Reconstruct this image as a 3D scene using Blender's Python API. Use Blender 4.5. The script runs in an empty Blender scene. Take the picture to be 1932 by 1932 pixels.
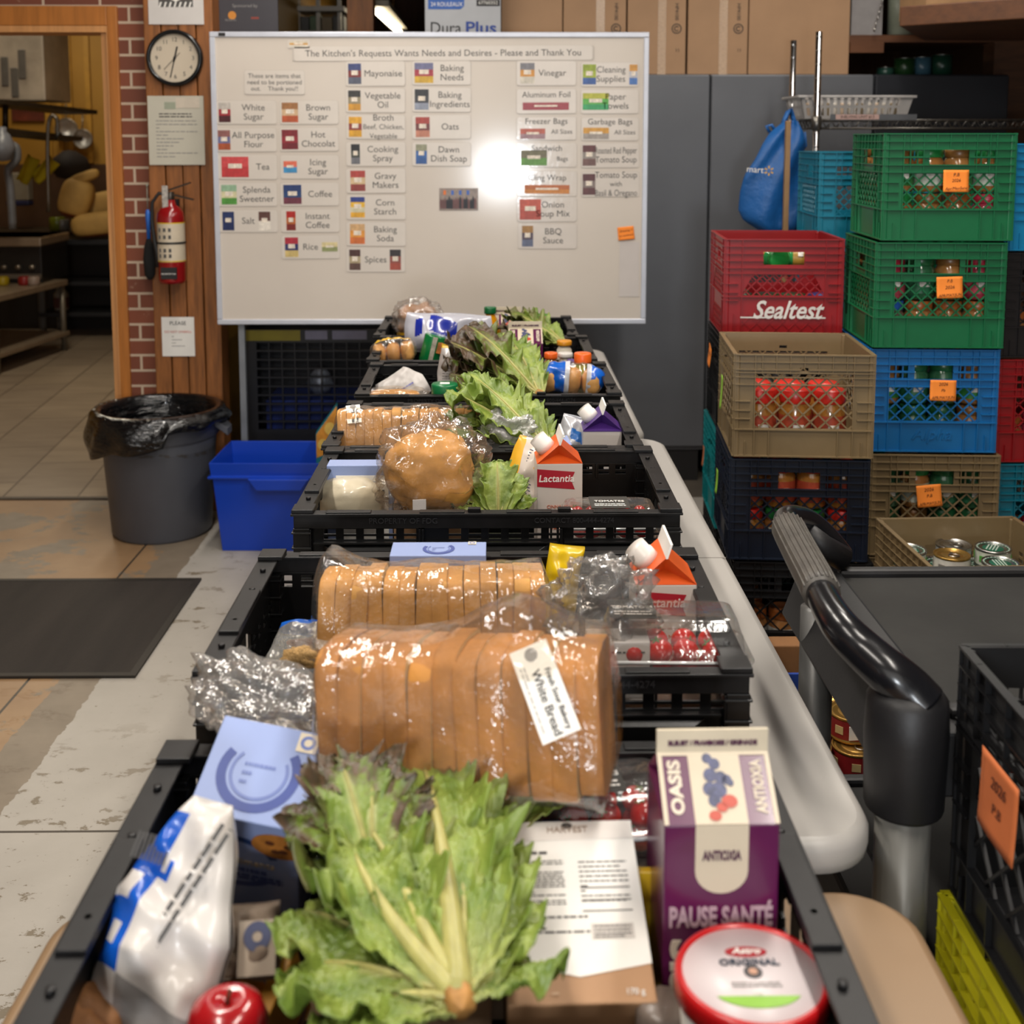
import bpy, math, random
from mathutils import Vector, Matrix, Euler, noise
random.seed(7)
PI = math.pi
SC = bpy.context.scene
COL = SC.collection
# ------------------------------------------------------------------ camera
CF, CX, CY, CH = 2250.0, 966.0, 525.0, 1.48
PIT, YAW = math.radians(6.57), math.radians(0.66)
cd = bpy.data.cameras.new('camera'); cam = bpy.data.objects.new('camera', cd); COL.objects.link(cam)
cam.location = (0, 0, CH); cam.rotation_euler = (PI/2-PIT, 0, -YAW)
cd.sensor_width = 36; cd.lens = CF/1932*36; cd.shift_y = -(966-CY)/1932
cd.clip_start = .02; cd.clip_end = 60
cd.dof.use_dof = True; cd.dof.focus_distance = 2.0; cd.dof.aperture_fstop = 6.3
SC.camera = cam
_F = Vector((math.sin(YAW)*math.cos(PIT), math.cos(YAW)*math.cos(PIT), -math.sin(PIT)))
_R = Vector((math.cos(YAW), -math.sin(YAW), 0)); _U = _R.cross(_F)
def ray(px, py): return _F + _R*((px-CX)/CF) + _U*((CY-py)/CF)
def ptD(px, py, D):
    d = ray(px, py); return Vector((0, 0, CH)) + d*(D/d.y)
def ptz(px, py, z):
    d = ray(px, py); return Vector((0, 0, CH)) + d*((z-CH)/d.z)
# ------------------------------------------------------------------ node helpers
def hexc(h):
    h = h.lstrip('#'); c = [int(h[i:i+2], 16)/255 for i in (0, 2, 4)]
    return tuple((x/12.92 if x <= .04045 else ((x+.055)/1.055)**2.4) for x in c)+(1,)
class NT:
    def __init__(s, name):
        s.m = bpy.data.materials.new(name); s.m.use_nodes = True
        s.t = s.m.node_tree; s.n = s.t.nodes; s.b = s.n['Principled BSDF']; s.out = s.n['Material Output']
        s.tc = s.n.new('ShaderNodeTexCoord')
    def L(s, a, b): s.t.links.new(a, b)
    def put(s, sock, v):
        if hasattr(v, 'is_linked') or hasattr(v, 'links'): s.L(v, sock)
        else: sock.default_value = v
    def math(s, op, a, b=0.0, c=None, clamp=False):
        n = s.n.new('ShaderNodeMath'); n.operation = op; n.use_clamp = clamp
        s.put(n.inputs[0], a); s.put(n.inputs[1], b)
        if c is not None: s.put(n.inputs[2], c)
        return n.outputs[0]
    def sep(s, which='Object'):
        n = s.n.new('ShaderNodeSeparateXYZ'); s.L(s.tc.outputs[which], n.inputs[0]); return n.outputs
    def noise(s, scale, detail=3, rough=.5, stretch=None, w='Object'):
        n = s.n.new('ShaderNodeTexNoise'); n.inputs['Scale'].default_value = scale
        n.inputs['Detail'].default_value = detail; n.inputs['Roughness'].default_value = rough
        v = s.tc.outputs[w]
        if stretch:
            mp = s.n.new('ShaderNodeMapping'); mp.inputs['Scale'].default_value = stretch; s.L(v, mp.inputs[0]); v = mp.outputs[0]
        s.L(v, n.inputs['Vector']); return n.outputs['Fac']
    def ramp(s, f, a, b, ca=(0,0,0,1), cb=(1,1,1,1)):
        n = s.n.new('ShaderNodeValToRGB'); e = n.color_ramp.elements
        e[0].position = a; e[1].position = b; e[0].color = ca; e[1].color = cb
        s.L(f, n.inputs[0]); return n.outputs[0]
    def mix(s, f, a, b, bt='MIX'):
        n = s.n.new('ShaderNodeMix'); n.data_type = 'RGBA'; n.blend_type = bt
        s.put(n.inputs[0], f); s.put(n.inputs[6], a); s.put(n.inputs[7], b); return n.outputs[2]
    def bump(s, h, st=.3, dist=.002):
        n = s.n.new('ShaderNodeBump'); n.inputs['Strength'].default_value = st; n.inputs['Distance'].default_value = dist
        s.L(h, n.inputs['Height']); s.L(n.outputs[0], s.b.inputs['Normal']); return n.outputs[0]
_MC = {}
def M(name, h='#808080', rough=.5, metal=0, var=.12, scale=14, bump=0, bscale=60, coat=0, emis=0, stretch=None, dist=.002, sss=0, spec=None):
    if name in _MC: return _MC[name]
    t = NT(name); c = hexc(h)
    if var:
        f = t.noise(scale, 4, .6, stretch)
        lo = tuple(x*(1-var) for x in c[:3])+(1,); hi = tuple(min(1, x*(1+var)+.004*var) for x in c[:3])+(1,)
        t.L(t.ramp(f, .3, .7, lo, hi), t.b.inputs['Base Color'])
    else: t.b.inputs['Base Color'].default_value = c
    t.b.inputs['Roughness'].default_value = rough; t.b.inputs['Metallic'].default_value = metal
    if spec is not None: t.b.inputs['Specular IOR Level'].default_value = spec
    if coat: t.b.inputs['Coat Weight'].default_value = coat; t.b.inputs['Coat Roughness'].default_value = .08
    if bump: t.bump(t.noise(bscale, 4, .6, stretch), bump, dist)
    if emis: t.b.inputs['Emission Color'].default_value = c; t.b.inputs['Emission Strength'].default_value = emis
    if sss: t.b.inputs['Subsurface Weight'].default_value = sss; t.b.inputs['Subsurface Radius'].default_value = (.01, .006, .003)
    _MC[name] = t.m; return t.m
def film(name, tint='#f4f2ee', base=.05, gain=.55, bscale=26, st=.9, stretch=(1, 1, 1), haze=.06):
    """thin clear plastic: see-through, with a wrinkled glossy skin"""
    if name in _MC: return _MC[name]
    t = NT(name); t.n.remove(t.b)
    tr = t.n.new('ShaderNodeBsdfTransparent'); tr.inputs[0].default_value = hexc(tint)
    gl = t.n.new('ShaderNodeBsdfGlossy'); gl.inputs['Roughness'].default_value = .13; gl.inputs[0].default_value = (1, 1, 1, 1)
    df = t.n.new('ShaderNodeBsdfDiffuse'); df.inputs[0].default_value = (.85, .84, .82, 1)
    n1 = t.noise(bscale, 5, .62, stretch); n2 = t.noise(bscale*.35, 3, .5, (stretch[1], stretch[0]*1.6, 1))
    h = t.math('ADD', t.math('ABSOLUTE', t.math('SUBTRACT', n1, .5)), t.math('MULTIPLY', t.math('ABSOLUTE', t.math('SUBTRACT', n2, .5)), 1.6))
    bp = t.n.new('ShaderNodeBump'); bp.inputs['Strength'].default_value = st; bp.inputs['Distance'].default_value = .012
    t.L(h, bp.inputs['Height'])
    for x in (gl, df): t.L(bp.outputs[0], x.inputs['Normal'])
    lw = t.n.new('ShaderNodeLayerWeight'); lw.inputs[0].default_value = .35; t.L(bp.outputs[0], lw.inputs['Normal'])
    fac = t.math('ADD', t.math('MULTIPLY', lw.outputs['Facing'], gain), base, clamp=True)
    m1 = t.n.new('ShaderNodeMixShader'); t.L(fac, m1.inputs[0]); t.L(tr.outputs[0], m1.inputs[1]); t.L(gl.outputs[0], m1.inputs[2])
    m2 = t.n.new('ShaderNodeMixShader'); m2.inputs[0].default_value = haze; t.L(m1.outputs[0], m2.inputs[1]); t.L(df.outputs[0], m2.inputs[2])
    t.L(m2.outputs[0], t.out.inputs['Surface']); _MC[name] = t.m; return t.m
def vcol(name, rough=.5, bump=.3, bscale=90, sss=0, var=.25):
    if name in _MC: return _MC[name]
    t = NT(name); a = t.n.new('ShaderNodeVertexColor'); a.layer_name = 'Col'
    f = t.noise(bscale*.5, 4, .6); t.L(t.mix(t.math('MULTIPLY', f, var), a.outputs[0], (.05, .09, .01, 1)), t.b.inputs['Base Color'])
    t.b.inputs['Roughness'].default_value = rough; t.bump(t.noise(bscale, 3), bump, .003)
    if sss: t.b.inputs['Subsurface Weight'].default_value = sss; t.b.inputs['Subsurface Radius'].default_value = (.004, .008, .002)
    _MC[name] = t.m; return t.m
# ------------------------------------------------------------------ objects
def tag(o, label=None, cat=None, group=None, kind=None):
    if label: o['label'] = label
    if cat: o['category'] = cat
    if group: o['group'] = group
    if kind: o['kind'] = kind
    return o
def thing(name, label, cat, loc=(0, 0, 0), rot=(0, 0, 0), group=None):
    o = bpy.data.objects.new(name, None); COL.objects.link(o); o.empty_display_size = .02
    o.location = loc; o.rotation_euler = rot if not isinstance(rot, (int, float)) else (0, 0, rot)
    return tag(o, label, cat, group)
def dup(root, loc=None, rot=None, label=None, group=None):
    r = root.copy(); COL.objects.link(r)
    if loc is not None: r.location = loc
    if rot is not None: r.rotation_euler = rot if not isinstance(rot, (int, float)) else (0, 0, rot)
    if label: r['label'] = label
    if group: r['group'] = group
    for ch in list(root.children):
        c = ch.copy(); COL.objects.link(c); c.parent = r
        for g in list(ch.children):
            d = g.copy(); COL.objects.link(d); d.parent = c
    return r
class G:
    def __init__(s): s.v = []; s.f = []; s.mi = []; s.c = []; s.cur = 0; s.sm = []
    def add(s, vs, fs, smooth=False, cols=None, mis=None):
        k = len(s.v); s.v += [tuple(v) for v in vs]; s.c += cols if cols else [(1, 1, 1, 1)]*len(vs)
        for i, f in enumerate(fs):
            s.f.append(tuple(a+k for a in f)); s.mi.append(mis[i] if mis else s.cur); s.sm.append(smooth)
        return s
    def box(s, c, d, R=None):
        c = Vector(c); h = [x/2 for x in d]; vs = []
        for z in (-1, 1):
            for y in (-1, 1):
                for x in (-1, 1):
                    p = Vector((x*h[0], y*h[1], z*h[2]))
                    if R: p = R @ p
                    vs.append(c+p)
        return s.add(vs, [(0, 2, 3, 1), (4, 5, 7, 6), (0, 1, 5, 4), (2, 6, 7, 3), (0, 4, 6, 2), (1, 3, 7, 5)])
    def b2(s, a, b): return s.box([(a[i]+b[i])/2 for i in range(3)], [abs(b[i]-a[i]) for i in range(3)])
    def bar(s, p, q, w, t, up=(0, 0, 1)):
        p = Vector(p); q = Vector(q); d = (q-p); L = d.length; d.normalize()
        u = Vector(up); x = d.cross(u)
        if x.length < 1e-4: x = d.cross(Vector((0, 1, 0)))
        x.normalize(); z = x.cross(d); R = Matrix((x, d, z)).transposed()
        return s.box((p+q)/2, (w, L, t), R)
    def tube(s, pts, r, n=10, caps=True, closed=False):
        pts = [Vector(p) for p in pts]; m = len(pts); rs = r if isinstance(r, (list, tuple)) else [r]*m
        vs = []; fs = []; pu = None
        for i, p in enumerate(pts):
            if closed: d = pts[(i+1) % m]-pts[i-1]
            else: d = pts[min(i+1, m-1)]-pts[max(i-1, 0)]
            d.normalize()
            if pu is None:
                pu = d.cross(Vector((0, 0, 1)))
                if pu.length < .05: pu = d.cross(Vector((1, 0, 0)))
            pu = (pu-d*pu.dot(d)).normalized(); w = d.cross(pu)
            for k in range(n):
                a = 2*PI*k/n; vs.append(p+(pu*math.cos(a)+w*math.sin(a))*rs[i])
        for i in range(m if closed else m-1):
            j = (i+1) % m
            for k in range(n): fs.append((i*n+k, i*n+(k+1) % n, j*n+(k+1) % n, j*n+k))
        if caps and not closed: fs += [tuple(range(n))[::-1], tuple((m-1)*n+k for k in range(n))]
        return s.add(vs, fs, True)
    def lathe(s, prof, n=28, c=(0, 0, 0), caps=True, fn=None):
        vs = []; fs = []; m = len(prof); c = Vector(c)
        for (r, z) in prof:
            for k in range(n):
                a = 2*PI*k/n; rr = r*(fn(a, z) if fn else 1)
                vs.append(c+Vector((rr*math.cos(a), rr*math.sin(a), z)))
        for i in range(m-1):
            for k in range(n): fs.append((i*n+k, i*n+(k+1) % n, (i+1)*n+(k+1) % n, (i+1)*n+k))
        if caps: fs += [tuple(range(n))[::-1], tuple((m-1)*n+k for k in range(n))]
        return s.add(vs, fs, True)
    def grid(s, fn, nu, nv, wrapv=False, colfn=None, mfn=None):
        vs = []; cs = []; fs = []; ms = []; N = nv if wrapv else nv+1
        for i in range(nu+1):
            for j in range(N):
                u, v = i/nu, j/nv; vs.append(fn(u, v)); cs.append(colfn(u, v) if colfn else (1, 1, 1, 1))
        for i in range(nu):
            for j in range(nv):
                j2 = (j+1) % N if wrapv else j+1
                fs.append((i*N+j, i*N+j2, (i+1)*N+j2, (i+1)*N+j)); ms.append(mfn((i+.5)/nu, (j+.5)/nv) if mfn else s.cur)
        return s.add(vs, fs, True, cs, ms)
    def poly(s, pts, t=(0, 0, 0)):
        """flat polygon with thickness vector t"""
        t = Vector(t); n = len(pts); a = [Vector(p) for p in pts]; vs = a+[p+t for p in a]
        fs = [tuple(range(n))[::-1], tuple(range(n, 2*n))]+[(i, (i+1) % n, n+(i+1) % n, n+i) for i in range(n)]
        return s.add(vs, fs)
    def build(s, name, mats, parent=None, bevel=0, smooth=None, loc=None, rot=None):
        me = bpy.data.meshes.new(name); me.from_pydata([tuple(v) for v in s.v], [], s.f)
        if not isinstance(mats, (list, tuple)): mats = [mats]
        for m in mats: me.materials.append(m)
        for p, mi, sm in zip(me.polygons, s.mi, s.sm): p.material_index = min(mi, len(mats)-1); p.use_smooth = sm if smooth is None else smooth
        if any(c != (1, 1, 1, 1) for c in s.c[:200]):
            ca = me.color_attributes.new('Col', 'FLOAT_COLOR', 'POINT')
            for i, c in enumerate(s.c): ca.data[i].color = c
        me.update(); o = bpy.data.objects.new(name, me); COL.objects.link(o)
        if parent: o.parent = parent
        if loc is not None: o.location = loc
        if rot is not None: o.rotation_euler = rot
        if bevel:
            b = o.modifiers.new('bevel', 'BEVEL'); b.width = bevel; b.segments = 2; b.limit_method = 'ANGLE'; b.angle_limit = .9
        return o
def frame(o, x, y):
    """matrix for a flat surface: origin o, right x, up y"""
    x = Vector(x).normalized(); y = Vector(y); n = x.cross(y).normalized(); y = n.cross(x)
    m = Matrix((x, y, n)).transposed().to_4x4(); m.translation = Vector(o); return m
def text(st, size, mat, mx, parent=None, name='printed_text', al='CENTER', ex=.0004, maxw=None, shear=0, bold=0, sp=1, wx=None):
    """mx: surface frame (local to the parent); text centre at its origin"""
    cu = bpy.data.curves.new('t', 'FONT'); cu.body = st; cu.size = size; cu.align_x = al; cu.align_y = 'CENTER'
    cu.extrude = ex; cu.shear = shear; cu.offset = bold; cu.resolution_u = 3; cu.space_line = sp
    ob = bpy.data.objects.new('t', cu); COL.objects.link(ob); bpy.context.view_layer.update()
    dg = bpy.context.evaluated_depsgraph_get(); me = bpy.data.meshes.new_from_object(ob.evaluated_get(dg)); me.name = name
    bpy.data.objects.remove(ob); bpy.data.curves.remove(cu)
    sx = 1
    xs = [v.co.x for v in me.vertices] or [0]
    w = max(xs)-min(xs)
    if wx: sx = wx/max(w, 1e-6)
    elif maxw and w > maxw: sx = maxw/w
    me.transform(mx @ Matrix.Diagonal((sx, 1, 1, 1))); me.materials.clear(); me.materials.append(mat)
    o = bpy.data.objects.new(name, me); COL.objects.link(o)
    if parent: o.parent = parent
    return o
def decal(name, pts, mat, mx, parent, lift=.0005, th=.0004):
    g = G(); g.poly([(p[0], p[1], lift) for p in pts], (0, 0, th)); g.v = [tuple(mx @ Vector(v)) for v in g.v]
    return g.build(name, mat, parent)
def rect(x, y, w, h): return [(x-w/2, y-h/2), (x+w/2, y-h/2), (x+w/2, y+h/2), (x-w/2, y+h/2)]
def disc(x, y, r, ry=None, n=28): return [(x+r*math.cos(2*PI*k/n), y+(ry or r)*math.sin(2*PI*k/n)) for k in range(n)]
def arc(x, y, r0, r1, a0, a1, n=26):
    A = [math.radians(a0+(a1-a0)*k/n) for k in range(n+1)]
    return [(x+r1*math.cos(a), y+r1*math.sin(a)) for a in A]+[(x+r0*math.cos(a), y+r0*math.sin(a)) for a in A[::-1]]
def arcstrip(name, x, y, r0, r1, a0, a1, mat, mx, parent, lift=.0006):
    g = G(); n = 26; vs = []
    for k in range(n+1):
        a = math.radians(a0+(a1-a0)*k/n)
        for r in (r0, r1): vs.append(mx @ Vector((x+r*math.cos(a), y+r*math.sin(a), lift)))
    g.add(vs, [(2*k, 2*k+1, 2*k+3, 2*k+2) for k in range(n)]); return g.build(name, mat, parent)
def lines(name, x0, x1, ys, h, mat, mx, parent, seed=0, lift=.0005):
    """rows of tiny unreadable print: broken dashes of word length"""
    r = random.Random(seed); g = G()
    for y in ys:
        x = x0
        while x < x1:
            w = min(r.uniform(.05, .16)*(x1-x0), x1-x)
            g.add([mx @ Vector(p) for p in ((x, y-h/2, lift), (x+w, y-h/2, lift), (x+w, y+h/2, lift), (x, y+h/2, lift))], [(0, 1, 2, 3)])
            x += w+r.uniform(.012, .03)*(x1-x0)
            if r.random() < .08: break
    return g.build(name, mat, parent)
def gpanel(g, mp, w, h, th, holes, ell=()):
    """a plate w x h with rectangular / elliptic holes; mp(s,t,n) places it"""
    xs = {0, w}; ys = {0, h}
    for a, b, c, d in holes: xs |= {a, c}; ys |= {b, d}
    for cx, cy, rx, ry in ell:
        for k in range(11): xs.add(cx-rx+2*rx*k/10); ys.add(cy-ry+2*ry*k/10)
    xs = sorted(x for x in xs if -1e-9 <= x <= w+1e-9); ys = sorted(y for y in ys if -1e-9 <= y <= h+1e-9)
    nx, ny = len(xs)-1, len(ys)-1
    def sol(i, j):
        if i < 0 or j < 0 or i >= nx or j >= ny: return False
        x, y = (xs[i]+xs[i+1])/2, (ys[j]+ys[j+1])/2
        for a, b, c, d in holes:
            if a < x < c and b < y < d: return False
        for cx, cy, rx, ry in ell:
            if ((x-cx)/rx)**2+((y-cy)/ry)**2 < 1: return False
        return True
    vs = []; idx = {}; fs = []
    def V(i, j, k):
        if (i, j, k) not in idx: idx[(i, j, k)] = len(vs); vs.append(mp(xs[i], ys[j], k*th))
        return idx[(i, j, k)]
    for i in range(nx):
        for j in range(ny):
            if not sol(i, j): continue
            fs.append((V(i, j, 1), V(i+1, j, 1), V(i+1, j+1, 1), V(i, j+1, 1)))
            fs.append((V(i, j, 0), V(i, j+1, 0), V(i+1, j+1, 0), V(i+1, j, 0)))
            if not sol(i-1, j): fs.append((V(i, j, 0), V(i, j, 1), V(i, j+1, 1), V(i, j+1, 0)))
            if not sol(i+1, j): fs.append((V(i+1, j, 0), V(i+1, j+1, 0), V(i+1, j+1, 1), V(i+1, j, 1)))
            if not sol(i, j-1): fs.append((V(i, j, 0), V(i+1, j, 0), V(i+1, j, 1), V(i, j, 1)))
            if not sol(i, j+1): fs.append((V(i, j+1, 0), V(i, j+1, 1), V(i+1, j+1, 1), V(i+1, j+1, 0)))
    return g.add(vs, fs)
def struct(name, g, mat, label=None, bevel=0):
    o = g.build(name, mat, bevel=bevel); o['kind'] = 'structure'
    if label: o['label'] = label
    return o
def ordn(i): return ['first', 'second', 'third', 'fourth', 'fifth', 'sixth', 'seventh', 'eighth', 'ninth', 'tenth', 'eleventh', 'twelfth'][i]
BLK = M('black_ink', '#1d1b1c', .6, var=.0); WHT = M('white_paper', '#e9e6e0', .6, var=.04)
INK = M('grey_ink', '#4b4948', .6, var=0); LINK = M('pale_grey_ink', '#8d8a88', .7, var=0)
WOOD = M('wood_stained', '#8a5426', .55, var=.35, scale=7, stretch=(9, 9, .8), bump=.3, bscale=10)
WOODL = M('wood_pine', '#c08a50', .5, var=.18, scale=6, stretch=(10, 10, .7))
WOODD = M('wood_dark', '#4a2c16', .7, var=.3, scale=6, stretch=(1, 8, 8))
STEEL = M('steel', '#b8b6b2', .3, 1, var=.08); CHROME = M('chrome', '#c9c9cb', .18, 1, var=0)
ORN = M('orange_note', '#f58a2e', .75, var=.04)
# ================================================================== setting
def floor_mat():
    t = NT('painted_concrete'); o = t.sep()
    wob = t.math('MULTIPLY', t.math('SUBTRACT', t.noise(9, 5, .7), .5), .05)
    x = t.math('ADD', o[0], wob); y = o[1]
    tan = t.ramp(t.noise(5, 4, .6), .35, .7, hexc('#8f7152'), hexc('#9b7d5c'))
    grey = t.ramp(t.noise(8, 5, .6), .3, .7, hexc('#75695a'), hexc('#857868'))
    white = t.ramp(t.noise(3, 5, .6), .3, .7, hexc('#a39d94'), hexc('#b0aaa1'))
    wear = t.ramp(t.noise(3.2, 8, .68), .52, .545)
    c = t.mix(wear, tan, grey)
    c = t.mix(t.math('GREATER_THAN', x, -1.215), c, grey)
    chip = t.math('MULTIPLY', t.ramp(t.noise(9, 9, .72, (1, 1.6, 1)), .575, .59), t.ramp(t.noise(1.6, 2), .38, .52))
    speck = t.ramp(t.noise(60, 4, .7), .665, .69)
    w2 = t.mix(t.math('MAXIMUM', chip, speck), white, hexc('#7b705f'))
    c = t.mix(t.math('GREATER_THAN', x, -1.10), c, w2)
    def line(s, at, w): return t.math('LESS_THAN', t.math('ABSOLUTE', t.math('SUBTRACT', s, at)), w)
    j = t.math('MAXIMUM', line(y, 2.43, .004), t.math('MAXIMUM', line(o[0], -1.30, .004), line(y, 5.2, .005)))
    c = t.mix(j, c, hexc('#3a322a')); t.L(c, t.b.inputs['Base Color'])
    t.b.inputs['Roughness'].default_value = .45; t.bump(t.math('SUBTRACT', t.noise(40, 5), t.math('MULTIPLY', chip, .6)), .25, .002); return t.m
def tile_mat():
    t = NT('floor_tile'); mp = t.n.new('ShaderNodeMapping'); mp.inputs['Rotation'].default_value = (0, 0, math.radians(84)); t.L(t.tc.outputs['Object'], mp.inputs[0])
    b = t.n.new('ShaderNodeTexBrick'); b.inputs['Scale'].default_value = 1; b.offset = .5
    b.inputs['Brick Width'].default_value = .62; b.inputs['Row Height'].default_value = .31; b.inputs['Mortar Size'].default_value = .004
    b.inputs['Color1'].default_value = hexc('#9b8c79'); b.inputs['Color2'].default_value = hexc('#8e8070'); b.inputs['Mortar'].default_value = hexc('#5c5145')
    t.L(mp.outputs[0], b.inputs[0]); f = t.ramp(t.noise(2.5, 6, .6, (1, 4, 1)), .3, .7, (.8, .78, .76, 1), (1.1, 1.1, 1.08, 1))
    t.L(t.mix(1.0, b.outputs[0], f, 'MULTIPLY'), t.b.inputs['Base Color']); t.b.inputs['Roughness'].default_value = .35; return t.m
def brick_mat():
    t = NT('painted_brick'); mp = t.n.new('ShaderNodeMapping'); mp.inputs['Rotation'].default_value = (-PI/2, 0, 0); mp.inputs['Location'].default_value = (.115, 0, .0)
    t.L(t.tc.outputs['Object'], mp.inputs[0]); b = t.n.new('ShaderNodeTexBrick'); b.inputs['Scale'].default_value = 1
    b.inputs['Brick Width'].default_value = .22; b.inputs['Row Height'].default_value = .0625; b.inputs['Mortar Size'].default_value = .005; b.inputs['Mortar Smooth'].default_value = .05
    b.inputs['Color1'].default_value = hexc('#84472f'); b.inputs['Color2'].default_value = hexc('#6f3d2b'); b.inputs['Mortar'].default_value = hexc('#c0ab94')
    t.L(mp.outputs[0], b.inputs[0])
    sc = t.ramp(t.noise(26, 7, .7), .66, .7); t.L(t.mix(t.math('MULTIPLY', sc, .5), b.outputs[0], hexc('#b79a83')), t.b.inputs['Base Color'])
    t.b.inputs['Roughness'].default_value = .7; t.bump(t.noise(50, 4), .3); return t.m
WD = 4.74
struct('floor_1', G().b2((-5, -2, -.1), (3.4, WD+.1, 0)), floor_mat(), 'worn concrete floor painted white, grey and tan')
struct('floor_2', G().b2((-5, WD+.1, -.1), (-1.13, 10, 0.004)), tile_mat(), 'beige tiled floor of the kitchen')
struct('floor_3', G().b2((-1.13, WD+.1, -.1), (3.4, 10, 0)), M('storage_floor', '#5d554b', .6))
struct('trim_1', G().b2((-3.2, WD+.09, 0), (-1.45, WD+.115, .008)), M('threshold', '#4a4035', .5))
struct('ceiling', G().b2((-5, -2, 3.0), (3.4, 10, 3.1)), M('ceiling_paint', '#6b5c4c', .8))
# brick wall with door opening
bm = brick_mat()
pl = ptD(279, 300, 4.68).x; dl = ptD(222, 300, WD).x; dtop = ptD(120, 12, WD).z
struct('wall_left', G().b2((dl, WD, 0), (pl+.03, WD+.1, 3.0)).b2((-3.4, WD, dtop), (dl, WD+.1, 3.0)), bm, 'dark red painted brick wall with white drawn mortar lines around the doorway')
struct('wall_outer', G().b2((-5, WD, 0), (-3.4, WD+.1, 3.0)), bm)
# door frame
xo, xi = ptD(233, 300, WD).x, ptD(214, 300, WD).x
g = G(); g.b2((xi, WD-.02, 0), (xo, WD, dtop+.0)); g.b2((-3.3, WD-.02, dtop-.075), (xi, WD, dtop+.0))
o = struct('door_1', g, M('door_casing_wood', '#b06d2e', .4, var=.2, scale=5, stretch=(8, 8, .6)), 'orange pine frame of the open kitchen doorway', .003)
g = G(); g.b2((xi-.004, WD-.018, 0), (xi, WD+.02, dtop-.075)); g.b2((xi-.03, WD+.0, 0), (xi, WD+.14, dtop-.075)); g.b2((-3.3, WD-.018, dtop-.1), (xi-.0045, WD+.14, dtop-.0755))
j = g.build('door_jamb', M('jamb_wood', '#c98f58', .45, var=.15, scale=5, stretch=(8, 8, .6)), o)
# plank pillar
pl, pr = ptD(279, 300, 4.68).x, ptD(409, 300, 4.68).x
g = G(); n = 4; w = (pr-pl)/n
for i in range(n): g.b2((pl+i*w+.002, 4.675+.004*(i % 2), 0), (pl+(i+1)*w-.002, 4.80, 2.99))
struct('wall_pillar', g, WOOD, 'brown stained timber pillar of vertical planks', .004)
# kitchen walls
KW = 9.9
ky = M('yellow_paint', '#9a7020', .6, var=.08, scale=2); kb = M('brown_tile', '#4c3524', .4, var=.15, scale=6)
struct('wall_kitchen_back', G().b2((-5.2, KW, 1.29), (-1.15, KW+.1, 3.0)), ky, 'mustard yellow upper wall of the kitchen')
struct('wall_kitchen_tile', G().b2((-5.2, KW-.01, 0), (-1.15, KW+.1, 1.29)), kb, 'brown tiled lower wall of the kitchen')
struct('wall_kitchen_left', G().b2((-5.1, WD, 0), (-5, KW, 3.0)), ky)
struct('wall_kitchen_right', G().b2((-1.15, WD+.1, 0), (-1.13, KW, 3.0)), ky)
struct('wall_back', G().b2((-1.13, KW, 0), (3.4, KW+.1, 3.0)), M('brown_board', '#4a3020', .8, var=.3, scale=3, stretch=(4, 1, .4)))
struct('wall_right', G().b2((3.3, -2, 0), (3.4, 10, 3.0)), M('brown_board_right', '#453022', .8, var=.25, scale=3))
struct('wall_left_side', G().b2((-5.1, -2, 0), (-5, WD, 3.0)), M('cream_wall', '#b7a88e', .8))
# battens on the yellow wall
g = G()
for px in (86, 108, 128, 163): a = ptD(px, 100, KW-.02).x; g.b2((a-.02, KW-.025, 1.3), (a+.02, KW-.001, 2.9))
struct('trim_2', g, M('yellow_batten', '#a87c28', .5))
# ================================================================== tables
def table(label, cx, x0, x1, d0, d1, top, col, group, rot=0, rr=.07):
    t = thing('folding_table', label, 'table', ((x0+x1)/2, (d0+d1)/2, 0), rot, group)
    hx, hy = (x1-x0)/2, (d1-d0)/2; g = G(); th = .042
    def loop(ins, z):
        out = []
        for sx, sy, a0 in ((1, 1, 0), (-1, 1, 90), (-1, -1, 180), (1, -1, 270)):
            for k in range(9):
                a = math.radians(a0+90*k/8); out.append((sx*(hx-rr)+(rr-ins)*math.cos(a), sy*(hy-rr)+(rr-ins)*math.sin(a), z))
        return out
    L = [loop(.012, top-th), loop(.002, top-th+.006), loop(0, top-th+.016), loop(0, top-.012), loop(.004, top-.004), loop(.013, top)]
    n = 36; vs = sum(L, []); fs = [tuple(range(n))[::-1], tuple(5*n+k for k in range(n))]
    for i in range(5):
        for k in range(n): fs.append((i*n+k, i*n+(k+1) % n, (i+1)*n+(k+1) % n, (i+1)*n+k))
    g.add(vs, fs, True); o = g.build('tabletop', col, t); 
    for p in o.data.polygons:
        if len(p.vertices) > 4: p.use_smooth = False
    for sy in (-1, 1):
        lg = G(); y = sy*(hy-.28)
        lg.tube([(-hx+.1, y, .0), (-hx+.1, y, top-th)], .014); lg.tube([(hx-.1, y, 0), (hx-.1, y, top-th)], .014); lg.tube([(-hx+.1, y, .2), (hx-.1, y, .2)], .01)
        lg.build('leg_frame', M('leg_grey', '#6c6d70', .4, .6), t)
    return t
PW = M('table_plastic_grey', '#a19d98', .42, var=.05, scale=3, bump=.12, bscale=220, dist=.0006)
PB = M('table_plastic_beige', '#8c7256', .45, var=.05, scale=3, bump=.12, bscale=220, dist=.0006)
xr1 = ptz(1672, 1590, .74).x
D1 = ptz(1500, 1592, .74).y
t1 = table('long off-white folding table, the middle one, with a joint across its middle', 0, xr1-.76, xr1, D1, D1+1.745, .74, PW, 'folding tables in a row')
g = G(); g.b2((-.375, -.0015, .7395), (.375, .0015, .7403)); g.build('fold_line', M('seam_grey', '#77736d', .6), t1)
table('beige folding table nearest the viewer, slightly lower than the next', 0, -.45, .425, -.6, D1+.0-.01, .698, PB, 'folding tables in a row', 0, .075)
xr2 = ptz(1235, 850, .74).x
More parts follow.
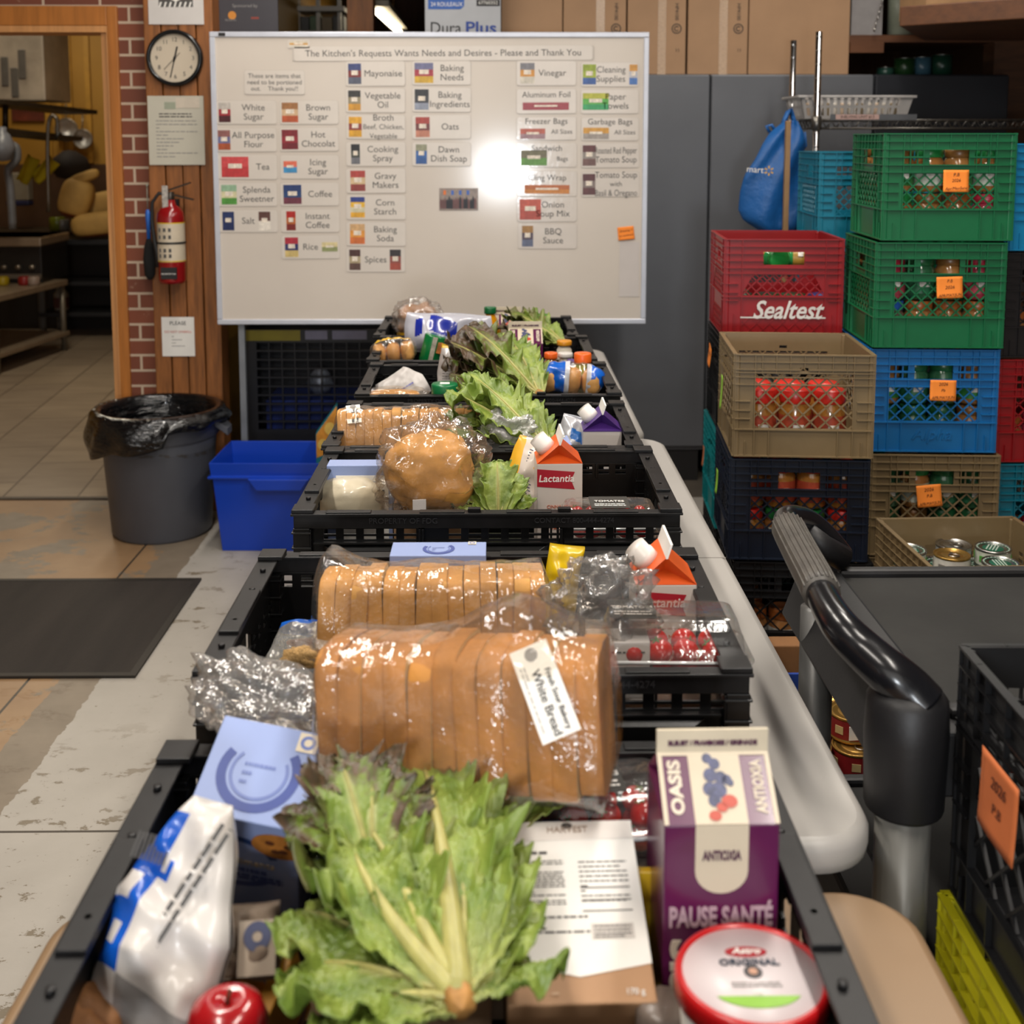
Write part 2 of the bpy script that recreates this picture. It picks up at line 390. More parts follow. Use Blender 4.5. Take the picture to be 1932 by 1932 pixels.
table('off-white folding table at the far end of the row, nearest the whiteboard', 0, xr2-.76, xr2, D1+1.76, 4.22, .74, PW, 'folding tables in a row')
# ================================================================== black produce crates
CB = M('crate_black_plastic', '#0a0a0b', .32, var=.25, scale=20, spec=.4, bump=.15, bscale=90, dist=.001)
CBT = M('crate_rim_worn', '#0e0d0e', .42, var=.5, scale=30, spec=.3)
def produce_crate(label):
    W, Dp, H = .6, .385, .17; hx, hy = W/2, Dp/2
    t = thing('produce_crate', label, 'crate', group='black plastic produce crates along the tables')
    g = G(); rw = .022; z0, z1 = H-.028, H-.004
    zb_ = z1-.0041; g.b2((-hx, -hy, z0), (hx, -hy+.012, zb_)).b2((-hx, hy-.012, z0), (hx, hy, zb_)).b2((-hx, -hy+.012, z0), (-hx+.012, hy-.012, zb_)).b2((hx-.012, -hy+.012, z0), (hx, hy-.012, zb_))
    g.b2((-hx-.004, -hy-.004, z1-.004), (hx+.004, -hy+.017, z1)).b2((-hx-.004, hy-.017, z1-.004), (hx+.004, hy+.004, z1)).b2((-hx-.004, -hy+.017, z1-.004), (-hx+.024, hy-.017, z1)).b2((hx-.024, -hy+.017, z1-.004), (hx+.004, hy-.017, z1))
    for sy in (-1, 1):
        for x in (-.215, -.07, .065, .2):
            g.poly([(x-.035, sy*(hy-.006)-.007, z1), (x+.035, sy*(hy-.006)-.007, z1), (x+.035, sy*(hy-.006)+.007, z1), (x-.035, sy*(hy-.006)+.007, z1)], (0, 0, .002))
        for x in (-.02, .12): g.box((x, sy*(hy-.008), z1+.003), (.02, .01, .006))
    for sx in (-1, 1):
        for y in (-hy+.015, hy-.015): g.box((sx*(hx-.014), y, z1+.003), (.034, .034, .006))
        g.box((sx*(hx-.012), -.02, z1+.002), (.024, .13, .005))
        for y in (-.12, -.05, .05, .12): g.tube([(sx*(hx-.012), y, z1), (sx*(hx-.012), y, z1+.0045)], .004, 8)
    g.build('rim', CBT, t, .0015)
    # long walls
    for sy in (-1, 1):
        g = G(); holes = []
        for seg, n in ((-.235, 5), (-.04, 6), (.155, 5)):
            st = .034*.92
            for k in range(n): x = hx+seg+k*st-.02; holes += [(x, .130, x+.019, .138), (x, .1215, x+.019, .1262)]
        for x in (.125, .16, .25, .28, .31, .34, .43, .465):
            w = .012 if .2 < x < .4 else .026; holes.append((x, .052, x+w, .052+(.012 if w < .02 else .02)))
        gpanel(g, lambda s, q, n: (s-hx if sy < 0 else hx-s, sy*(hy-.009)+(-sy)*(.003-n), q), W, H-.028, .003, holes)
        yo = sy*(hy-.004)
        for a, b in ((-.255, -.125), (-.085, .095), (.135, .255)):
            g.box(((a+b)/2, sy*(hy-.0045), .1175), (b-a+.03, .010, .003))
            # raised rounded panel
            zz0, zz1 = .080, .113; d = .008
            P = [(a, zz0), (b, zz0), (b, zz1), (a, zz1)]; q = [(a+.012, zz0+.004), (b-.012, zz0+.004), (b-.014, zz1-.007), (a+.014, zz1-.007)]
            ob = [(x, sy*(hy-.006), z) for x, z in P]; ib = [(x, sy*(hy-.006)+sy*d, z) for x, z in q]
            g.add(ob+ib, [(0, 1, 5, 4), (1, 2, 6, 5), (2, 3, 7, 6), (3, 0, 4, 7), (4, 5, 6, 7)] if sy < 0 else [(1, 0, 4, 5), (2, 1, 5, 6), (3, 2, 6, 7), (0, 3, 7, 4), (5, 4, 7, 6)])
        for x in (-.275, -.105, -.1, .11, .115, .275): g.box((x, sy*(hy-.004), .07), (.004, .008, .14))
        g.box((0, sy*(hy-.004), .008), (W-.01, .01, .016))
        for x in (-.2, -.1, 0, .1, .2): g.box((x, -sy*0+sy*(hy-.0145), .128), (.003, .008, .026))
        g.build('long_wall', CB, t, .001)
    for sx in (-1, 1):
        g = G(); holes = []
        for k in range(10): y = .025+k*.034; holes += [(y, .1, y+.016, .106), (y, .088, y+.016, .094), (y, .03, y+.016, .036)] + ([(y, .05, y+.01, .056), (y, .066, y+.01, .072)] if k not in (4, 5) else [])
        gpanel(g, lambda s, q, n: (sx*(hx-.009)+(-sx)*(.003-n), (s-hy) if sx > 0 else hy-s, q), Dp, H-.028, .003, [h for h in holes if not (.14 < h[0] < .26 and h[1] > .06)], [(Dp/2, .105, .045, .022)])
        for k in range(8): g.box((sx*(hx-.004), -.17+k*.0486, .075), (.008, .003, .13))
        g.build('short_wall', CB, t, .001)
    for sx in (-1, 1):
        for sy in (-1, 1):
            g = G(); g.box((sx*(hx-.012), sy*(hy-.012), .071), (.026, .026, .142))
            for k in range(6): g.box((sx*(hx-.012), sy*(hy-.012), .015+k*.024), (.031, .031, .003))
            g.build('corner_post', CB, t, .001)
    g = G(); gpanel(g, lambda s, q, n: (s-hx+.01, q-hy+.01, .006+n), W-.02, Dp-.02, .003, [(.03+i*.055, .03+j*.06, .06+i*.055, .07+j*.06) for i in range(10) for j in range(5)]); g.build('base', CB, t)
    mx = frame((-.13, -hy-.0006, .1535), (1, 0, 0), (0, 0, 1)); text('PROPERTY OF FDG', .0125, M('embossed_black', '#2c2c2e', .3), mx, t, 'embossed_lettering', ex=.0014)
    mx = frame((.135, -hy-.0006, .1535), (1, 0, 0), (0, 0, 1)); text('CONTACT 800-444-4274', .0115, M('embossed_black', '#2c2c2e', .3), mx, t, 'embossed_lettering', ex=.0014)
    return t
CR = {}
def cpos(yf, xl, xr, z, back=False):
    a = ptz(xl, yf, z); b = ptz(xr, yf, z); y = (a.y+b.y)/2
    return Vector(((a.x+b.x)/2, y+(-.2 if back else .2), 0))
rows = [('A', cpos(1392, 322, 1424, .87, True), .70, 0, 'black produce crate nearest the viewer, on the beige table'),
        ('B', cpos(1273, 360, 1425, .91), .741, 0, 'second black produce crate, holding the sliced loaf in front and boxed tomatoes'),
        ('C', cpos(967, 540, 1298, .91), .741, 0, 'third black produce crate, holding the cream pouch and round bread in film'),
        ('D', cpos(772, 618, 1212, .91, True), .741, -.005, 'fourth black produce crate, holding a white bread loaf beside green lettuce'),
        ('E', cpos(745, 668, 1172, .91), .741, .01, 'fifth black produce crate, holding dark curly lettuce and a green-lidded jar'),
        ('F', cpos(680, 692, 1127, .91), .741, 0, 'sixth black produce crate, holding yellow-topped buns and a green tin'),
        ('G', cpos(604, 745, 1058, .91, True), .741, 0, 'farthest black produce crate, by the whiteboard')]
for k, (key, p, z, r, lb) in enumerate(rows):
    p.z = z
    if k == 0: first = produce_crate(lb); o = first
    else: o = dup(first, label=lb)
    o.location = p; o.rotation_euler = (0, 0, r); CR[key] = p
# push D behind C and so on if they touch
ks = 'ABCDEFG'
for a, b in zip(ks[1:], ks[2:]):
    if CR[b].y-CR[a].y < .396: CR[b].y = CR[a].y+.396
for o in list(COL.objects):
    if o.name.startswith('produce_crate'):
        for k, (key, p, z, r, lb) in enumerate(rows):
            if o.get('label') == lb:
                o.location = CR[key]
                if key == 'A': o.scale = (1, 1.14, 1); o.location.y -= .025
print('crates', {k: tuple(round(c, 3) for c in v) for k, v in CR.items()})
# ================================================================== whiteboard with its cards
BD = 4.52
def bp(px, py, d=BD-.0125): return ptD(px, py, d)
bl, br = bp(402, 335).x, bp(1222, 338).x; bz1, bz0 = bp(812, 60).z, bp(812, 612).z
wb = thing('whiteboard', 'large white magnetic board in a pale metal frame covered with small cards', 'whiteboard', ((bl+br)/2, BD, 0))
hw = (br-bl)/2
def wb_mat():
    t = NT('whiteboard_enamel'); t.b.inputs['Base Color'].default_value = hexc('#cfc5ba'); t.b.inputs['Roughness'].default_value = .13
    t.L(t.ramp(t.noise(2, 4), .3, .7, hexc('#cbc1b6'), hexc('#d4cabf')), t.b.inputs['Base Color']); t.bump(t.noise(160, 2), .03, .0003); return t.m
g = G(); g.b2((-hw+.01, -.006, bz0+.01), (hw-.01, .006, bz1-.01)); g.build('board_panel', wb_mat(), wb)
g = G(); fr = .02
g.b2((-hw, -.012, bz1-fr), (hw, .012, bz1)).b2((-hw, -.012, bz0), (hw, .012, bz0+fr)).b2((-hw, -.012, bz0+fr), (-hw+fr, .012, bz1-fr)).b2((hw-fr, -.012, bz0+fr), (hw, .012, bz1-fr))
g.build('frame', M('frame_aluminium', '#c9ccd6', .35, .3, var=.05), wb, .003)
for x in (-hw+.085, hw-.35):
    g = G(); g.b2((x-.012, .014, 0), (x+.012, .038, bz1-.05)); g.b2((x-.014, .0, 0), (x+.014, .2, .024)); g.build('leg', M('stand_grey', '#7e8288', .4, .4), wb, .002)
g = G(); g.b2((-hw+.035, -.014, bz1-.016), (-hw+.06, -.012, bz1-.004)); g.build('corner_clip', BLK, wb)
YF = BD-.0068
def bframe(px, py): 
    p = ptD(px, py, YF); return p
CARDM = M('card_paper', '#d2c9bf', .3, var=.03, coat=.6); LINE = M('card_edge', '#bdb4aa', .6, var=0)
lam = M('card_laminate', '#d4cbc2', .12, var=.03, coat=1, bump=.25, bscale=18, dist=.003)
def card(bb, lines_, pics, label, shiny=False, ts=None, name='label_card', tx=None, cat='card'):
    x0, y0, x1, y1 = bb; a = bframe(x0, y1); b = bframe(x1, y0); c = (a+b)/2; w = b.x-a.x; h = b.z-a.z
    t = thing(name, label, cat, (c.x, YF-.0005, a.z), group='laminated cards on the whiteboard'); t.rotation_euler = (0, random.uniform(-.008, .008), 0)
    mx = frame((0, 0, h/2), (1, 0, 0), (0, 0, 1)); r = .009 if h > .05 else .004; o = []
    for sx, sy, a0 in ((1, 1, 0), (-1, 1, 90), (-1, -1, 180), (1, -1, 270)):
        for k in range(5): aa = math.radians(a0+22.5*k); o.append((sx*(w/2-r)+r*math.cos(aa), sy*(h/2-r)+r*math.sin(aa)))
    decal('outline', [(p[0]*1.012, p[1]*1.03) for p in o], LINE, mx, t, 0, .0004)
    decal('card_sheet', o, lam if shiny else CARDM, mx, t, .0005, .0004)
    k = w/(x1-x0)
    for i, (p0, p1, cs, n) in enumerate(pics):       # p0,p1 fractions of card width; cs colours, bottom to top
        px0, px1 = -w/2+p0*w, -w/2+p1*w; y0_, y1_ = n
        yb, yt = -h/2+y0_*h, -h/2+y1_*h; m = len(cs); g = G()
        hh = (yt-yb)
        for j, cc in enumerate(cs):
            g.cur = j; g.b2((px0, yb+hh*j/m, .001), (px1, yb+hh*(j+1)/m, .0014))
        g.cur = m; g.box(((px0+px1)/2, yb+hh*.55, .0015), ((px1-px0)*.5, hh*.22, .0006))
        g.v = [tuple(mx @ Vector(v)) for v in g.v]
        g.build('picture', [M('print_'+cc, '#'+cc, .35, var=.2, scale=60) for cc in cs]+[M('print_'+cs[-1]+'_lt', '#e0d4c4', .4, var=.3, scale=90)], t)
    if lines_:
        ls = ts or .034
        cxt = tx if tx is not None else ((pics[0][1]+1)/2 if pics and len(pics) == 1 else .5)
        n = len(lines_)
        for i, l in enumerate(lines_):
            s_ = ls*(.78 if l.startswith('~') else 1)
            m2 = frame(mx @ Vector((-w/2+cxt*w, ((n-1)/2-i)*ls*1.0, .0012)), (1, 0, 0), (0, 0, 1))
            text(l.lstrip('~'), s_, INK, m2, t, 'card_text', ex=.0002, maxw=w*(.98 if not pics else (.96*(1-pics[0][1]) if len(pics) == 1 else .5)))
    return t
L_ = 'laminated card on the whiteboard reading '
F1 = (.08, .92)
c1 = [((410,190,521,234), ['White', 'Sugar'], [(.03, .23, ['4a1c20', '9c2a34', 'b8b0a8'], F1)], 'White Sugar'),
 ((411,242,521,286), ['All Purpose', 'Flour'], [(.01, .22, ['a35030', '6a6a90', '8a5a56'], F1)], 'All Purpose Flour'),
 ((412,292,522,338), ['Tea'], [(.06, .52, ['b8383a', 'c8484a'], F1)], 'Tea'),
 ((412,345,522,389), ['Splenda', 'Sweetner'], [(.06, .32, ['4f8f3c', 'cfc8a0', '8fae90'], F1)], 'Splenda Sweetner'),
 ((414,396,523,438), ['Salt'], [(.06, .26, ['1e2a58', '22305e'], F1), (.68, .88, ['e0d8cc', '5a3a34'], F1)], 'Salt'),
 ((529,190,638,234), ['Brown', 'Sugar'], [(.03, .31, ['b0522e', 'c8a884', '9a6a40'], F1)], 'Brown Sugar'),
 ((529,241,638,285), ['Hot', 'Chocolat'], [(.03, .31, ['6e1c24', '8e2430', '7a2028'], F1)], 'Hot Chocolat'),
 ((530,293,639,337), ['Icing', 'Sugar'], [(.05, .28, ['3c88b8', 'd86a50'], (.25, .75))], 'Icing Sugar'),
 ((530,345,639,388), ['Coffee'], [(.05, .36, ['6a3040', '24406e', '22386a'], F1)], 'Coffee'),
 ((531,395,640,438), ['Instant', 'Coffee'], [(.09, .25, ['7a2018', 'b06028', 'a82018'], F1)], 'Instant Coffee'),
 ((532,444,640,488), ['Rice'], [(.06, .29, ['c8b070', '2a2c60', 'a82838'], F1), (.7, .97, ['8a9060', 'cfc090'], (.3, .7))], 'Rice'),
 ((653,116,764,162), ['Mayonaise'], [(.04, .26, ['54586a', '7a3030', '3a4474'], F1)], 'Mayonaise'),
 ((653,167,764,212), ['Vegetable', 'Oil'], [(.04, .25, ['c89030', '90846a', '343230'], F1)], 'Vegetable Oil'),
 ((654,217,764,262), ['Broth', '~Beef, Chicken,', '~Vegetable'], [(.04, .26, ['d09a28', '8a3a30', 'd8a030'], F1)], 'Broth, Beef, Chicken, Vegetable'),
 ((654,268,765,313), ['Cooking', 'Spray'], [(.08, .23, ['6a6a70', '3c4038', '202022'], F1)], 'Cooking Spray'),
 ((654,318,765,364), ['Gravy', 'Makers'], [(.07, .32, ['8a3a34', 'cbb088', 'a84038'], F1)], 'Gravy Makers'),
 ((654,368,765,414), ['Corn', 'Starch'], [(.07, .31, ['d8a028', 'c8c0a0', 'e0b030', '2a3a80'], F1)], 'Corn Starch'),
 ((654,419,765,464), ['Baking', 'Soda'], [(.06, .31, ['c86a30', 'd89038', 'c8a070'], F1)], 'Baking Soda'),
 ((654,467,764,513), ['Spices'], [(.05, .24, ['5a4038', 'a89878', '4a2c28'], F1), (.74, .93, ['a04838', '8a4a40', '30282a'], F1)], 'Spices'),
 ((778,115,888,160), ['Baking', 'Needs'], [(.04, .36, ['c8a030', 'a03040', '6a6a8c'], F1)], 'Baking Needs'),
 ((778,165,888,211), ['Baking', 'Ingredients'], [(.04, .28, ['8a90a0', '34343a', '26262a'], F1)], 'Baking Ingredients'),
 ((778,217,888,262), ['Oats'], [(.06, .3, ['b87860', '6a3030', 'a03a30'], F1)], 'Oats'),
 ((778,269,888,313), ['Dawn', 'Dish Soap'], [(.06, .25, ['24508e', '2a5a9a', '8a8a70'], F1)], 'Dawn Dish Soap')]
c2 = [((975,115,1087,161), ['Vinegar'], [(.06, .3, ['c8c0b0', 'c88a38', '77757a'], F1)], 'Vinegar'),
 ((975,168,1087,214), ['Aluminum Foil'], [(.1, .88, ['9a4048'], (.14, .45))], 'Aluminum Foil'),
 ((975,221,1087,264), ['Freezer Bags'], [(.06, .48, ['9a7a80', 'b05a48'], (.05, .5))], 'Freezer Bags'),
 ((976,270,1088,315), ['Sandwich'], [(.06, .5, ['5a8a38', '6a6448'], (.06, .7))], 'Sandwich Bags'),
 ((976,323,1088,370), ['Cling Wrap'], [(.12, .88, ['c0792c', 'b0602c'], (.1, .45))], 'Cling Wrap'),
 ((976,372,1088,418), ['Onion', 'Soup Mix'], [(.04, .4, ['a84434', 'b8503c'], F1)], 'Onion Soup Mix'),
 ((977,422,1088,469), ['BBQ', 'Sauce'], [(.07, .26, ['5a6078', '4a3a48', '9a7038'], F1)], 'BBQ Sauce'),
 ((1096,118,1205,163), ['Cleaning', 'Supplies'], [(.03, .26, ['3a5a98', '9aa83a', '8c9c30'], F1), (.84, .98, ['4a72b0', 'b0b0b8', 'c08a40'], F1)], 'Cleaning Supplies'),
 ((1096,169,1205,214), ['Paper', 'Towels'], [(.03, .48, ['3a9a60', '5aa84a', 'b0b040'], (.15, .85))], 'Paper Towels'),
 ((1097,222,1205,265), ['Garbage Bags'], [(.03, .48, ['9a9088', 'c8923a'], (.06, .56))], 'Garbage Bags, All Sizes'),
 ((1097,270,1206,316), ['Roasted Red Pepper', 'Tomato Soup'], [(.02, .25, ['6a4a44', '8a8078', '5a2c2c'], F1)], 'Roasted Red Pepper Tomato Soup'),
 ((1097,324,1206,371), ['Tomato Soup', '~with', 'Basil & Oregano'], [(.02, .24, ['5a3030', '7a6a64', '54282a'], F1)], 'Tomato Soup with Basil and Oregano')]
for bb, ln, pc, lb in c1: card(bb, ln, pc, L_+lb)
for bb, ln, pc, lb in c2:
    if lb in ('Aluminum Foil', 'Freezer Bags', 'Sandwich Bags', 'Cling Wrap', 'Garbage Bags, All Sizes'):
        t = card(bb, [], pc, L_+lb, True); w = bframe(bb[2], bb[1]).x-bframe(bb[0], bb[1]).x
        text(ln[0], .031, INK, frame((0, -.0012, .069), (1, 0, 0), (0, 0, 1)), t, 'card_text', ex=.0002, maxw=w*.9)
        ex = {'Freezer Bags': 'All Sizes', 'Sandwich Bags': 'Bags', 'Garbage Bags, All Sizes': 'All Sizes'}.get(lb)
        if ex: text(ex, .024, INK, frame((w*.26, -.0012, .03), (1, 0, 0), (0, 0, 1)), t, 'card_text', ex=.0002, maxw=w*.42)
    else: card(bb, ln, pc, L_+lb, True, tx=.6 if 'Cleaning' not in lb else .52)
card((555, 87, 1118, 114), ["The Kitchen's Requests Wants Needs and Desires - Please and Thank You"], [], 'long title strip across the top of the whiteboard', ts=.034, name='title_strip')
card((462, 133, 574, 178), ['These are items that', 'need to be portioned', 'out.    Thank you!!'], [], 'note card on the whiteboard reading These are items that need to be portioned out', ts=.0235)
card((543, 75, 584, 91), [], [(.08, .92, ['d8cfc0', 'c89850', 'cfc4b0'], (.15, .85))], 'tiny printed logo card at the top left of the whiteboard')
# photo of a group, sticky note, pale sheet
a = bframe(829, 397); b = bframe(902, 355)
ph = thing('group_photograph', 'small landscape photograph of a group of people stuck on the whiteboard', 'photograph', ((a.x+b.x)/2, YF-.0005, a.z)); w = b.x-a.x; h = b.z-a.z; mx = frame((0, 0, h/2), (1, 0, 0), (0, 0, 1))
decal('photo_sheet', rect(0, 0, w, h), M('photo_ground', '#857468', .3, var=.3, scale=60), mx, ph, 0)
r = random.Random(3); g = G()
for k in range(17):
    x = -w/2+w*(k+.7)/18; s = r.uniform(.8, 1.1); g.cur = r.choice([0, 0, 1]); g.poly([(x+p[0]*w*.03, -h*.42+p[1]*h*.55*s, .0006) for p in [(-1, 0), (1, 0), (1, .75), (0, 1), (-1, .75)]], (0, 0, .0004))
for k in range(4): g.cur = 2+(k == 0); g.poly([(p[0], p[1], .0006) for p in rect(-w*.36+k*w*.2, h*.3, w*.07, h*.2)], (0, 0, .0004))
g.v = [tuple(mx @ Vector(v)) for v in g.v]; g.build('printed_figures', [M('photo_dark', '#25242a', .4, var=.3), M('photo_mid', '#6d4a48', .4, var=.3), M('photo_blue', '#3a62b0', .4), M('photo_orange', '#d8702a', .4)], ph)
def note(name, c, w, h, rx, up, lines_, label, cat='sticky note', mat=None, group=None, curl=.004, size=.02, parent=None):
    """paper note: right axis rx, up axis; slightly curled"""
    t = thing(name, label, cat, c, group=group); mx = frame((0, 0, 0), rx, up); g = G()
    g.grid(lambda u, v: mx @ Vector((-w/2+u*w, -h/2+v*h, .0015+curl*(1-v)**2*(.6+.4*math.sin(3*u)))), 8, 8)
    o = g.build('paper', mat or ORN, t); s = o.modifiers.new('solid', 'SOLIDIFY'); s.thickness = .0004
    for i, (l, yy, sz) in enumerate(lines_):
        text(l, sz*h, M('pen_ink', '#4a1c10', .6, var=0), frame(mx @ Vector((0, yy*h, .0022+curl*(.5-yy)**2+.0006)), mx.to_3x3() @ Vector((1, .05, 0)), mx.to_3x3() @ Vector((-.05, 1, 0))), t, 'handwriting', ex=.0001, maxw=w*.88, shear=.2)
    return t
XA, ZA = (1, 0, 0), (0, 0, 1)
note('sticky_note', bframe(1181, 440), .062, .05, (1, 0, .1), (-.1, 0, 1), [('Dressing +', .2, .22), ('to sandwich', -.15, .22)], 'small orange note at the lower right of the whiteboard')
a = bframe(1187, 508)
t = thing('plastic_sleeve', 'pale clear plastic sleeve taped at the right edge of the whiteboard', 'sleeve', a); g = G(); mx = frame((0, 0, 0), XA, ZA); decal('sleeve_sheet', rect(0, 0, .075, .21), M('sleeve_plastic', '#cdc5c0', .15, coat=1, var=.03), mx, t, .0006)
# ================================================================== pillar things
PD = 4.673
def onp(px, py): return ptD(px, py, PD)
c = onp(331, 110); cl = thing('wall_clock', 'round wall clock with black rim and white face above the posted notice', 'clock', c); r = .108
g = G(); pr_ = [(r-.016, -.0), (r, .0), (r, .018), (r-.006, .026), (r-.016, .022), (r-.016, .012)]; g.lathe(pr_, 48, caps=False); g.v = [(v[0], -v[2], v[1]) for v in g.v]; g.build('rim', M('clock_black', '#121314', .2), cl)
g = G(); g.poly([(p[0], -.004, p[1]) for p in disc(0, 0, r-.014, n=48)], (0, -.004, 0)); g.build('dial', M('clock_face', '#c9bba6', .5, var=.02), cl)
mx = frame((0, -.0085, 0), XA, ZA)
for k in range(1, 13):
    a = PI/2-k*PI/6; text(str(k), .023, INK, frame((.07*math.cos(a), -.0085, .07*math.sin(a)), XA, ZA), cl, 'numeral')
def hand(nm, a, L, w, b=.015, m=BLK):
    a = math.radians(90-a); d = Vector((math.cos(a), 0, math.sin(a))); g = G(); g.bar(d*-b+Vector((0, -.012, 0)), d*L+Vector((0, -.012, 0)), w, .0012, (0, 1, 0)); g.build(nm, m, cl)
hand('hour_hand', 14, .045, .006); hand('minute_hand', 194, .075, .004); hand('second_hand', 225, .06, .0015, .03)
g = G(); g.tube([(0, -.009, 0), (0, -.016, 0)], .005, 12); g.build('hub', BLK, cl)
def sheet(name, x0, y0, x1, y1, label, mat=WHT, cat='notice', th=.0015):
    a = onp(x0, y1); b = onp(x1, y0); w = b.x-a.x; h = b.z-a.z; t = thing(name, label, cat, ((a.x+b.x)/2, PD, a.z)); mx = frame((0, 0, h/2), XA, ZA)
    decal('paper', rect(0, 0, w, h), mat, mx, t, 0, th); return t, w, h, mx
t, w, h, mx = sheet('posted_letter', 283, 181, 384, 311, 'laminated printed letter posted below the wall clock', M('letter_paper', '#c3beae', .35, var=.03), th=.006)
lines('print_lines', -w*.36, w*.38, [h*(.14-.052*k) for k in range(11)], h*.012, LINK, mx, t, 4, .0068)
lines('print_heading', -w*.3, w*.3, [h*.24, h*.2], h*.016, INK, mx, t, 5, .0068)
decal('printed_logo', rect(-w*.1, h*.36, w*.2, h*.1), M('logo_grey', '#9aa08c', .6), mx, t, .0062); decal('taped_slip', rect(w*.22, h*.4, w*.42, h*.15), M('slip', '#cbbfae', .4), mx, t, .0068)
t, w, h, mx = sheet('extinguisher_sign', 281, -60, 382, 46, 'white sign with striped square and white arrow, above the clock', M('sign_paper', '#cfcac6', .4, var=.03))
decal('dark_square', rect(0, h*.09, w*.62, h*.56), M('sign_dark', '#4d4a47', .5), mx, t, .0016)
for k in range(7): decal('stripe', [(-w*.31+k*w*.09, -h*.19), (-w*.28+k*w*.09, -h*.19), (-w*.25+k*w*.09, -h*.1), (-w*.28+k*w*.09, -h*.1)], WHT, mx, t, .0022)
decal('arrow', [(-.02, .05), (-.02, .0), (-.042, .0), (0, -h*.1), (.042, .0), (.02, .0), (.02, .05)], WHT, mx, t, .0022)
t, w, h, mx = sheet('please_notice', 307, 598, 366, 672, 'small white PLEASE notice low on the timber pillar')
text('PLEASE', .021, BLK, frame((0, -.002, h*.84), XA, ZA), t); text('DO NOT OVERFILL', .0125, M('red_print', '#c0503c', .6), frame((0, -.002, h*.62), XA, ZA), t, maxw=w*.94)
lines('print_lines', -w*.2, w*.2, [0.0, -h*.08, -h*.16, -h*.24], h*.02, LINK, mx, t, 2, .0018)
# fire extinguisher
b = onp(334, 530); ex = thing('fire_extinguisher', 'red fire extinguisher with white labels hung on the timber pillar', 'fire extinguisher', (b.x, PD-.062, b.z)); R_ = .052
hh = onp(334, 385).z-b.z
RED = M('extinguisher_red', '#8e1216', .22, coat=.5, var=.05)
g = G(); g.lathe([(.03, 0), (R_-.004, .0), (R_, .012), (R_, hh-.05), (R_*.93, hh-.028), (R_*.7, hh-.01), (.022, hh), (.018, hh+.02)], 32); g.build('cylinder', RED, ex)
g = G(); g.lathe([(R_+.0006, hh*.28), (R_+.0006, hh*.78)], 32, caps=False); lab = g.build('label', M('ext_label', '#cdbfa8', .4, var=.08), ex)
g = G()
for z in (hh*.29, hh*.775, hh*.52): g = G(); g.lathe([(R_+.001, z-.002), (R_+.001, z+.002)], 32, caps=False); g.build('yellow_line', M('ext_yellow', '#d8b420', .4), lab)
g = G()
for z in (.36, .43, .6, .69): 
    for x in (-.03, -.012, .008): g.box((x, -math.sqrt(R_**2-x**2)-.001, hh*z), (.01, .001, .014))
g.build('pictogram', INK, lab)
g = G(); g.b2((-.03, -R_-.0015, .02), (.03, -R_*.7, .065)); g.build('black_label', BLK, ex); text('FIRE PROTECTION', .008, WHT, frame((0, -R_-.0022, .04), XA, ZA), ex, maxw=.055)
g = G(); g.lathe([(R_+.0035, hh*.51), (R_+.0035, hh*.535)], 28, caps=False); g.build('strap', BLK, ex)
g = G(); g.b2((-.022, -.03, hh-.01), (.0, -.026, hh+.075)); g.build('tag', M('ext_tag', '#a9a39c', .5, var=.4, scale=90), ex)
g = G(); g.tube([(0, 0, hh), (0, 0, hh+.05)], .016, 14); g.bar((-.01, 0, hh+.045), (.09, 0, hh+.02), .016, .006); g.bar((-.01, 0, hh+.055), (.08, 0, hh+.085), .016, .006); g.build('valve_lever', M('lever_dark', '#3a332c', .4, .5), ex)
g = G(); g.tube([(0, 0, hh+.04), (-.04, -.01, hh+.045), (-.066, -.01, hh+.01), (-.07, -.01, hh-.06), (-.062, -.01, hh-.14), (-.053, -.012, hh-.18), (-.048, -.012, hh-.24)], [.007]*4+[.0085, .01, .012], 10); g.build('hose', BLK, ex)
g = G(); g.b2((-.02, .04, hh*.4), (.02, .062, hh+.02)); g.build('wall_bracket', BLK, ex)
b = onp(279, 350); du = thing('cleaning_brush', 'blue-handled black oval brush hanging beside the fire extinguisher', 'brush', (b.x, PD-.014, b.z))
L1 = b.z-onp(279, 395).z; L2 = b.z-onp(279, 450).z; L3 = b.z-onp(279, 527).z
g = G(); g.tube([(0, 0, -L1), (0, 0, -L1-.02), (0, 0, -(L1+L2)/2), (0, 0, -L2-.02)], [.006, .011, .008, .007], 12); g.build('handle', M('blue_handle', '#1d5fb8', .35), du)
g = G(); g.tube([(0, 0, -L2), (0, 0, -L2-.03), (0, 0, (-L2-L3)/2), (0, 0, -L3+.02), (0, 0, -L3)], [.009, .018, .024, .02, .008], 14); g.build('bristles', M('bristle_black', '#121212', .9, bump=.8, bscale=200), du)
g = G(); g.tube([(0, 0, 0), (0, 0, -L1)], .0015, 6); g.tube([(0, .014, 0), (0, 0, .004), (0, -.002, -.006)], .003, 6); g.build('hanging_cord', M('cord_grey', '#8a8f80', .6), du)
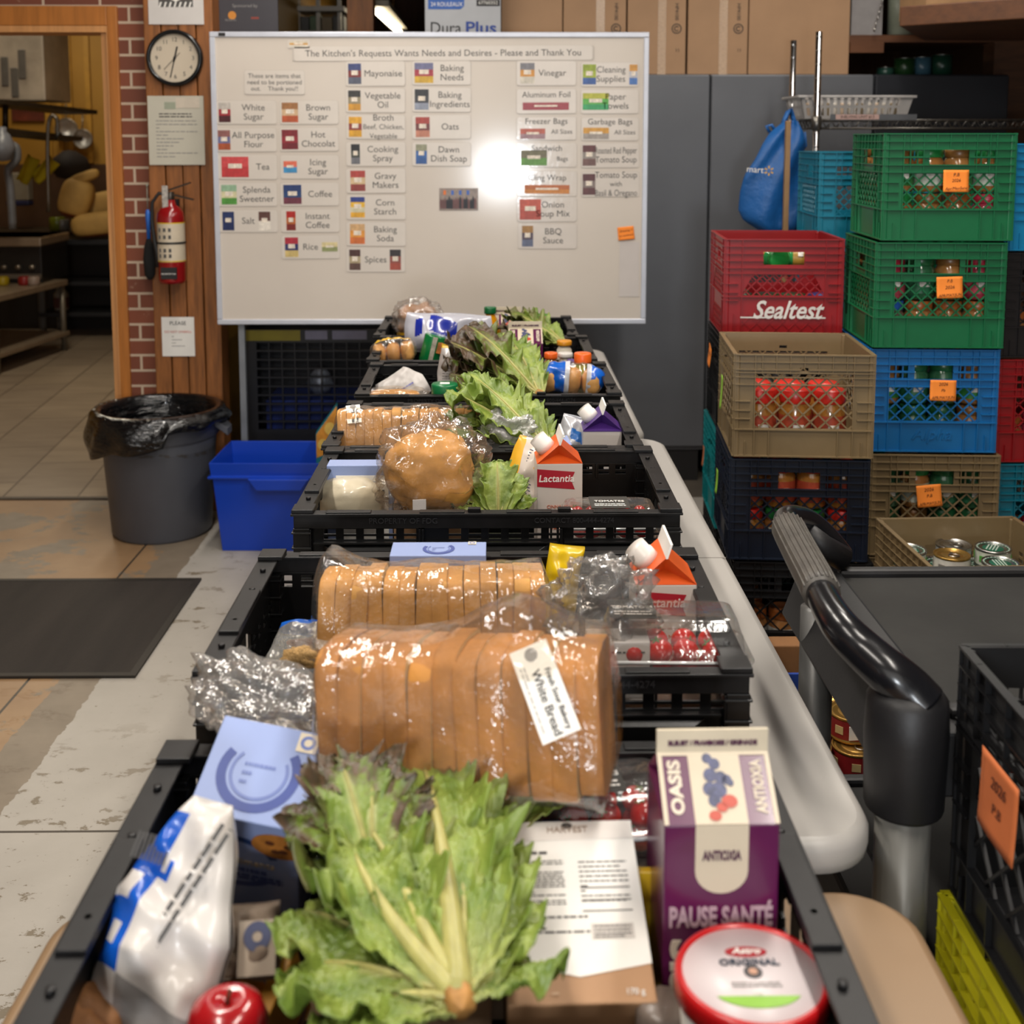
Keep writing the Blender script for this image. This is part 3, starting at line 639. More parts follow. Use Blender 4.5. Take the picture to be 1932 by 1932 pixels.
# ================================================================== above the board: boxes on the cabinets, shelf steel, tube lamp
CD = 5.06
czt = ptD(1500, 140, CD).z; CAB = M('cabinet_grey', '#63656a', .42, .15, var=.08, scale=2, bump=.05, bscale=200)
CABD = M('cabinet_dark', '#26282e', .45, .3, var=.08, scale=2)
def xat(px, d=CD, py=140): return ptD(px, py, d).x
for nm, a, b, m, lb in (('a', 960, 1341, CAB, 'grey steel cabinet behind the right edge of the whiteboard'), ('b', 1342, 1650, CAB, 'grey steel cabinet behind the blue hanging bag'), ('c', 1652, 1906, CABD, 'dark steel cabinet at the right behind the green crates')):
    x0, x1 = xat(a), xat(b); t = thing('steel_cabinet', lb, 'cabinet', ((x0+x1)/2, CD, 0), group='steel cabinets along the back'); w = x1-x0
    G().b2((-w/2+.001, .02, .14), (w/2-.001, .6, czt)).build('body', m, t, .003); G().b2((-w/2+.003, 0, .16), (w/2-.003, .02, czt-.004)).build('door', m, t, .004)
    G().b2((-w/2+.02, .03, 0), (w/2-.02, .58, .14)).build('plinth', BLK, t)
CBX = M('cardboard', '#a98666', .8, var=.07, scale=5, bump=.1); TAPE = M('clear_tape', '#bfa184', .18, var=.15, scale=60, coat=1, bump=.7, bscale=80, stretch=(1, 1, 6))
def cbox(px0, px1, label, d=5.1, h=.5, z=None, mat=CBX, marks=True, dep=.36, plain=False):
    z = czt if z is None else z; x0, x1 = xat(px0, d, 60), xat(px1, d, 60); w = x1-x0
    t = thing('cardboard_box', label, 'box', ((x0+x1)/2, d, z+.001), group='cardboard boxes on the cabinets')
    G().b2((-w/2, 0, 0), (w/2, dep, h)).build('carton', mat, t, .003)
    if not plain:
        G().b2((w*.02, -.0012, 0), (w*.16, -.0002, h)).build('clear_tape', TAPE, t)
    if marks:
        mx = frame((w*.34, -.0008, .19), XA, ZA); arcstrip('printed_symbol', 0, 0, .017, .021, 0, 359, BLK, mx, t); arcstrip('printed_symbol', 0, 0, .007, .011, 40, 320, BLK, mx, t)
        text('HP4100', .022, BLK, frame((w*.34, -.001, .26), (0, 0, -1), XA), t); text('11', .02, BLK, frame((w*.36, -.001, .1), XA, ZA), t)
    return t
cbox(946, 1061, 'brown box with printed square marks next to the white paper towel carton', plain=True, marks=False, h=.6)
cbox(1063, 1181, 'brown box with a round printed symbol, second brown box from the white carton', h=.6)
cbox(1184, 1294, 'brown box with a round printed symbol above the right corner of the whiteboard', h=.55)
cbox(1298, 1411, 'brown taped box just left of the large plain brown box', h=.58)
cbox(1413, 1603, 'large plain brown box at the right end of the box row', h=.5, marks=False, plain=True)
x0, x1 = xat(802, 5.0, 40), xat(945, 5.0, 40); w = x1-x0
zz = ptD(870, 75, 5.0).z
t = thing('paper_towel_carton', 'white and blue carton of paper towels above the middle of the whiteboard', 'box', ((x0+x1)/2, 4.99, zz)); kx = w/143
G().b2((-w/2, 0, 0), (w/2, .3, .5)).build('carton', M('carton_white', '#aeb0b4', .5, var=.04), t, .003)
def cxz(px, py): p = ptD(px, py, 5.0); return p.x-(x0+x1)/2, p.z-zz
a = cxz(840, 52); text('Dura', .066, BLK, frame((a[0]+.002, -.0012, a[1]-.004), XA, ZA), t, wx=.125)
a = cxz(905, 52); text('Plus', .068, M('dark_blue_print', '#1c3c8c', .5), frame((a[0]+.005, -.0012, a[1]-.004), XA, ZA), t, bold=.0015, wx=.125)
BLU = M('blue_print', '#2458a8', .5); a0 = cxz(808, 18); a1 = cxz(878, -40); decal('blue_panel', [(a0[0], a0[1]), (a1[0]-.02, a0[1]), (a1[0]-.006, a0[1]+.012), (a1[0], a1[1]), (a0[0], a1[1])], BLU, frame((0, 0, 0), XA, ZA), t)
a = cxz(843, 9); text('24 ROULEAUX', .024, WHT, frame((a[0], -.0015, a[1]), XA, ZA), t, maxw=.13)
a = cxz(921, 6); decal('black_panel', rect(a[0], a[1], .095, .026), BLK, frame((0, 0, 0), XA, ZA), t); text('67760352', .02, WHT, frame((a[0], -.0015, a[1]), XA, ZA), t)
# low shelf carrying those things behind the board
t = thing('wooden_shelf', 'wooden shelf behind the whiteboard carrying the white carton', 'shelf', (0, 0, 0)); xs0, xs1 = xat(640, 5.0), xat(948, 5.0)
G().b2((xs0, 4.97, zz-.04), (xs1-.05, 5.45, zz-.001)).build('board', WOODD, t)
for x in (xs0+.03, xs1-.04): G().b2((x-.02, 5.35, 0), (x+.02, 5.4, zz-.04)).build('upright', WOODD, t)
a = ptD(410, 60, 4.80); b = ptD(523, -30, 4.80)
t = thing('dark_poster', 'dark grey sponsor banner with small coloured logos at the top left of the whiteboard', 'poster', ((a.x+b.x)/2, 4.8, a.z-.3)); w = b.x-a.x; h = b.z-a.z+.3; mx = frame((0, 0, 0), XA, ZA)
G().b2((-w/2, 0, 0), (w/2, .01, h)).build('banner', M('banner_dark', '#37343a', .5, var=.05), t); G().b2((-.01, .012, -.25), (.01, .032, h)).build('banner_bracket', BLK, t)
def bx(px, py): p = ptD(px, py, 4.8); return p.x-(a.x+b.x)/2, p.z-(a.z-.3)
q = bx(462, 11); text('Sponsored by', .018, LINK, frame((q[0], -.001, q[1]), XA, ZA), t); q = bx(438, 29); decal('orange_logo', disc(q[0], q[1], .016), M('logo_orange', '#c8822c', .5), mx, t); q = bx(481, 34); decal('red_logo', rect(q[0], q[1], .03, .008), M('logo_red', '#8a3a2c', .5), mx, t); q = bx(440, 38); text('REGION', .012, LINK, frame((q[0]-.01, -.001, q[1]), XA, ZA), t)
x0, x1 = xat(655, 5.9, 30), xat(704, 5.9, 30)
struct('wall_post', G().b2((x0, 5.9, 0), (x1, 6.02, 2.99)), WOOD, 'timber post seen above the whiteboard')
struct('trim_3', G().b2((xat(704, 6.4), 6.4, 2.5), (3.2, 6.56, 2.7)).b2((-1.12, 6.4, 2.42), (3.2, 6.5, 2.5)), WOOD, 'brown timber ceiling beam beyond the boxes')
t = thing('steel_shelving', 'pale metal shelving seen in the dark above the whiteboard', 'shelving', (0, 0, 0)); PM = M('pale_pipe', '#8d867c', .5)
for px in (522, 562, 600, 640): a = ptD(px, 40, 6.9); G().b2((a.x-.01, 6.9, 0), (a.x+.01, 6.93, 2.5)).build('upright', PM, t)
for py in (16, 62): a = ptD(500, py, 6.88); b = ptD(650, py, 6.88); G().b2((a.x, 6.86, a.z-.015), (b.x, 7.3, a.z+.012)).build('shelf_board', PM, t)
rr = random.Random(5)
for k in range(6):
    a = ptD(528+k*22, 61, 6.95); G().b2((a.x-.03, 6.97, a.z+.014), (a.x+.03, 7.1, a.z+.05+rr.random()*.05)).build('stored_carton', M('dull_'+str(k % 3), ['#4a5a40', '#6a5a40', '#3c3a38'][k % 3], .6), None)
for k, o in enumerate([o for o in COL.objects if o.name.startswith('stored_carton')]): tag(o, 'small dull carton on the dark metal shelving, %s from the left' % ordn(k), 'box', 'cartons on the dark shelving')
TUB = M('tube_glow', '#fff0d0', .4, var=0, emis=9)
t = thing('tube_lamp', 'glowing fluorescent tube lamp above the middle of the whiteboard', 'lamp', (0, 0, 0)); a = ptD(712, 22, 7.0); b = Vector((a.x+.02, 8.3, a.z))
g = G(); g.tube([a, b], .02, 10); g.build('tube', TUB, t); g = G(); g.b2((a.x-.05, 6.95, a.z+.025), (b.x+.05, 8.35, a.z+.06)); g.build('housing', M('lamp_white', '#b8b0a0', .5), t); g = G(); g.tube([(a.x, 7.2, a.z+.06), (a.x, 7.2, 3.0)], .004, 6); g.tube([(a.x, 8.1, a.z+.06), (a.x, 8.1, 3.0)], .004, 6); g.build('chains', STEEL, t)
# ================================================================== right: timber shelves, rack
p = ptD(1885, 90, 5.3)
struct('wall_post_right', G().b2((xat(1876, 5.3, 100), 5.3, 0), (xat(1990, 5.3, 100), 5.42, 2.99)), WOODD, 'dark timber post at the far right')
a = ptD(1606, 75, 5.35); zs = ptD(1700, 62, 5.0).z
t = thing('wall_shelf', 'brown timber shelf at the upper right, above the dark cabinet', 'shelf', (0, 0, 0)); WB = M('shelf_brown', '#5b3519', .55, var=.25, scale=5, stretch=(1, 8, 8))
x0 = xat(1603, 5.1, 70)
G().b2((x0, 5.1, zs-.03), (xat(1876, 5.1), 5.6, zs)).build('shelf_board', WB, t); G().b2((x0, 5.08, zs-.075), (x0+.14, 5.12, zs-.03)).build('bracket', WB, t)
g = G(); q = ptD(1640, 0, 5.05); 
for k in range(9):
    z = zs+.01+k*.024; g.tube([(x0+.09+k*.006, 5.06, z), (x0+.095+k*.006, 5.06+.004*(k % 2), z+.02)], .004, 6)
g.build('chain', STEEL, t)
x1_ = xat(1665, 5.15, 30); G().b2((x0+.02, 5.15, zs+.001), (x1_, 5.4, zs+.5)).build('white_carton', M('carton_grey_white', '#8f8b8a', .5), None)
o = [o for o in COL.objects if o.name == 'white_carton'][0]; tag(o, 'tall white carton standing at the left end of the brown timber shelf', 'box')
t = thing('milk_jug', 'translucent pale jug beside the white carton on the brown timber shelf', 'jug', (x1_+.1, 5.2, zs+.001)); G().lathe([(.05, 0), (.06, .01), (.06, .16), (.03, .22), (.02, .24)], 20).build('bottle', M('jug_plastic', '#7a8072', .3), t); G().lathe([(.022, .24), (.022, .26)], 16).build('cap', M('jug_cap', '#4c6c44', .4), t)
t = thing('loft_shelf', 'thick timber shelf high at the upper right corner', 'shelf', (0, 0, 0)); a = ptD(1697, 50, 4.3); zt = a.z
g = G(); y0, y1 = 3.3, 4.9
g.poly([(a.x, 4.3, zt), (a.x+1.2, 3.3, zt), (2.9, 3.3, zt), (2.9, 4.9, zt), (a.x+.3, 4.9, zt)], (0, 0, .07)); g.build('board', WB, t, .004)
G().b2((2.75, 4.75, 0), (2.88, 4.88, zt-.001)).build('post', WB, t)
a = ptD(1722, 18, 4.55); G().b2((a.x+.05, 4.55, zt+.071), (a.x+.9, 4.85, zt+.4)).build('cardboard_box', M('cardboard_light', '#a5825c', .8), None)
o = [o for o in COL.objects if o.name.startswith('cardboard_box') and o.type == 'MESH'][0]; tag(o, 'brown box on the high timber shelf in the upper right corner', 'box')
# cans on the dark cabinet
for k, (px, c, s) in enumerate(((1670, '#24443a', .8), (1706, '#1c3a1c', 1), (1739, '#3a5a6a', .85), (1776, '#16382a', 1))):
    a = ptD(px, 138, 5.25); t = thing('food_tin', ['small dark green tin at the left on top of the dark cabinet', 'green tin on the dark cabinet, second from the left', 'blue-labelled tin on the dark cabinet', 'tallest dark green tin on the dark cabinet'][k], 'tin', (a.x, 5.25, czt+.001), group='tins on the dark cabinet')
    h = (.035, .075, .08, .09)[k]; G().lathe([(.045*s, 0), (.045*s, h)], 20).build('can_body', M('tin_dark'+str(k), c, .3), t); G().lathe([(.045*s, h), (.046*s, h+.003), (.04*s, h+.003), (.038*s, h)], 20).build('can_rim', STEEL, t)
# wire rack
FD, BKD = 4.42, 4.80
rk = thing('wire_rack', 'chrome wire shelving rack at the right, in front of the steel cabinets', 'shelving', (0, 0, 0)); ax = ptD(1540, 250, FD).x; rx2 = 2.25; zsf = ptD(1600, 226, FD).z
for x, y in ((ax, FD), (ax, BKD), (rx2, FD), (rx2, BKD)):
    zt_ = ptD(1545, 60, FD).z; g = G(); g.tube([(x, y, 0), (x, y, zt_)], .0125, 12); 
    for k in range(34): g.lathe([(.0128, zt_-.02-k*.05), (.0132, zt_-.018-k*.05), (.0128, zt_-.016-k*.05)], 10, (x, y, 0), caps=False)
    g.build('post', CHROME, rk)
def wshelf(z):
    g = G()
    for zz_ in (z, z-.03):
        for y in (FD, BKD): g.tube([(ax, y, zz_), (rx2, y, zz_)], .003, 6)
        for x in (ax, rx2): g.tube([(x, FD, zz_), (x, BKD, zz_)], .003, 6)
    n = 30
    for k in range(n):
        x = ax+(rx2-ax)*k/n; d = (rx2-ax)/n
        for y in (FD, BKD): g.tube([(x, y, z-.03), (x+d/2, y, z), (x+d, y, z-.03)], .002, 5)
    for k in range(1, 44): x = ax+(rx2-ax)*k/44; g.tube([(x, FD, z+.002), (x, BKD, z+.002)], .0018, 5)
    for k in range(8): y = FD+(BKD-FD)*k/8; g.tube([(ax, y, z), (ax, y+.024, z-.03), (ax, y+.048, z)], .002, 5)
    for x in (ax, rx2):
        for y in (FD, BKD): g.lathe([(.014, z-.04), (.019, z-.035), (.019, z+.01), (.014, z+.015)], 12, (x, y, 0))
    g.build('wire_shelf', M('wire_dark_chrome', '#76726c', .3, .9), rk)
z2 = ptD(1510, 400, FD+.15).z
for z in (zsf, z2, z2-.45, .2): wshelf(z)
# white basket
b0, b1 = ptD(1507, 214, 4.5), ptD(1720, 170, 4.5); bk = thing('plastic_basket', 'white slotted plastic basket on the top wire shelf', 'basket', ((b0.x+b1.x)/2, 4.6, zsf+.005)); w = b1.x-b0.x; h = b1.z-b0.z; WP = M('white_plastic', '#a9a5a2', .35)
for sy in (-1, 1):
    g = G(); gpanel(g, lambda s, q, n: ((s-w/2)*(.9+.1*q/h), sy*(.1+.02*q/h)+n, q), w, h-.008, .003, [(.015+k*.027, a_, .029+k*.027, b_) for k in range(int((w-.03)/.027)) for a_, b_ in ((.012, .04), (.05, .078))]); g.build('long_side', WP, bk)
for sx in (-1, 1):
    g = G(); gpanel(g, lambda s, q, n: (sx*w/2*(.9+.1*q/h)+n, (s-.1)*(1+.2*q/h), q), .2, h-.008, .003, [(.02+k*.027, a_, .034+k*.027, b_) for k in range(6) for a_, b_ in ((.012, .04), (.05, .078))]); g.build('short_side', WP, bk)
G().b2((-w*.45, -.1, 0), (w*.45, .1, .004)).build('bottom', WP, bk)
G().b2((-w/2-.012, -.132, h-.01), (w/2+.012, -.116, h)).b2((-w/2-.012, .116, h-.01), (w/2+.012, .132, h)).b2((-w/2-.012, -.12, h-.01), (-w/2+.004, .12, h)).b2((w/2-.004, -.12, h-.01), (w/2+.012, .12, h)).build('rim', WP, bk, .003)
for k in range(11): 
    x = -w*.38+k*w*.076; t = tag(G().lathe([(.012, 0), (.014, .003), (.014, .05), (.011, .056)], 12).build('small_packet', M('packet_'+str(k % 4), ['#c0a890', '#b8b0a4', '#8a7a60', '#c8c0b4'][k % 4], .4)), 'small pale packet in the white basket, %s from its left end' % ordn(k), 'packet', 'packets in the white basket'); t.location = ((b0.x+b1.x)/2+x, 4.55, zsf+.01)
a = ptD(1635, 221, FD-.02); t = thing('shelf_label', 'long paper label clipped on the front of the top wire shelf', 'label', (a.x, FD-.006, a.z)); mx = frame((0, 0, 0), XA, ZA); decal('holder', rect(.03, 0, .32, .022), M('label_holder', '#5a5c60', .3), mx, t); decal('paper', rect(-.03, .001, .16, .018), M('label_paper', '#b89890', .5), mx, t, .001); text('SHELVING UNIT #13', .014, BLK, frame((-.03, -.002, .001), XA, ZA), t, maxw=.14)
# water bottles seen by their bases on the second shelf
for k, (px, py) in enumerate(((1512, 338), (1505, 374), (1532, 372), (1528, 342))):
    a = ptD(px, py, FD+.06); r_ = .031; t = thing('water_bottle', 'clear bottle lying on the second wire shelf, base outward, %s of the pile' % ['topmost left', 'bottom left', 'bottom right', 'topmost right'][k], 'bottle', (a.x+.015, FD+.04, z2+.006+r_+(.055 if k in (0, 3) else 0)), (PI/2*3, 0, 0), 'bottles lying on the second wire shelf')
    G().lathe([(.008, .012), (.018, .0), (.03, .006), (r_, .02), (r_, .15), (.012, .2)], 20).build('bottle_body', film('bottle_film', '#8a97a8', .1, .6, 40, .5), t); G().lathe([(.014, .195), (.014, .215)], 12).build('cap', M('cap_blue_dark', '#39506e', .4), t)
# wooden stick and blue bag
a = ptD(1487, 228, 4.24); t = tag(G().b2((-.0085, -.012, 0), (.0085, .012, a.z)).build('wooden_stick', M('stick_wood', '#93734e', .6, var=.1), bevel=.002), 'light wooden stick standing between the blue bag and the wire rack', 'stick'); t.location = (a.x, 4.24, 0)
def vb(px, py, d=4.36): p = ptD(px, py, d); return p
bagm = M('blue_bag_fabric', '#0d5496', .5, var=.12, scale=6, bump=.35, bscale=14, dist=.02)
t = thing('shopping_bag', 'blue reusable shopping bag hanging on the wire rack', 'bag', vb(1497, 212))
o0 = vb(1497, 212); rows_ = [(228, 1478, 1499), (250, 1450, 1512), (270, 1436, 1518), (300, 1420, 1512), (330, 1400, 1510), (360, 1393, 1512), (395, 1391, 1510), (415, 1400, 1505), (435, 1430, 1500), (446, 1455, 1490)]
def bagf(u, v):
    k = u*(len(rows_)-1); i = min(int(k), len(rows_)-2); f = k-i; A, B = rows_[i], rows_[i+1]
    y = A[0]*(1-f)+B[0]*f; l = A[1]*(1-f)+B[1]*f; r = A[2]*(1-f)+B[2]*f; a_ = 2*PI*v
    p = vb((l+r)/2+(r-l)/2*math.cos(a_), y); dd = .06*math.sin(a_)*min(1, .15+2.2*u)*(1 if u < .85 else (1-u)/.15*.8+.2)
    p.y = 4.33+dd*.75+.012*math.sin(9*u+5*math.cos(a_)); return p-o0
G().grid(bagf, 30, 32, True).build('bag_body', bagm, t)
g = G(); g.tube([vb(1452, 250)-o0, vb(1446, 238)-o0, vb(1456, 236)-o0, vb(1462, 246)-o0], .006, 8); g.tube([vb(1478, 232)-o0, vb(1490, 212)-o0+Vector((0, .03, 0)), vb(1499, 206)-o0+Vector((0, .06, 0)), vb(1500, 235)-o0], .009, 8); g.tube([vb(1508, 262)-o0, vb(1518, 250)-o0, vb(1520, 275)-o0, vb(1508, 290)-o0], .006, 8); g.build('handles', bagm, t)
q = vb(1423, 320, 4.28)-o0; text('mart', .032, WHT, frame(q+Vector((0, -.015, 0)), (1, 0, -.08), ZA), t)
g = G(); q = vb(1449, 322, 4.28)-o0
for k in range(6): a_ = k*PI/3+PI/6; g.bar(q+Vector((.008*math.cos(a_), -.015, .008*math.sin(a_))), q+Vector((.017*math.cos(a_), -.015, .017*math.sin(a_))), .005, .001, (0, 1, 0))
g.build('printed_spark', M('spark_yellow', '#d8a82c', .5), t)
# ================================================================== milk crates
def crate_mat(n, h): return M('crate_'+n, h, .38, var=.1, scale=8, bump=.12, bscale=120, dist=.0008)
def milk_crate(label, n, hexv, loc, rot, w=.33, d=.33, h=.28, win=(.30, .62), handle=(.70, .84, .10), red=False, lat=.03, alpha=None):
    m = crate_mat(n, hexv); t = thing('milk_crate', label, 'crate', loc, rot, 'stacked plastic milk crates')
    for face in range(4):
        L = w if face % 2 == 0 else d; off = (d if face % 2 == 0 else w)/2
        A = face*PI/2; R = Matrix.Rotation(A, 3, 'Z')
        def mp(s, q, nn, L=L, off=off, R=R): return R @ Vector((s-L/2, -off+.006-nn, q))
        c = .048; z0, z1 = win[0]*h, win[1]*h; hz0, hz1, hw_ = handle[0]*h, handle[1]*h, (handle[2] if face % 2 == 0 else .07)
        holes = [(c, z0, L-c, z1), (L/2-hw_/2, hz0, L/2+hw_/2, hz1)]
        if not red:
            for k in range(2):
                zz_ = hz0+(hz1-hz0)*k/2
                for a, b in ((c, L/2-hw_/2-.012), (L/2+hw_/2+.012, L-c)):
                    nn_ = 3
                    for q in range(nn_): xa = a+(b-a)*q/nn_+.002; holes.append((xa, zz_+.003, a+(b-a)*(q+1)/nn_-.002, zz_+(hz1-hz0)/2-.003))
        g = G(); gpanel(g, mp, L, h-.003, .003, holes)
        def rib(s0, s1, q, t_=.0022, out=.0075): g.box(mp((s0+s1)/2, q, .003+out/2), (s1-s0, out, t_), R)
        def vrib(s, q0, q1, t_=.0022, out=.0065): g.box(mp(s, (q0+q1)/2, .003+out/2), (t_, out, q1-q0), R)
        def blocked(a, b, q): return q > hz0 and q < hz1
        for k in range(5):
            q = h*(.70+k*.072)
            if q < h-.004:
                if hz0 < q < hz1: rib(.0, L/2-hw_/2, q); rib(L/2+hw_/2, L, q)
                else: rib(0, L, q)
        rib(0, L, h-.004, .003)
        rib(0, L, z1+.004, .0025); rib(0, L, z0-.003, .003); rib(0, L, .003, .003)
        for q in (.37, .45, .54): rib(0, c*.8, h*q, .002); rib(L-c*.8, L, h*q, .002)
        for s in (.001, c, L-c, L-.003): vrib(s, .002, h-.002)
        for k in range(7):
            s = c+(L-2*c)*(k+.5)/7
            if not red: 
                vrib(s, hz1 if abs(s-L/2) < hw_/2+.005 else z1, h-.004, .0018)
        for s in (c*.55, L-c*.55): vrib(s, .002, z0*.55, .002)
        if not red: vrib(c+(L-2*c)*.15, 0, z0); vrib(L-c-(L-2*c)*.15, 0, z0)
        # diagonal lattice inside the window
        def diag(a, b, q0, q1, sp, nrm=.0015, tt=.0035, out=.004):
            W_ = b-a; H_ = q1-q0; k = -H_
            while k < W_:
                s0, s1 = max(0, k), min(W_, k+H_)
                if s1-s0 > .003:
                    for fl in (0, 1):
                        P = (s0, s0-k), (s1, s1-k)
                        if fl: P = [(W_-x, y) for x, y in P]
                        g.bar(mp(a+P[0][0], q0+P[0][1], nrm), mp(a+P[1][0], q0+P[1][1], nrm), out, tt, up=(0, 0, 1)) if False else g.bar(mp(a+P[0][0], q0+P[0][1], nrm), mp(a+P[1][0], q0+P[1][1], nrm), tt, out, up=tuple(R @ Vector((0, 1, 0))))
                k += sp
        diag(c, L-c, z0, z1, lat)
        if red:
            diag(c, L-c, .008, z0-.052, .036, .0035, .0025, .003)
            # sloped cheeks turn the window into a trapezoid
            for sgn in (-1, 1):
                x0_ = L/2+sgn*(L/2-c); x1_ = L/2+sgn*hw_*.62
                P = [mp(x0_, z0, .0045), mp(x0_, hz0, .0045), mp(x1_, hz0, .0045)]
                g.poly(P, R @ Vector((0, .003, 0)))
        g.build('side_wall', m, t)
    g = G(); gpanel(g, lambda s, q, nn: (s-w/2+.004, q-d/2+.004, .002+nn), w-.008, d-.008, .004, [(.02+i*.042, .02+j*.042, .05+i*.042, .05+j*.042) for i in range(7) for j in range(7)]); g.build('bottom', m, t)
    for sx in (-1, 1):
        for sy in (-1, 1): G().box((sx*(w/2-.006), sy*(d/2-.006), h/2-.002), (.013, .013, h-.006)).build('corner_post', m, t, .003)
    mf = frame((0, -d/2-.0045, 0), XA, ZA)
    if alpha: text(alpha, .045, m, frame((0, -d/2+.0028, h*.17), XA, ZA), t, 'embossed_lettering', ex=.002, shear=.3)
    if red:
        text('Sealtest', .072, M('white_lettering', '#d8d2cc', .5), frame((.01, -d/2-.0042, h*.27), XA, ZA), t, 'lettering', ex=.0005, shear=.35, bold=.0012, wx=.2)
        g = G(); g.box((-.085, -d/2-.0042, h*.2), (.07, .0008, .004)); g.box((.09, -d/2-.0042, h*.2), (.06, .0008, .004)); g.build('lettering', M('white_lettering', ''), t)
    return t
JC = {}
GOLD = M('tin_gold', '#b08a48', .3, .8, var=.06)
def jar(label, loc, body, lid, lab, r=.037, h=.112, group='jars in the milk crates', lie=0):
    key = (body, lid, lab, r, h)
    if key in JC: return dup(JC[key], loc, (PI/2, 0, lie) if lie else 0, label, group)
    t = thing('food_jar', label, 'jar', loc, (PI/2, 0, lie) if lie else 0, group); c = M('jar_'+body, '#'+body, .15, coat=.6, var=.05)
    G().lathe([(r*.9, 0), (r, .006), (r, h*.68), (r*.86, h*.78), (r*.84, h*.8)], 20).build('jar_body', c, t)
    G().lathe([(r*.93, h*.79), (r*.95, h*.8), (r*.95, h*.985), (r*.9, h)], 20).build('lid', M('lid_'+lid, '#'+lid, .3, var=.03), t)
    lb = G().lathe([(r+.0006, h*.14), (r+.0006, h*.6)], 20, caps=False).build('label', M('jlabel_'+lab, '#'+lab, .4, var=.2, scale=40), t)
    g = G()
    for k in range(3): a = k*2.1-PI/2; g.box(((r+.001)*math.cos(a), (r+.001)*math.sin(a), h*.38), (.026, .0015, h*.16), Matrix.Rotation(a+PI/2, 3, 'Z'))
    g.build('printed_band', M('band_'+body, '#d8d2c8', .4, var=.4, scale=70), lb)
    JC[key] = t; return t
def fill(crate, where, layers, w=.33, d=.33, side=True, ll=.118, group=None):
    """jars standing in the crate: front row and left column, layer by layer"""
    loc = Vector(crate.location); R = Matrix.Rotation(crate.rotation_euler[2], 3, 'Z'); sp = .0755
    for li, pal in enumerate(layers):
        pos = [((i-1.5)*sp, -d/2+.05, i) for i in range(4)]+([((-1.5)*sp, -d/2+.05+sp*(j+1), 4+j) for j in range(3)] if side else [])
        for x, y, i in pos:
            b, l, lb, ds = pal[i % len(pal)]
            p = loc+R @ Vector((x, y, .008+li*ll))
            nm = ('%s from left in front' % ordn(i)) if i < 4 else ('%s back along the left' % ordn(i-3))
            jar('%s, %s, %s layer, in %s' % (ds, nm, ['lower', 'upper'][li], where) if len(layers) > 1 else '%s, %s, in %s' % (ds, nm, where), p, b, l, lb, group=group or ('jars in '+where))
PBG = ('a06a38', '1f7a3c', 'c8ccc0', 'green-lidded jar'); PBR = ('a06a2c', 'c8281e', 'a8442c', 'red-lidded jar'); PBB = ('9a6a3a', '7a5228', '2f7a38', 'brown-lidded jar')
PIN = ('a83448', 'b02a40', 'c04a58', 'pink-labelled jar'); WHL = ('a87444', 'a05a2a', 'c4c4c0', 'white-labelled jar'); BLJ = ('6a5a50', '2456a8', 'b8b0a8', 'blue-lidded jar'); GRN = ('2a5a3c', '1c5a34', '2a6a48', 'dark green jar')
rt = -math.radians(3.2)
def place(px, pyt, D, w=.33, d=.33, rot=rt):
    """crate whose front left top corner projects to (px,pyt) at depth D; returns centre x,y and top z"""
    p = ptD(px, pyt, D); R = Matrix.Rotation(rot, 3, 'Z'); c = p+R @ Vector((w/2, d/2, 0)); return c.x, c.y, p.z
# column 2 : green green blue beige beige
x, y, z = place(1671, 248, 3.07); zt2 = z; H = .281
top = [z-k*H for k in range(6)]
gr = '#09633a'
k1 = milk_crate('top green milk crate of the tall stack, with an orange note reading P.B. 2026', 'green', gr, (x, y, top[1]), rt, h=H-.002)
k2 = milk_crate('second green milk crate, directly under the top green one', 'green', gr, (x-.012, y, top[2]), rt, h=H-.002)
k3 = milk_crate('bright blue milk crate with embossed lettering, under the two green crates', 'blue', '#0c629e', (x-.014, y+.01, top[3]), rt, h=H-.002, alpha='Alpha', lat=.032)
k4 = milk_crate('beige milk crate under the blue crate, with a tilted orange note', 'beige', '#7b684a', (x-.004, y, top[4]), rt, h=H-.002, lat=.034)
k5 = milk_crate('beige milk crate at the foot of the stack under the blue crate', 'beige', '#7b684a', (x-.004, y, top[4]-H), rt, h=H-.002)
b5 = top[4]-H
t = thing('crate_dolly', 'low black dolly under the stack with the blue crate', 'dolly', (x-.004, y, 0)); G().b2((-.16, -.16, .03), (.16, .16, max(.035, b5-.001))).build('platform', BLK, t, .004)
for sx in (-1, 1):
    for sy in (-1, 1): G().tube([(sx*.12-.015, sy*.12, .016), (sx*.12+.015, sy*.12, .016)], .015, 12).build('wheel', M('wheel_grey', '#555', .6) if False else M('wheel_grey', '#555555', .6), t)
fill(k1, 'the top green crate', [[PBG, PBB, WHL, PIN, PBG], [PBB, PBG, PBB, PBG]])
fill(k2, 'the second green crate', [[BLJ, WHL, WHL, WHL], [PIN, GRN, PBB, PIN]])
fill(k3, 'the blue crate', [[GRN, GRN, GRN, PBB], [PBB, GRN, GRN, PBB]])
fill(k4, 'the lower beige crate', [[GRN, PBB, GRN, GRN], [GRN, PBG, GRN, GRN]])
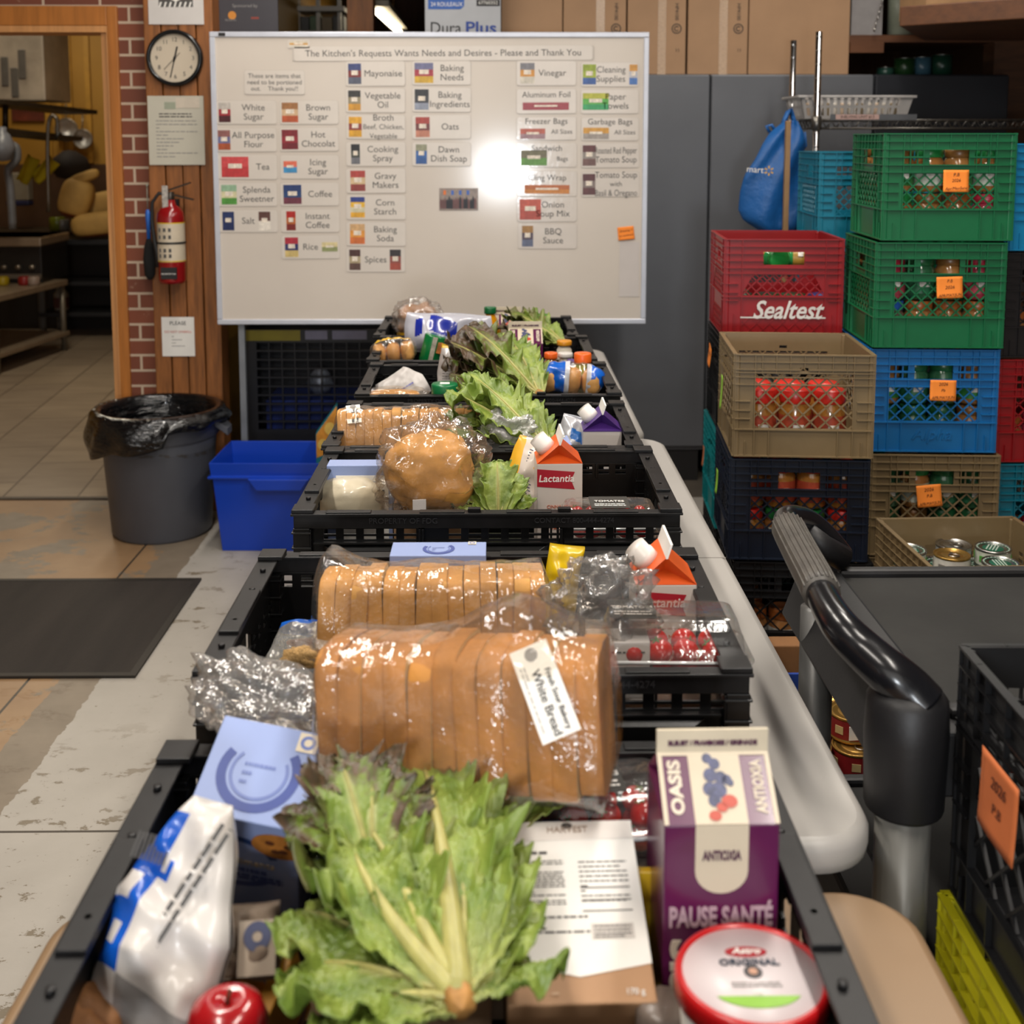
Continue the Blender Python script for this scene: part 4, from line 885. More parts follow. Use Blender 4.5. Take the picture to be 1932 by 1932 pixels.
# column 1 : beige navy black black
D1_ = 2.82
x1_, y1_, z1_ = place(1391, 666, D1_); h1 = .256
rt1 = -math.radians(4.5)
q1 = milk_crate('beige milk crate holding red-lidded peanut butter jars, open on top', 'beige', '#7b684a', (x1_, y1_, z1_-h1), rt1, h=h1, win=(.28, .80), handle=(.83, .86, .02), lat=.036)
q2 = milk_crate('navy blue milk crate under the beige crate of red-lidded jars', 'navy', '#0d1626', (x1_-.005, y1_, z1_-2*h1-.002), rt1, h=h1, win=(.3, .62), handle=(.7, .86, .10))
q3 = milk_crate('black milk crate with white date numbers, under the navy crate', 'black', '#101012', (x1_+.01, y1_, z1_-3*h1-.004), rt1, h=h1, win=(.3, .62), lat=.05)
for j in range(2):
    for i in range(3):
        Rq = Matrix.Rotation(rt1, 3, 'Z'); jar('%s red-lidded peanut butter jar from the left, %s row, in the beige crate' % (ordn(i), ['front', 'second'][j]), Vector(q1.location)+Rq @ Vector(((i-1)*.084-.012, -.165+.052+j*.086, .008)), 'a06a2c', 'c8281e', 'a8442c', r=.040, h=.152, group='tall jars in the beige crate')
fill(q2, 'the navy crate', [[PBR, PBG, PBG, PBR], [PBR, PBR, PBR, PBR]])
fill(q3, 'the black crate below the navy one', [[WHL]])
t = q3; text('B 2 /17', .045, WHT, frame((.02, -.33/2-.0045, h1*.16), XA, ZA), t, 'lettering')
zb = z1_-3*h1-.006
t = tag(G().b2((-.165, -.165, 0), (.165, .165, zb-.001)).build('cardboard_box', M('cardboard_orange', '#8a6238', .8), bevel=.003), 'brown cardboard box on the floor beneath the black milk crate', 'box'); t.location = (x1_+.01, y1_, 0); t.rotation_euler = (0, 0, rt1)
# column 0 : red black teal black
x0_, y0_, z0_ = place(1370, 449, 3.36); h0 = .283
r1 = milk_crate('red milk crate with white script lettering, topmost of the left stack', 'red', '#8c0f16', (x0_, y0_, z0_-h0), -math.radians(3.5), h=h0, win=(.42, .63), handle=(.73, .86, .115), red=True, lat=.03)
s1 = milk_crate('black milk crate directly under the red crate', 'black', '#101012', (x0_-.004, y0_, z0_-2*h0), -math.radians(3.5), h=h0-.002)
s2 = milk_crate('teal milk crate at the left, under the black crate below the red one', 'teal', '#067478', (x0_-.012, y0_-.0, z0_-3*h0), -math.radians(3.5), h=h0-.002)
s3 = milk_crate('black milk crate at the foot of the leftmost stack', 'black', '#101012', (x0_-.008, y0_, z0_-4*h0), -math.radians(3.5), h=h0-.002)
t = tag(G().b2((-.15, -.15, 0), (.15, .15, max(.03, z0_-4*h0-.001))).build('wooden_block', WOODD), 'dark timber riser beneath the leftmost stack of crates', 'block'); t.location = (x0_, y0_, 0)
fill(r1, 'the red crate', [[GRN, GRN, GRN, GRN], []]) if False else fill(r1, 'the red crate', [[GRN, GRN, GRN, BLJ]], ll=.11)
# jars lying on top in the red crate
R = Matrix.Rotation(-math.radians(3.5), 3, 'Z')
for k, (xx, c) in enumerate(((-.045, '1f8a3c'), (.03, '2a9a4a'))):
    jar('green shaker lying in the handle opening of the red crate, %s' % ['left one', 'right one'][k], Vector((x0_, y0_, z0_-h0+.219))+R @ Vector((xx, -.055, 0)), '2a8a48', '1f8a3c', 'b8903a', r=.034, h=.09, lie=.4+k, group='green shakers in the red crate')
# teal stack behind
x4, y4, z4 = place(1549, 284, 3.66)
for k in range(4):
    tc = milk_crate('turquoise milk crate behind the green crates, %s from the top' % ordn(k), 'turquoise', '#0c7088', (x4, y4, z4-(k+1)*.283), rt, h=.281)
    if k: tc['group'] = 'stacked plastic milk crates'
t = tag(G().b2((-.15, -.15, 0), (.15, .15, z4-4*.283-.001)).build('wooden_block', WOODD), 'dark timber riser beneath the turquoise crates', 'block'); t.location = (x4, y4, 0)
# right column
x5, y5, z5 = place(1913, 268, 3.09, rot=0)
for k, (n_, hx_, lb) in enumerate((('cyan', '#0c7fae', 'blue milk crate at the right edge beside the top green crate'), ('brownblack', '#161213', 'black milk crate at the right edge beside the second green crate'), ('red', '#8c0f16', 'dark red milk crate at the right edge beside the blue crate'), ('teal2', '#0b6f84', 'teal milk crate at the right edge beside the lower beige crate'), ('black', '#101012', 'black milk crate at the foot of the right edge stack'))):
    c_ = milk_crate(lb, n_, hx_, (x5+(.0, -.012, -.012, -.0, 0)[k], y5, z5-(k+1)*.283), 0, h=.281)
    if k in (1, 2, 3): fill(c_, ['','the right edge black crate','the right edge red crate','the right edge teal crate'][k], [[WHL, PIN, WHL, PIN]], side=False)
t = tag(G().b2((-.15, -.15, 0), (.15, .15, max(.02, z5-5*.283-.001))).build('wooden_block', WOODD), 'dark timber riser beneath the right edge stack', 'block'); t.location = (x5, y5, 0)
# orange / green notes on crates
def nOn(cr, s, q, w, h, ln, lb, tilt=0, mat=None, side=False, dd=.33):
    R = Matrix.Rotation(cr.rotation_euler[2], 3, 'Z')
    if side: p = Vector(cr.location)+R @ Vector((-dd/2-.013, s, q)); rx = R @ Vector((0, -1, 0)); rx = R @ Vector((0, -1, 0)); 
    else: p = Vector(cr.location)+R @ Vector((s, -dd/2-.0125, q)); rx = R @ Vector((1, 0, 0))
    up = Vector((0, 0, 1)); a = math.radians(tilt); r2 = rx*math.cos(a)+up*math.sin(a); u2 = -rx*math.sin(a)+up*math.cos(a)
    return note('sticky_note', p, w, h, r2, u2, ln, lb, mat=mat, group='notes on the crates', curl=.006)
nOn(k1, .013, .155, .064, .056, [('P.B', .28, .22), ('2026', .02, .2), ('Apr/May/June', -.33, .18)], 'orange note reading P.B 2026 Apr/May/June on the top green crate')
nOn(k2, .02, .162, .066, .055, [('P.B', .3, .2), ('2026', 0, .22), ('APR/MAY/JUN', -.36, .18)], 'orange note reading P.B 2026 on the second green crate', 2)
nOn(k3, .02, .17, .067, .054, [('2026', .3, .22), ('Pb', 0, .2), ('APR/MAY/JUN', -.34, .2)], 'orange note reading 2026 Pb on the blue crate', -1)
nOn(k4, -.018, .17, .064, .058, [('2026', .28, .22), ('P.B', 0, .2), ('APR/MAY/JUN', -.34, .18)], 'tilted orange note on the beige crate under the blue crate', 6)
GN = M('green_note', '#8fc23a', .7, var=.04)
nOn(q1, -.02, .13, .032, .085, [], 'long green note on the left side of the beige crate of red-lidded jars', 0, GN, True)
nOn(q2, .0, .15, .04, .06, [], 'green note on the left side of the navy crate', 4, GN, True)
nOn(s1, .0, .2, .055, .06, [('2026', .1, .25)], 'orange note on the left side of the black crate below the red one', -14, None, True)
nOn(s2, .05, .16, .035, .06, [], 'dull orange note on the left side of the teal crate', 0, M('dull_orange', '#b0643a', .7), True)
# ================================================================== crate of tins behind the cart
x6, y6, z6 = place(1650, 1072, 2.36, rot=-math.radians(1)) if False else (0, 0, 0)
a = ptz(1650, 975, .585); b = ptz(1767, 1072, .585)
rt6 = -math.atan2(b.x-a.x, a.y-b.y)*-1 if False else 0
cx6, cy6 = (a.x+b.x)/2+.165, a.y-.165
tc = milk_crate('open beige crate of green and silver tins behind the cart', 'beige', '#7b684a', (cx6, cy6, .585-.28), .03, h=.28, w=.33, d=.33, win=(.3, .6), handle=(.64, .76, .1))
G().b2((cx6-.15, cy6-.15, .585-.27), (cx6+.15, cy6+.15, .585-.28+.044)).build('cardboard_pad', M('pad_card', '#7d6448', .8)); tag([o for o in COL.objects if o.name == 'cardboard_pad'][0], 'flat cardboard pad beneath the tins in the open beige crate', 'pad')
sb = milk_crate('black crate on the floor beneath the open beige crate of tins', 'black', '#101012', (cx6, cy6, .585-.56), .03, h=.279)
def tin(label, loc, kind, r=.042, h=.045, rot=0, group=None):
    key = ('tin', kind, r, h)
    if key in JC: return dup(JC[key], loc, rot, label, group)
    body, lidc = {'green': ('#c4c8b8', '#1d5a44'), 'white': ('#cfcac0', '#b08a48'), 'red': ('#7d1a1c', '#b08a48'), 'silver': ('#9ba0a0', '#a9adad')}[kind]
    t = thing('food_tin', label, 'tin', loc, rot, group)
    G().lathe([(r*.97, 0), (r, .003), (r, .005), (r-.0015, .006), (r-.0015, h-.005), (r, h-.004), (r, h), (r-.002, h), (r-.003, h-.003)], 32).build('can_body', STEEL if kind in 'silver' else GOLD if kind != 'green' else STEEL, t)
    lb = G().lathe([(r-.001, .007), (r-.001, h-.006)], 32, caps=False).build('label', M('tinlabel_'+kind, body, .4, var=.15, scale=60), t)
    g = G(); 
    for k in range(6): a = k*PI/3-.4; g.box(((r-.0006)*math.cos(a), (r-.0006)*math.sin(a), h*.5), (.016, .0015, h*.3), Matrix.Rotation(a+PI/2, 3, 'Z'))
    g.build('printed_mark', M('tinmark_'+kind, {'green': '#4f9a3c', 'white': '#77726c', 'red': '#b9a070', 'silver': '#557'}.get(kind, '#555555') if kind != 'silver' else '#555577', .5), lb)
    lm = {'green': M('tintop_green', '#1f5c46', .35), 'silver': STEEL}.get(kind, GOLD)
    g = G(); g.lathe([(r-.004, h-.0035), (r-.006, h-.0025), (r*.8, h-.0025), (r*.78, h-.0035), (r*.6, h-.0035), (r*.58, h-.0028), (.001, h-.0028)], 32, caps=False); g.build('can_lid', lm, t)
    if kind == 'green':
        g = G()
        for k in range(26): a = 2*PI*k/26; g.box((r*.86*math.cos(a), r*.86*math.sin(a), h-.002), (.003, .004, .0006), Matrix.Rotation(a, 3, 'Z'))
        for k in range(4): g.box((0, .012-k*.007, h-.002), (r*.9, .0028, .0006))
        g.build('printed_lid_ring', M('tin_print', '#b8c4b8', .5), t)
    else:
        g = G(); pts = [(.012*math.cos(a), -.012+.012*math.sin(a)*.8, h) for a in [2*PI*k/14 for k in range(14)]]; g.tube(pts, .0014, 6, closed=True); g.box((0, .004, h-.001), (.006, .01, .002)); g.build('ring_pull', STEEL, t)
    JC[key] = t; return t
gg = 'tins in the open beige crate'
zt_ = .585-.28+.046
P6 = [(-.118, .115), (-.03, .12), (.056, .115), (-.12, .03), (-.034, .03), (.052, .028), (.125, .06), (-.118, -.058), (-.03, -.06), (.056, -.06)]
tops = zt_
for lay in range(3):
    for k, (xx, yy) in enumerate(P6):
        kd = ['green', 'green', 'green', 'green', 'silver', 'green', 'green', 'green', 'silver', 'green'][k]
        tin('%s tin in the open beige crate, %s of the %s layer' % (kd, ordn(k), ['bottom', 'middle', 'second highest'][lay]), (cx6+xx, cy6+yy, zt_+lay*.0455), kd, .041, .045, .3*k, gg)
for k, (xx, yy, kd, lb) in enumerate(((-.035, .04, 'white', 'white labelled tin with gold lid standing above the green tins'), (.0, .122, 'silver', 'tin behind the white labelled one in the open beige crate'), (.085, .1, 'green', 'green topped tin at the back right of the open beige crate'), (.06, .0, 'green', 'green topped tin to the right of the white labelled tin'), (.035, -.085, 'silver', 'bare silver lidded tin nearest the cart'), (.12, -.075, 'green', 'green topped tin at the near right of the beige crate'), (-.118, .09, 'green', 'green topped tin at the left wall of the beige crate'))):
    tin(lb, (cx6+xx, cy6+yy, zt_+3*.0455), kd, .041, .05 if kd == 'white' else .045, .5*k, 'top layer of tins in the beige crate')
# ================================================================== utility cart
KP = M('cart_black_plastic', '#161517', .5, var=.25, scale=9, bump=.2, bscale=150, dist=.0008); KG = M('cart_surface', '#201f1d', .65, var=.45, scale=5, spec=.3, bump=.25, bscale=60, dist=.001)
ctz = .835
cxa = ptz(1608, 1085, ctz); cxb = ptz(1715, 1262, ctz); cx0 = (cxa.x+cxb.x)/2-.0; cyb = ptz(1700, 1076, ctz).y; cyf = ptz(1790, 1322, ctz).y
cart = thing('utility_cart', 'black plastic utility cart with grey posts and a ribbed push handle', 'cart', (cx0, (cyf+cyb)/2, 0)); hy = (cyb-cyf)/2; L = .95
def tray(z, wall=.075):
    g = G(); g.b2((-.02, -hy-.02, z-wall), (L, hy+.02, z-wall+.012)) ; g.b2((0, -hy, z-wall+.012), (L-.02, hy, z-.01))
    o = g.build('tray', KG, cart, .004); g = G()
    g.poly([(-.085, -hy-.0, z-wall), (-.0, -hy-.022, z-wall), (0, -hy-.022, z), (-.06, -hy-.0, z-.006)], (0, 2*hy+.02, 0)).b2((L-.02, -hy-.022, z-wall), (L+.005, hy+.022, z)).b2((0, -hy-.022, z-wall), (L-.02, -hy, z)).b2((0, hy, z-wall), (L-.02, hy+.022, z)); g.build('tray_rim', KP, cart, .006)
tray(ctz); 
tray(.5); tray(.2)
pn = ptz(1707, 1450, .77); PG = M('post_grey', '#77756f', .3, .3, var=.06)
pfx = ptz(1543, 1140, .82)
posts = [(pn.x-cx0, pn.y-(cyf+cyb)/2), (pfx.x-cx0, pfx.y-(cyf+cyb)/2), (L-.03, -hy-.0), (L-.03, hy)]
for i, (x, y) in enumerate(posts):
    g = G(); g.tube([(x, y, .1), (x, y, .79 if i != 1 else ctz-.02)], .031 if i != 1 else .024, 24); g.build('post', PG if i != 1 else M('post_dark', '#4f4e4c', .35, .3), cart)
    for z in (.79, .485, .185): 
        if i < 2 and z > .7: continue
        G().lathe([(.03, z-.06), (.035, z-.055), (.035, z), (.03, z+.004)], 20, (x, y, 0)).build('collar', KP, cart)
    g = G(); g.tube([(x-.014, y, .05), (x+.014, y, .05)], .05, 20); o = g.build('caster_wheel', M('wheel_grey', '#555555', .6), cart); G().b2((x-.02, y-.015, .06), (x+.02, y+.015, .11)).build('caster_fork', STEEL, o)
# near collar, grown out of the handle
x, y = posts[0]
g = G(); g.lathe([(.032, ctz-.115), (.044, ctz-.11), (.047, ctz-.02), (.045, ctz+.02), (.036, ctz+.032), (.0, ctz+.036)], 28, (x, y, 0)); g.b2((x, y-.02, ctz-.09), (x+.09, y+.03, ctz-.012)); g.build('handle_bracket', KP, cart, .004)
x2, y2 = posts[1]
def cl(px, py, z): p = ptz(px, py, z); return Vector((p.x-cx0, p.y-(cyf+cyb)/2, p.z))
zh = .925
H_ = [cl(1588, 1050, .845), cl(1560, 1015, .875), cl(1525, 985, .905), cl(1492, 977, zh), cl(1484, 990, zh), cl(1508, 1040, zh), cl(1540, 1100, zh), cl(1565, 1150, zh-.004), cl(1592, 1190, .915), cl(1630, 1228, .90), cl(1675, 1268, .885), cl(1712, 1300, .868), cl(1738, 1330, .852)]
def smooth(P, n=5):
    out = []
    for i in range(len(P)-1):
        p0, p1, p2, p3 = P[max(i-1, 0)], P[i], P[i+1], P[min(i+2, len(P)-1)]
        for k in range(n):
            t_ = k/n; out.append(.5*((2*p1)+(-p0+p2)*t_+(2*p0-5*p1+4*p2-p3)*t_*t_+(-p0+3*p1-3*p2+p3)*t_**3))
    return out+[P[-1]]
S_ = smooth(H_); n_ = len(S_)
g = G(); g.tube(S_, [.019+.007*min(1, max(0, (i/n_-.5)*3))+.004*max(0, (i/n_-.8)*5) for i in range(n_)], 20); g.build('handle', M('handle_black', '#141417', .22, var=.1), cart)
gp = S_[21:33]; grip = G(); grip.tube(gp, .0235, 20); go = grip.build('grip', M('grip_grey', '#4b4742', .45, var=.3, scale=40), cart)
g = G(); dirv = (gp[-1]-gp[0]).normalized(); sd = dirv.cross(Vector((0, 0, 1))).normalized()
for k in range(-4, 5):
    a = k*.28; off = (sd*math.sin(a)+Vector((0, 0, 1))*math.cos(a))*.0238
    g.tube([p+off for p in gp], .0017, 6)
g.build('grip_ribs', M('grip_grey', ''), go)
g = G(); g.tube([cl(1525, 1000, .90), cl(1552, 1030, .875), cl(1588, 1052, .85)], [.012, .018, .02], 12); g.build('handle_root', KP, cart)
# second near crate on the cart's near side (black, orange note)
a = ptz(1795, 1205, .93)
q7 = Vector((ptz(1812, 1215, .93).x, ptz(1812, 1215, .93).y, 0)); w7, d7, h7 = .36, .46, .29
rot7 = math.radians(-1)
nk = milk_crate('large black crate in the near right corner with an orange note', 'black', '#101012', (q7.x+w7/2, q7.y-d7/2, .93-h7), rot7, w=w7, d=d7, h=h7, win=(.2, .66), lat=.055)
note('sticky_note', Vector((q7.x-.0145, q7.y-.15, .93-.1)), .085, .08, (.0, -1, .0), (-.0, 0, 1), [('2026', .2, .22), ('P.B', -.1, .2)], 'orange note on the left side of the large black crate in the near right corner', mat=M('orange_note2', '#c46a38', .75), group='notes on the crates', curl=.004)
YL = M('yellow_plastic', '#a8a010', .4, var=.12)
yk = milk_crate('yellow slatted crate beneath the large black crate in the near right corner', 'yellow', '#a39c12', (q7.x+w7/2-.012, q7.y-d7/2, .93-2*h7-.002), rot7, w=w7, d=d7, h=h7, win=(.1, .3), lat=.06)
nb = milk_crate('black crate on the floor beneath the yellow crate', 'black', '#101012', (q7.x+w7/2, q7.y-d7/2, .93-3*h7-.004), rot7, w=w7, d=d7, h=h7)
t = tag(G().b2((-.17, -.2, 0), (.17, .2, .93-3*h7-.006)).build('wooden_block', WOODD), 'dark riser under the near right crates', 'block'); t.location = (q7.x+w7/2, q7.y-d7/2, 0)
# low tray of red tins beyond the cart
tz = .33
ct = ptz(1607, 1338, tz+.05+.048)
lt = thing('tin_tray', 'low black tray of red and gold tins under the cart', 'tray', (ct.x+.2, ct.y-.03, .0)) 
ly0 = ptz(1700, 1462, tz+.03).y-(ct.y-.03)
G().b2((-.32, ly0, tz-.02), (.5, .28, tz-.001)).build('tray_floor', BLK, lt); G().b2((-.32, ly0-.008, tz-.03), (.5, ly0, tz+.03)).build('tray_lip', BLK, lt); G().b2((-.32, .28, tz-.03), (.5, .288, tz+.05)).b2((-.328, ly0, tz-.03), (-.32, .288, tz+.05)).b2((.5, ly0, tz-.03), (.508, .288, tz+.05)).build('tray_side', M('tray_blue', '#23408c', .4), lt)
for sx in (-.3, .48):
    for y in (ly0+.03, .25): G().b2((sx-.012, y-.012, 0), (sx+.012, y+.012, tz-.02)).build('leg', BLK, lt)
base = Vector((ct.x, ct.y, tz)); kk = 0
r_ = .0425
for j in range(5):
    for i in range(7):
        p = base+Vector((-.09+i*.0875+(j % 2)*.043, .12-j*.078, 0))
        if p.y < ct.y-.03+ly0+r_+.002 or p.x > ct.x+.2+.45: continue
        tin('gold-topped red tin in the low tray, %s row from the back, %s from the left' % (ordn(j), ordn(i)), p, 'red', r_, .048, .7*i, 'red tins in the low tray'); kk += 1
tt_ = tin('red tin with flakes lettering, stacked on the others in the low tray', base+Vector((0, 0, .0485)), 'red', r_, .048, .1, 'red tins in the low tray')
text('Flakes', .012, M('cream_print', '#e0b878', .5), frame((.018, -r_-.0006+.004, .032), Vector((1, .4, 0)), ZA), tt_, 'lettering')
g = G(); g.box((-.012, -r_+.0005, .024), (.018, .0016, .026)); g.build('barcode', WHT, tt_)
t = tag(G().b2((-.42, 0, 0), (.0, .05, .42)).build('cardboard_box', M('cardboard_orange2', '#7d5530', .8), bevel=.003), 'brown cardboard box standing behind the low tray of red tins', 'box'); t.location = (ct.x+.1, ct.y+.3, 0)
# ================================================================== left: bin, recycling box, mat, cage
a = ptz(0, 1095, 0); b = ptz(375, 1095, 0); c = ptz(262, 1280, 0)
MAT = M('mat_rubber', '#2c2621', .85, var=.3, scale=6, bump=.8, bscale=260, stretch=(1, .15, 1))
g = G(); xr = (b.x+c.x)/2; g.b2((-1.1, (c.y-b.y)/2, 0), (0, -(c.y-b.y)/2, .007)); 
mt = thing('floor_mat', 'dark brown ribbed rubber floor mat', 'mat', (xr, (b.y+c.y)/2, .0005)); g.build('mat_pile', MAT, mt, .003)
g = G(); hyy = (b.y-c.y)/2; g.b2((-1.1, -hyy, .001), (.0, -hyy+.02, .0085)).b2((-1.1, hyy-.02, .001), (.0, hyy, .0085)).b2((-.02, -hyy+.02, .001), (0, hyy-.02, .0085)); g.build('mat_border', M('mat_edge', '#2a2520', .6), mt)
f = ptz(308, 1030, 0); rb, rtp, hb = .185, .222, .475
bn = thing('waste_bin', 'round grey plastic bin lined with a black bag', 'bin', (f.x*1.035-.01, f.y+rb, 0))
BG = M('bin_grey', '#50525a', .45, var=.12, scale=4, bump=.2, bscale=40)
def bin_mat():
    t = NT('bin_grey_scuffed'); o = t.sep(); f_ = t.noise(5, 6, .7, (1, 1, 3)); s = t.math('LESS_THAN', t.math('ABSOLUTE', t.math('SUBTRACT', t.math('ADD', o[2], t.math('MULTIPLY', o[0], .12)), t.math('ADD', .345, t.math('MULTIPLY', t.math('SUBTRACT', f_, .5), .06)))), .006)
    s = t.math('MULTIPLY', s, t.ramp(t.noise(40, 3), .4, .6)); t.L(t.mix(t.math('MULTIPLY', s, .7), t.ramp(t.noise(4, 4), .3, .7, hexc('#4b4d54'), hexc('#565860')), hexc('#3a3226')), t.b.inputs['Base Color']); t.b.inputs['Roughness'].default_value = .42; return t.m
G().lathe([(rb-.012, 0), (rb, .012), (rtp-.012, hb-.11), (rtp-.006, hb-.1), (rtp, hb-.095), (rtp+.004, hb-.01), (rtp+.014, hb-.004), (rtp+.014, hb), (rtp-.002, hb), (rtp-.01, hb-.1), (rb-.01, .015), (0, .015)], 56, caps=False).build('bin_body', bin_mat(), bn)
for s in (-1, 1):
    g = G(); g.poly([(s*(rtp), -.05, hb-.03), (s*(rtp+.045), -.035, hb-.07), (s*(rtp+.045), .035, hb-.07), (s*rtp, .05, hb-.03)], (0, 0, -.03)); g.build('handle', BG, bn, .004)
LB = M('bin_liner_black', '#0b0b0d', .2, var=.1, coat=.4, bump=.9, bscale=9, stretch=(1, 1, 3), dist=.03)
def linf(u, v):
    a_ = 2*PI*v; drop = .125+.045*math.cos(a_-PI*.92)+.008*math.sin(7*a_)
    if a_ > 5.1 or a_ < .35: drop *= .55
    w_ = noise.noise(Vector((math.cos(a_)*3, math.sin(a_)*3, u*5)))*.012
    if u < .5:
        k = 1-u*2; return ((rtp-.012-.03*k+w_)*math.cos(a_), (rtp-.012-.03*k+w_)*math.sin(a_), hb+.004-.24*k)
    if u < .6: k = (u-.5)/.1; return ((rtp-.012+.034*k)*math.cos(a_), (rtp-.012+.034*k)*math.sin(a_), hb+.004+.006*math.sin(k*PI))
    k = (u-.6)/.4; rr_ = rtp+.022+.02*math.sin(k*2.6)+w_+.006*math.sin(11*a_+3*k)*k; return (rr_*math.cos(a_), rr_*math.sin(a_), hb+.004-drop*k)
o = G().grid(linf, 26, 96, True).build('bin_liner', LB, bn); s = o.modifiers.new('solid', 'SOLIDIFY'); s.thickness = .001
# blue recycling box
p = ptz(436, 1040, 0); BL = M('blue_tote', '#0a3cb0', .32, var=.06, scale=3)
w_, d_, h_ = .42, .26, .335; tb = thing('recycling_box', 'bright blue open plastic box on the floor beside the grey bin', 'box', (p.x+w_/2-.03, p.y+d_/2, 0), -.02)
g = G()
def bxs(z, e): return [(-w_/2-e, -d_/2-e, z), (w_/2+e, -d_/2-e, z), (w_/2+e, d_/2+e, z), (-w_/2-e, d_/2+e, z)]
rings = [bxs(0, 0), bxs(h_-.06, .022), bxs(h_-.058, .036), bxs(h_-.05, .038), bxs(h_-.048, .027), bxs(h_, .032), bxs(h_, .028), bxs(.01, -.006)]
vs = sum(rings, []); fs = [(3, 2, 1, 0)]
for i in range(7):
    for k in range(4): fs.append((i*4+k, i*4+(k+1) % 4, (i+1)*4+(k+1) % 4, (i+1)*4+k))
fs.append((28, 29, 30, 31)); g.add(vs, fs); g.build('box_body', BL, tb, .004)
g = G(); g.poly([(-.1, -d_/2-.036, h_-.052), (-.07, -d_/2-.036, h_-.095), (.09, -d_/2-.036, h_-.095), (.12, -d_/2-.036, h_-.052)], (0, -.02, 0)); g.build('front_handle', BL, tb, .004)
t = thing('snack_carton', 'orange and teal printed snack carton standing behind the blue box', 'carton', (ptD(616, 800, 4.36).x, 4.36, 0), .1)
zc = ptD(640, 764, 4.36).z; g = G(); g.poly([(-.04, 0, .012), (.04, 0, .012), (.04, 0, zc), (-.04, 0, zc-.11)], (0, .05, 0)); g.build('carton', M('carton_teal', '#1c7480', .5, var=.3, scale=9), t)
g = G(); g.poly([(-.0385, -.001, zc-.2), (.0385, -.001, zc-.17), (.0385, -.001, zc-.005), (-.0385, -.001, zc-.112)], (0, .0006, 0)); g.build('printed_orange', M('print_orange', '#c8862c', .5, var=.35, scale=18), t)
g = G()
for x, z, r in ((.012, .09, .02), (-.015, .15, .018), (-.02, .24, .02), (.018, .2, .012)): g.poly([(q[0], -.0016, q[1]) for q in disc(x, zc-z, r, r*1.2, 16)], (0, .0006, 0))
g.build('printed_shapes', M('print_yellow', '#d8b458', .5, var=.2), t)
# dark cage bin behind the board
DC = 4.80; xa, xb = ptD(452, 700, DC).x, ptD(742, 700, DC).x
cg = thing('cage_bin', 'large dark plastic bin with a grid window, under the whiteboard', 'bin', ((xa+xb)/2, DC, 0)); w = xb-xa; zt = ptD(600, 622, DC).z
CGM = M('cage_dark', '#17181f', .4, var=.2, scale=3); z0g = ptD(600, 812, DC).z; z1g = ptD(600, 645, DC).z; x0g = ptD(484, 700, DC).x-(xa+xb)/2
g = G(); holes = []; nx_, ny_ = 10, 10; W_ = w/2-.03-x0g
for i in range(nx_):
    for j in range(ny_): holes.append((w/2+x0g+W_*i/nx_+.002, z0g+(z1g-z0g)*j/ny_+.003, w/2+x0g+W_*(i+1)/nx_-.003, z0g+(z1g-z0g)*(j+1)/ny_-.003))
gpanel(g, lambda s, q, n: (s-w/2, n, q), w, zt, .02, holes); g.build('grid_front', CGM, cg)
G().b2((-w/2, .3, 0), (w/2, .32, zt)).b2((-w/2, .02, 0), (-w/2+.02, .3, zt)).b2((w/2-.02, .02, 0), (w/2, .3, zt)).b2((-w/2+.02, .02, 0), (w/2-.02, .3, .05)).build('bin_shell', M('cage_shell', '#0f1018', .5, var=.3), cg)
G().b2((-w/2+.1, .03, .052), (w/2-.1, .28, z0g+.12)).build('stored_bag', M('stored_blue', '#182a6a', .3, var=.5, scale=8), None)
o = [o for o in COL.objects if o.name == 'stored_bag'][0]; tag(o, 'dark blue bundle inside the bin with the grid window', 'bundle'); o.location = cg.location
g = G(); g.lathe([(.0, 0), (.04, .01), (.055, .05), (.04, .09), (.02, .11), (.0, .112)], 18, fn=lambda a, z: 1+.15*math.sin(3*a+z*60)); o = g.build('plastic_bundle', M('bundle_shiny', '#9098a8', .12, .4, bump=1, bscale=30, dist=.01)); tag(o, 'shiny crumpled plastic bundle in the grid bin', 'bundle'); o.location = (ptD(595, 750, DC).x, DC+.14, z0g+.12)
G().b2((-w/2+.02, -.002, zt-.045), (-w/2+.25, .0, zt-.002)).build('yellow_label', M('label_yellow', '#9c8d1c', .5), cg); G().b2((-w/2+.27, -.002, zt-.04), (-w/2+.36, .0, zt-.004)).b2((-w/2+.38, -.002, zt-.04), (-w/2+.52, .0, zt-.004)).build('pale_label', M('label_pale', '#8d8aa0', .5), cg)
# ================================================================== kitchen
def kz(px, py, D): return ptD(px, py, D)
ST = M('kitchen_steel', '#8b8378', .35, .7, var=.15, scale=5)
STD = M('kitchen_dark', '#171615', .4, var=.3); GRY = M('kitchen_grey', '#5c5c5a', .5, var=.1)
a, b = kz(-40, 190, 8.3), kz(80, 52, 8.3)
t = thing('extractor_hood', 'pale stainless box hood at the upper left of the kitchen', 'hood', (a.x, 8.3, a.z)); G().b2((0, 0, 0), (b.x-a.x, .5, b.z-a.z)).build('hood_shell', M('hood_steel', '#a89c8c', .4, .2, var=.25, scale=4), t, .01)
for k, (u, v) in enumerate(((.36, .4), (.5, .25), (.62, .5))): G().b2(((b.x-a.x)*u, -.012, (b.z-a.z)*v-.1), ((b.x-a.x)*u+.05, 0, (b.z-a.z)*v+.1)).build('dark_fitting', M('fitting', '#55504a', .6), t, .01)
t = thing('wall_shelf', 'dark steel wall shelf hung below the hood in the kitchen', 'shelf', (0, 0, 0))
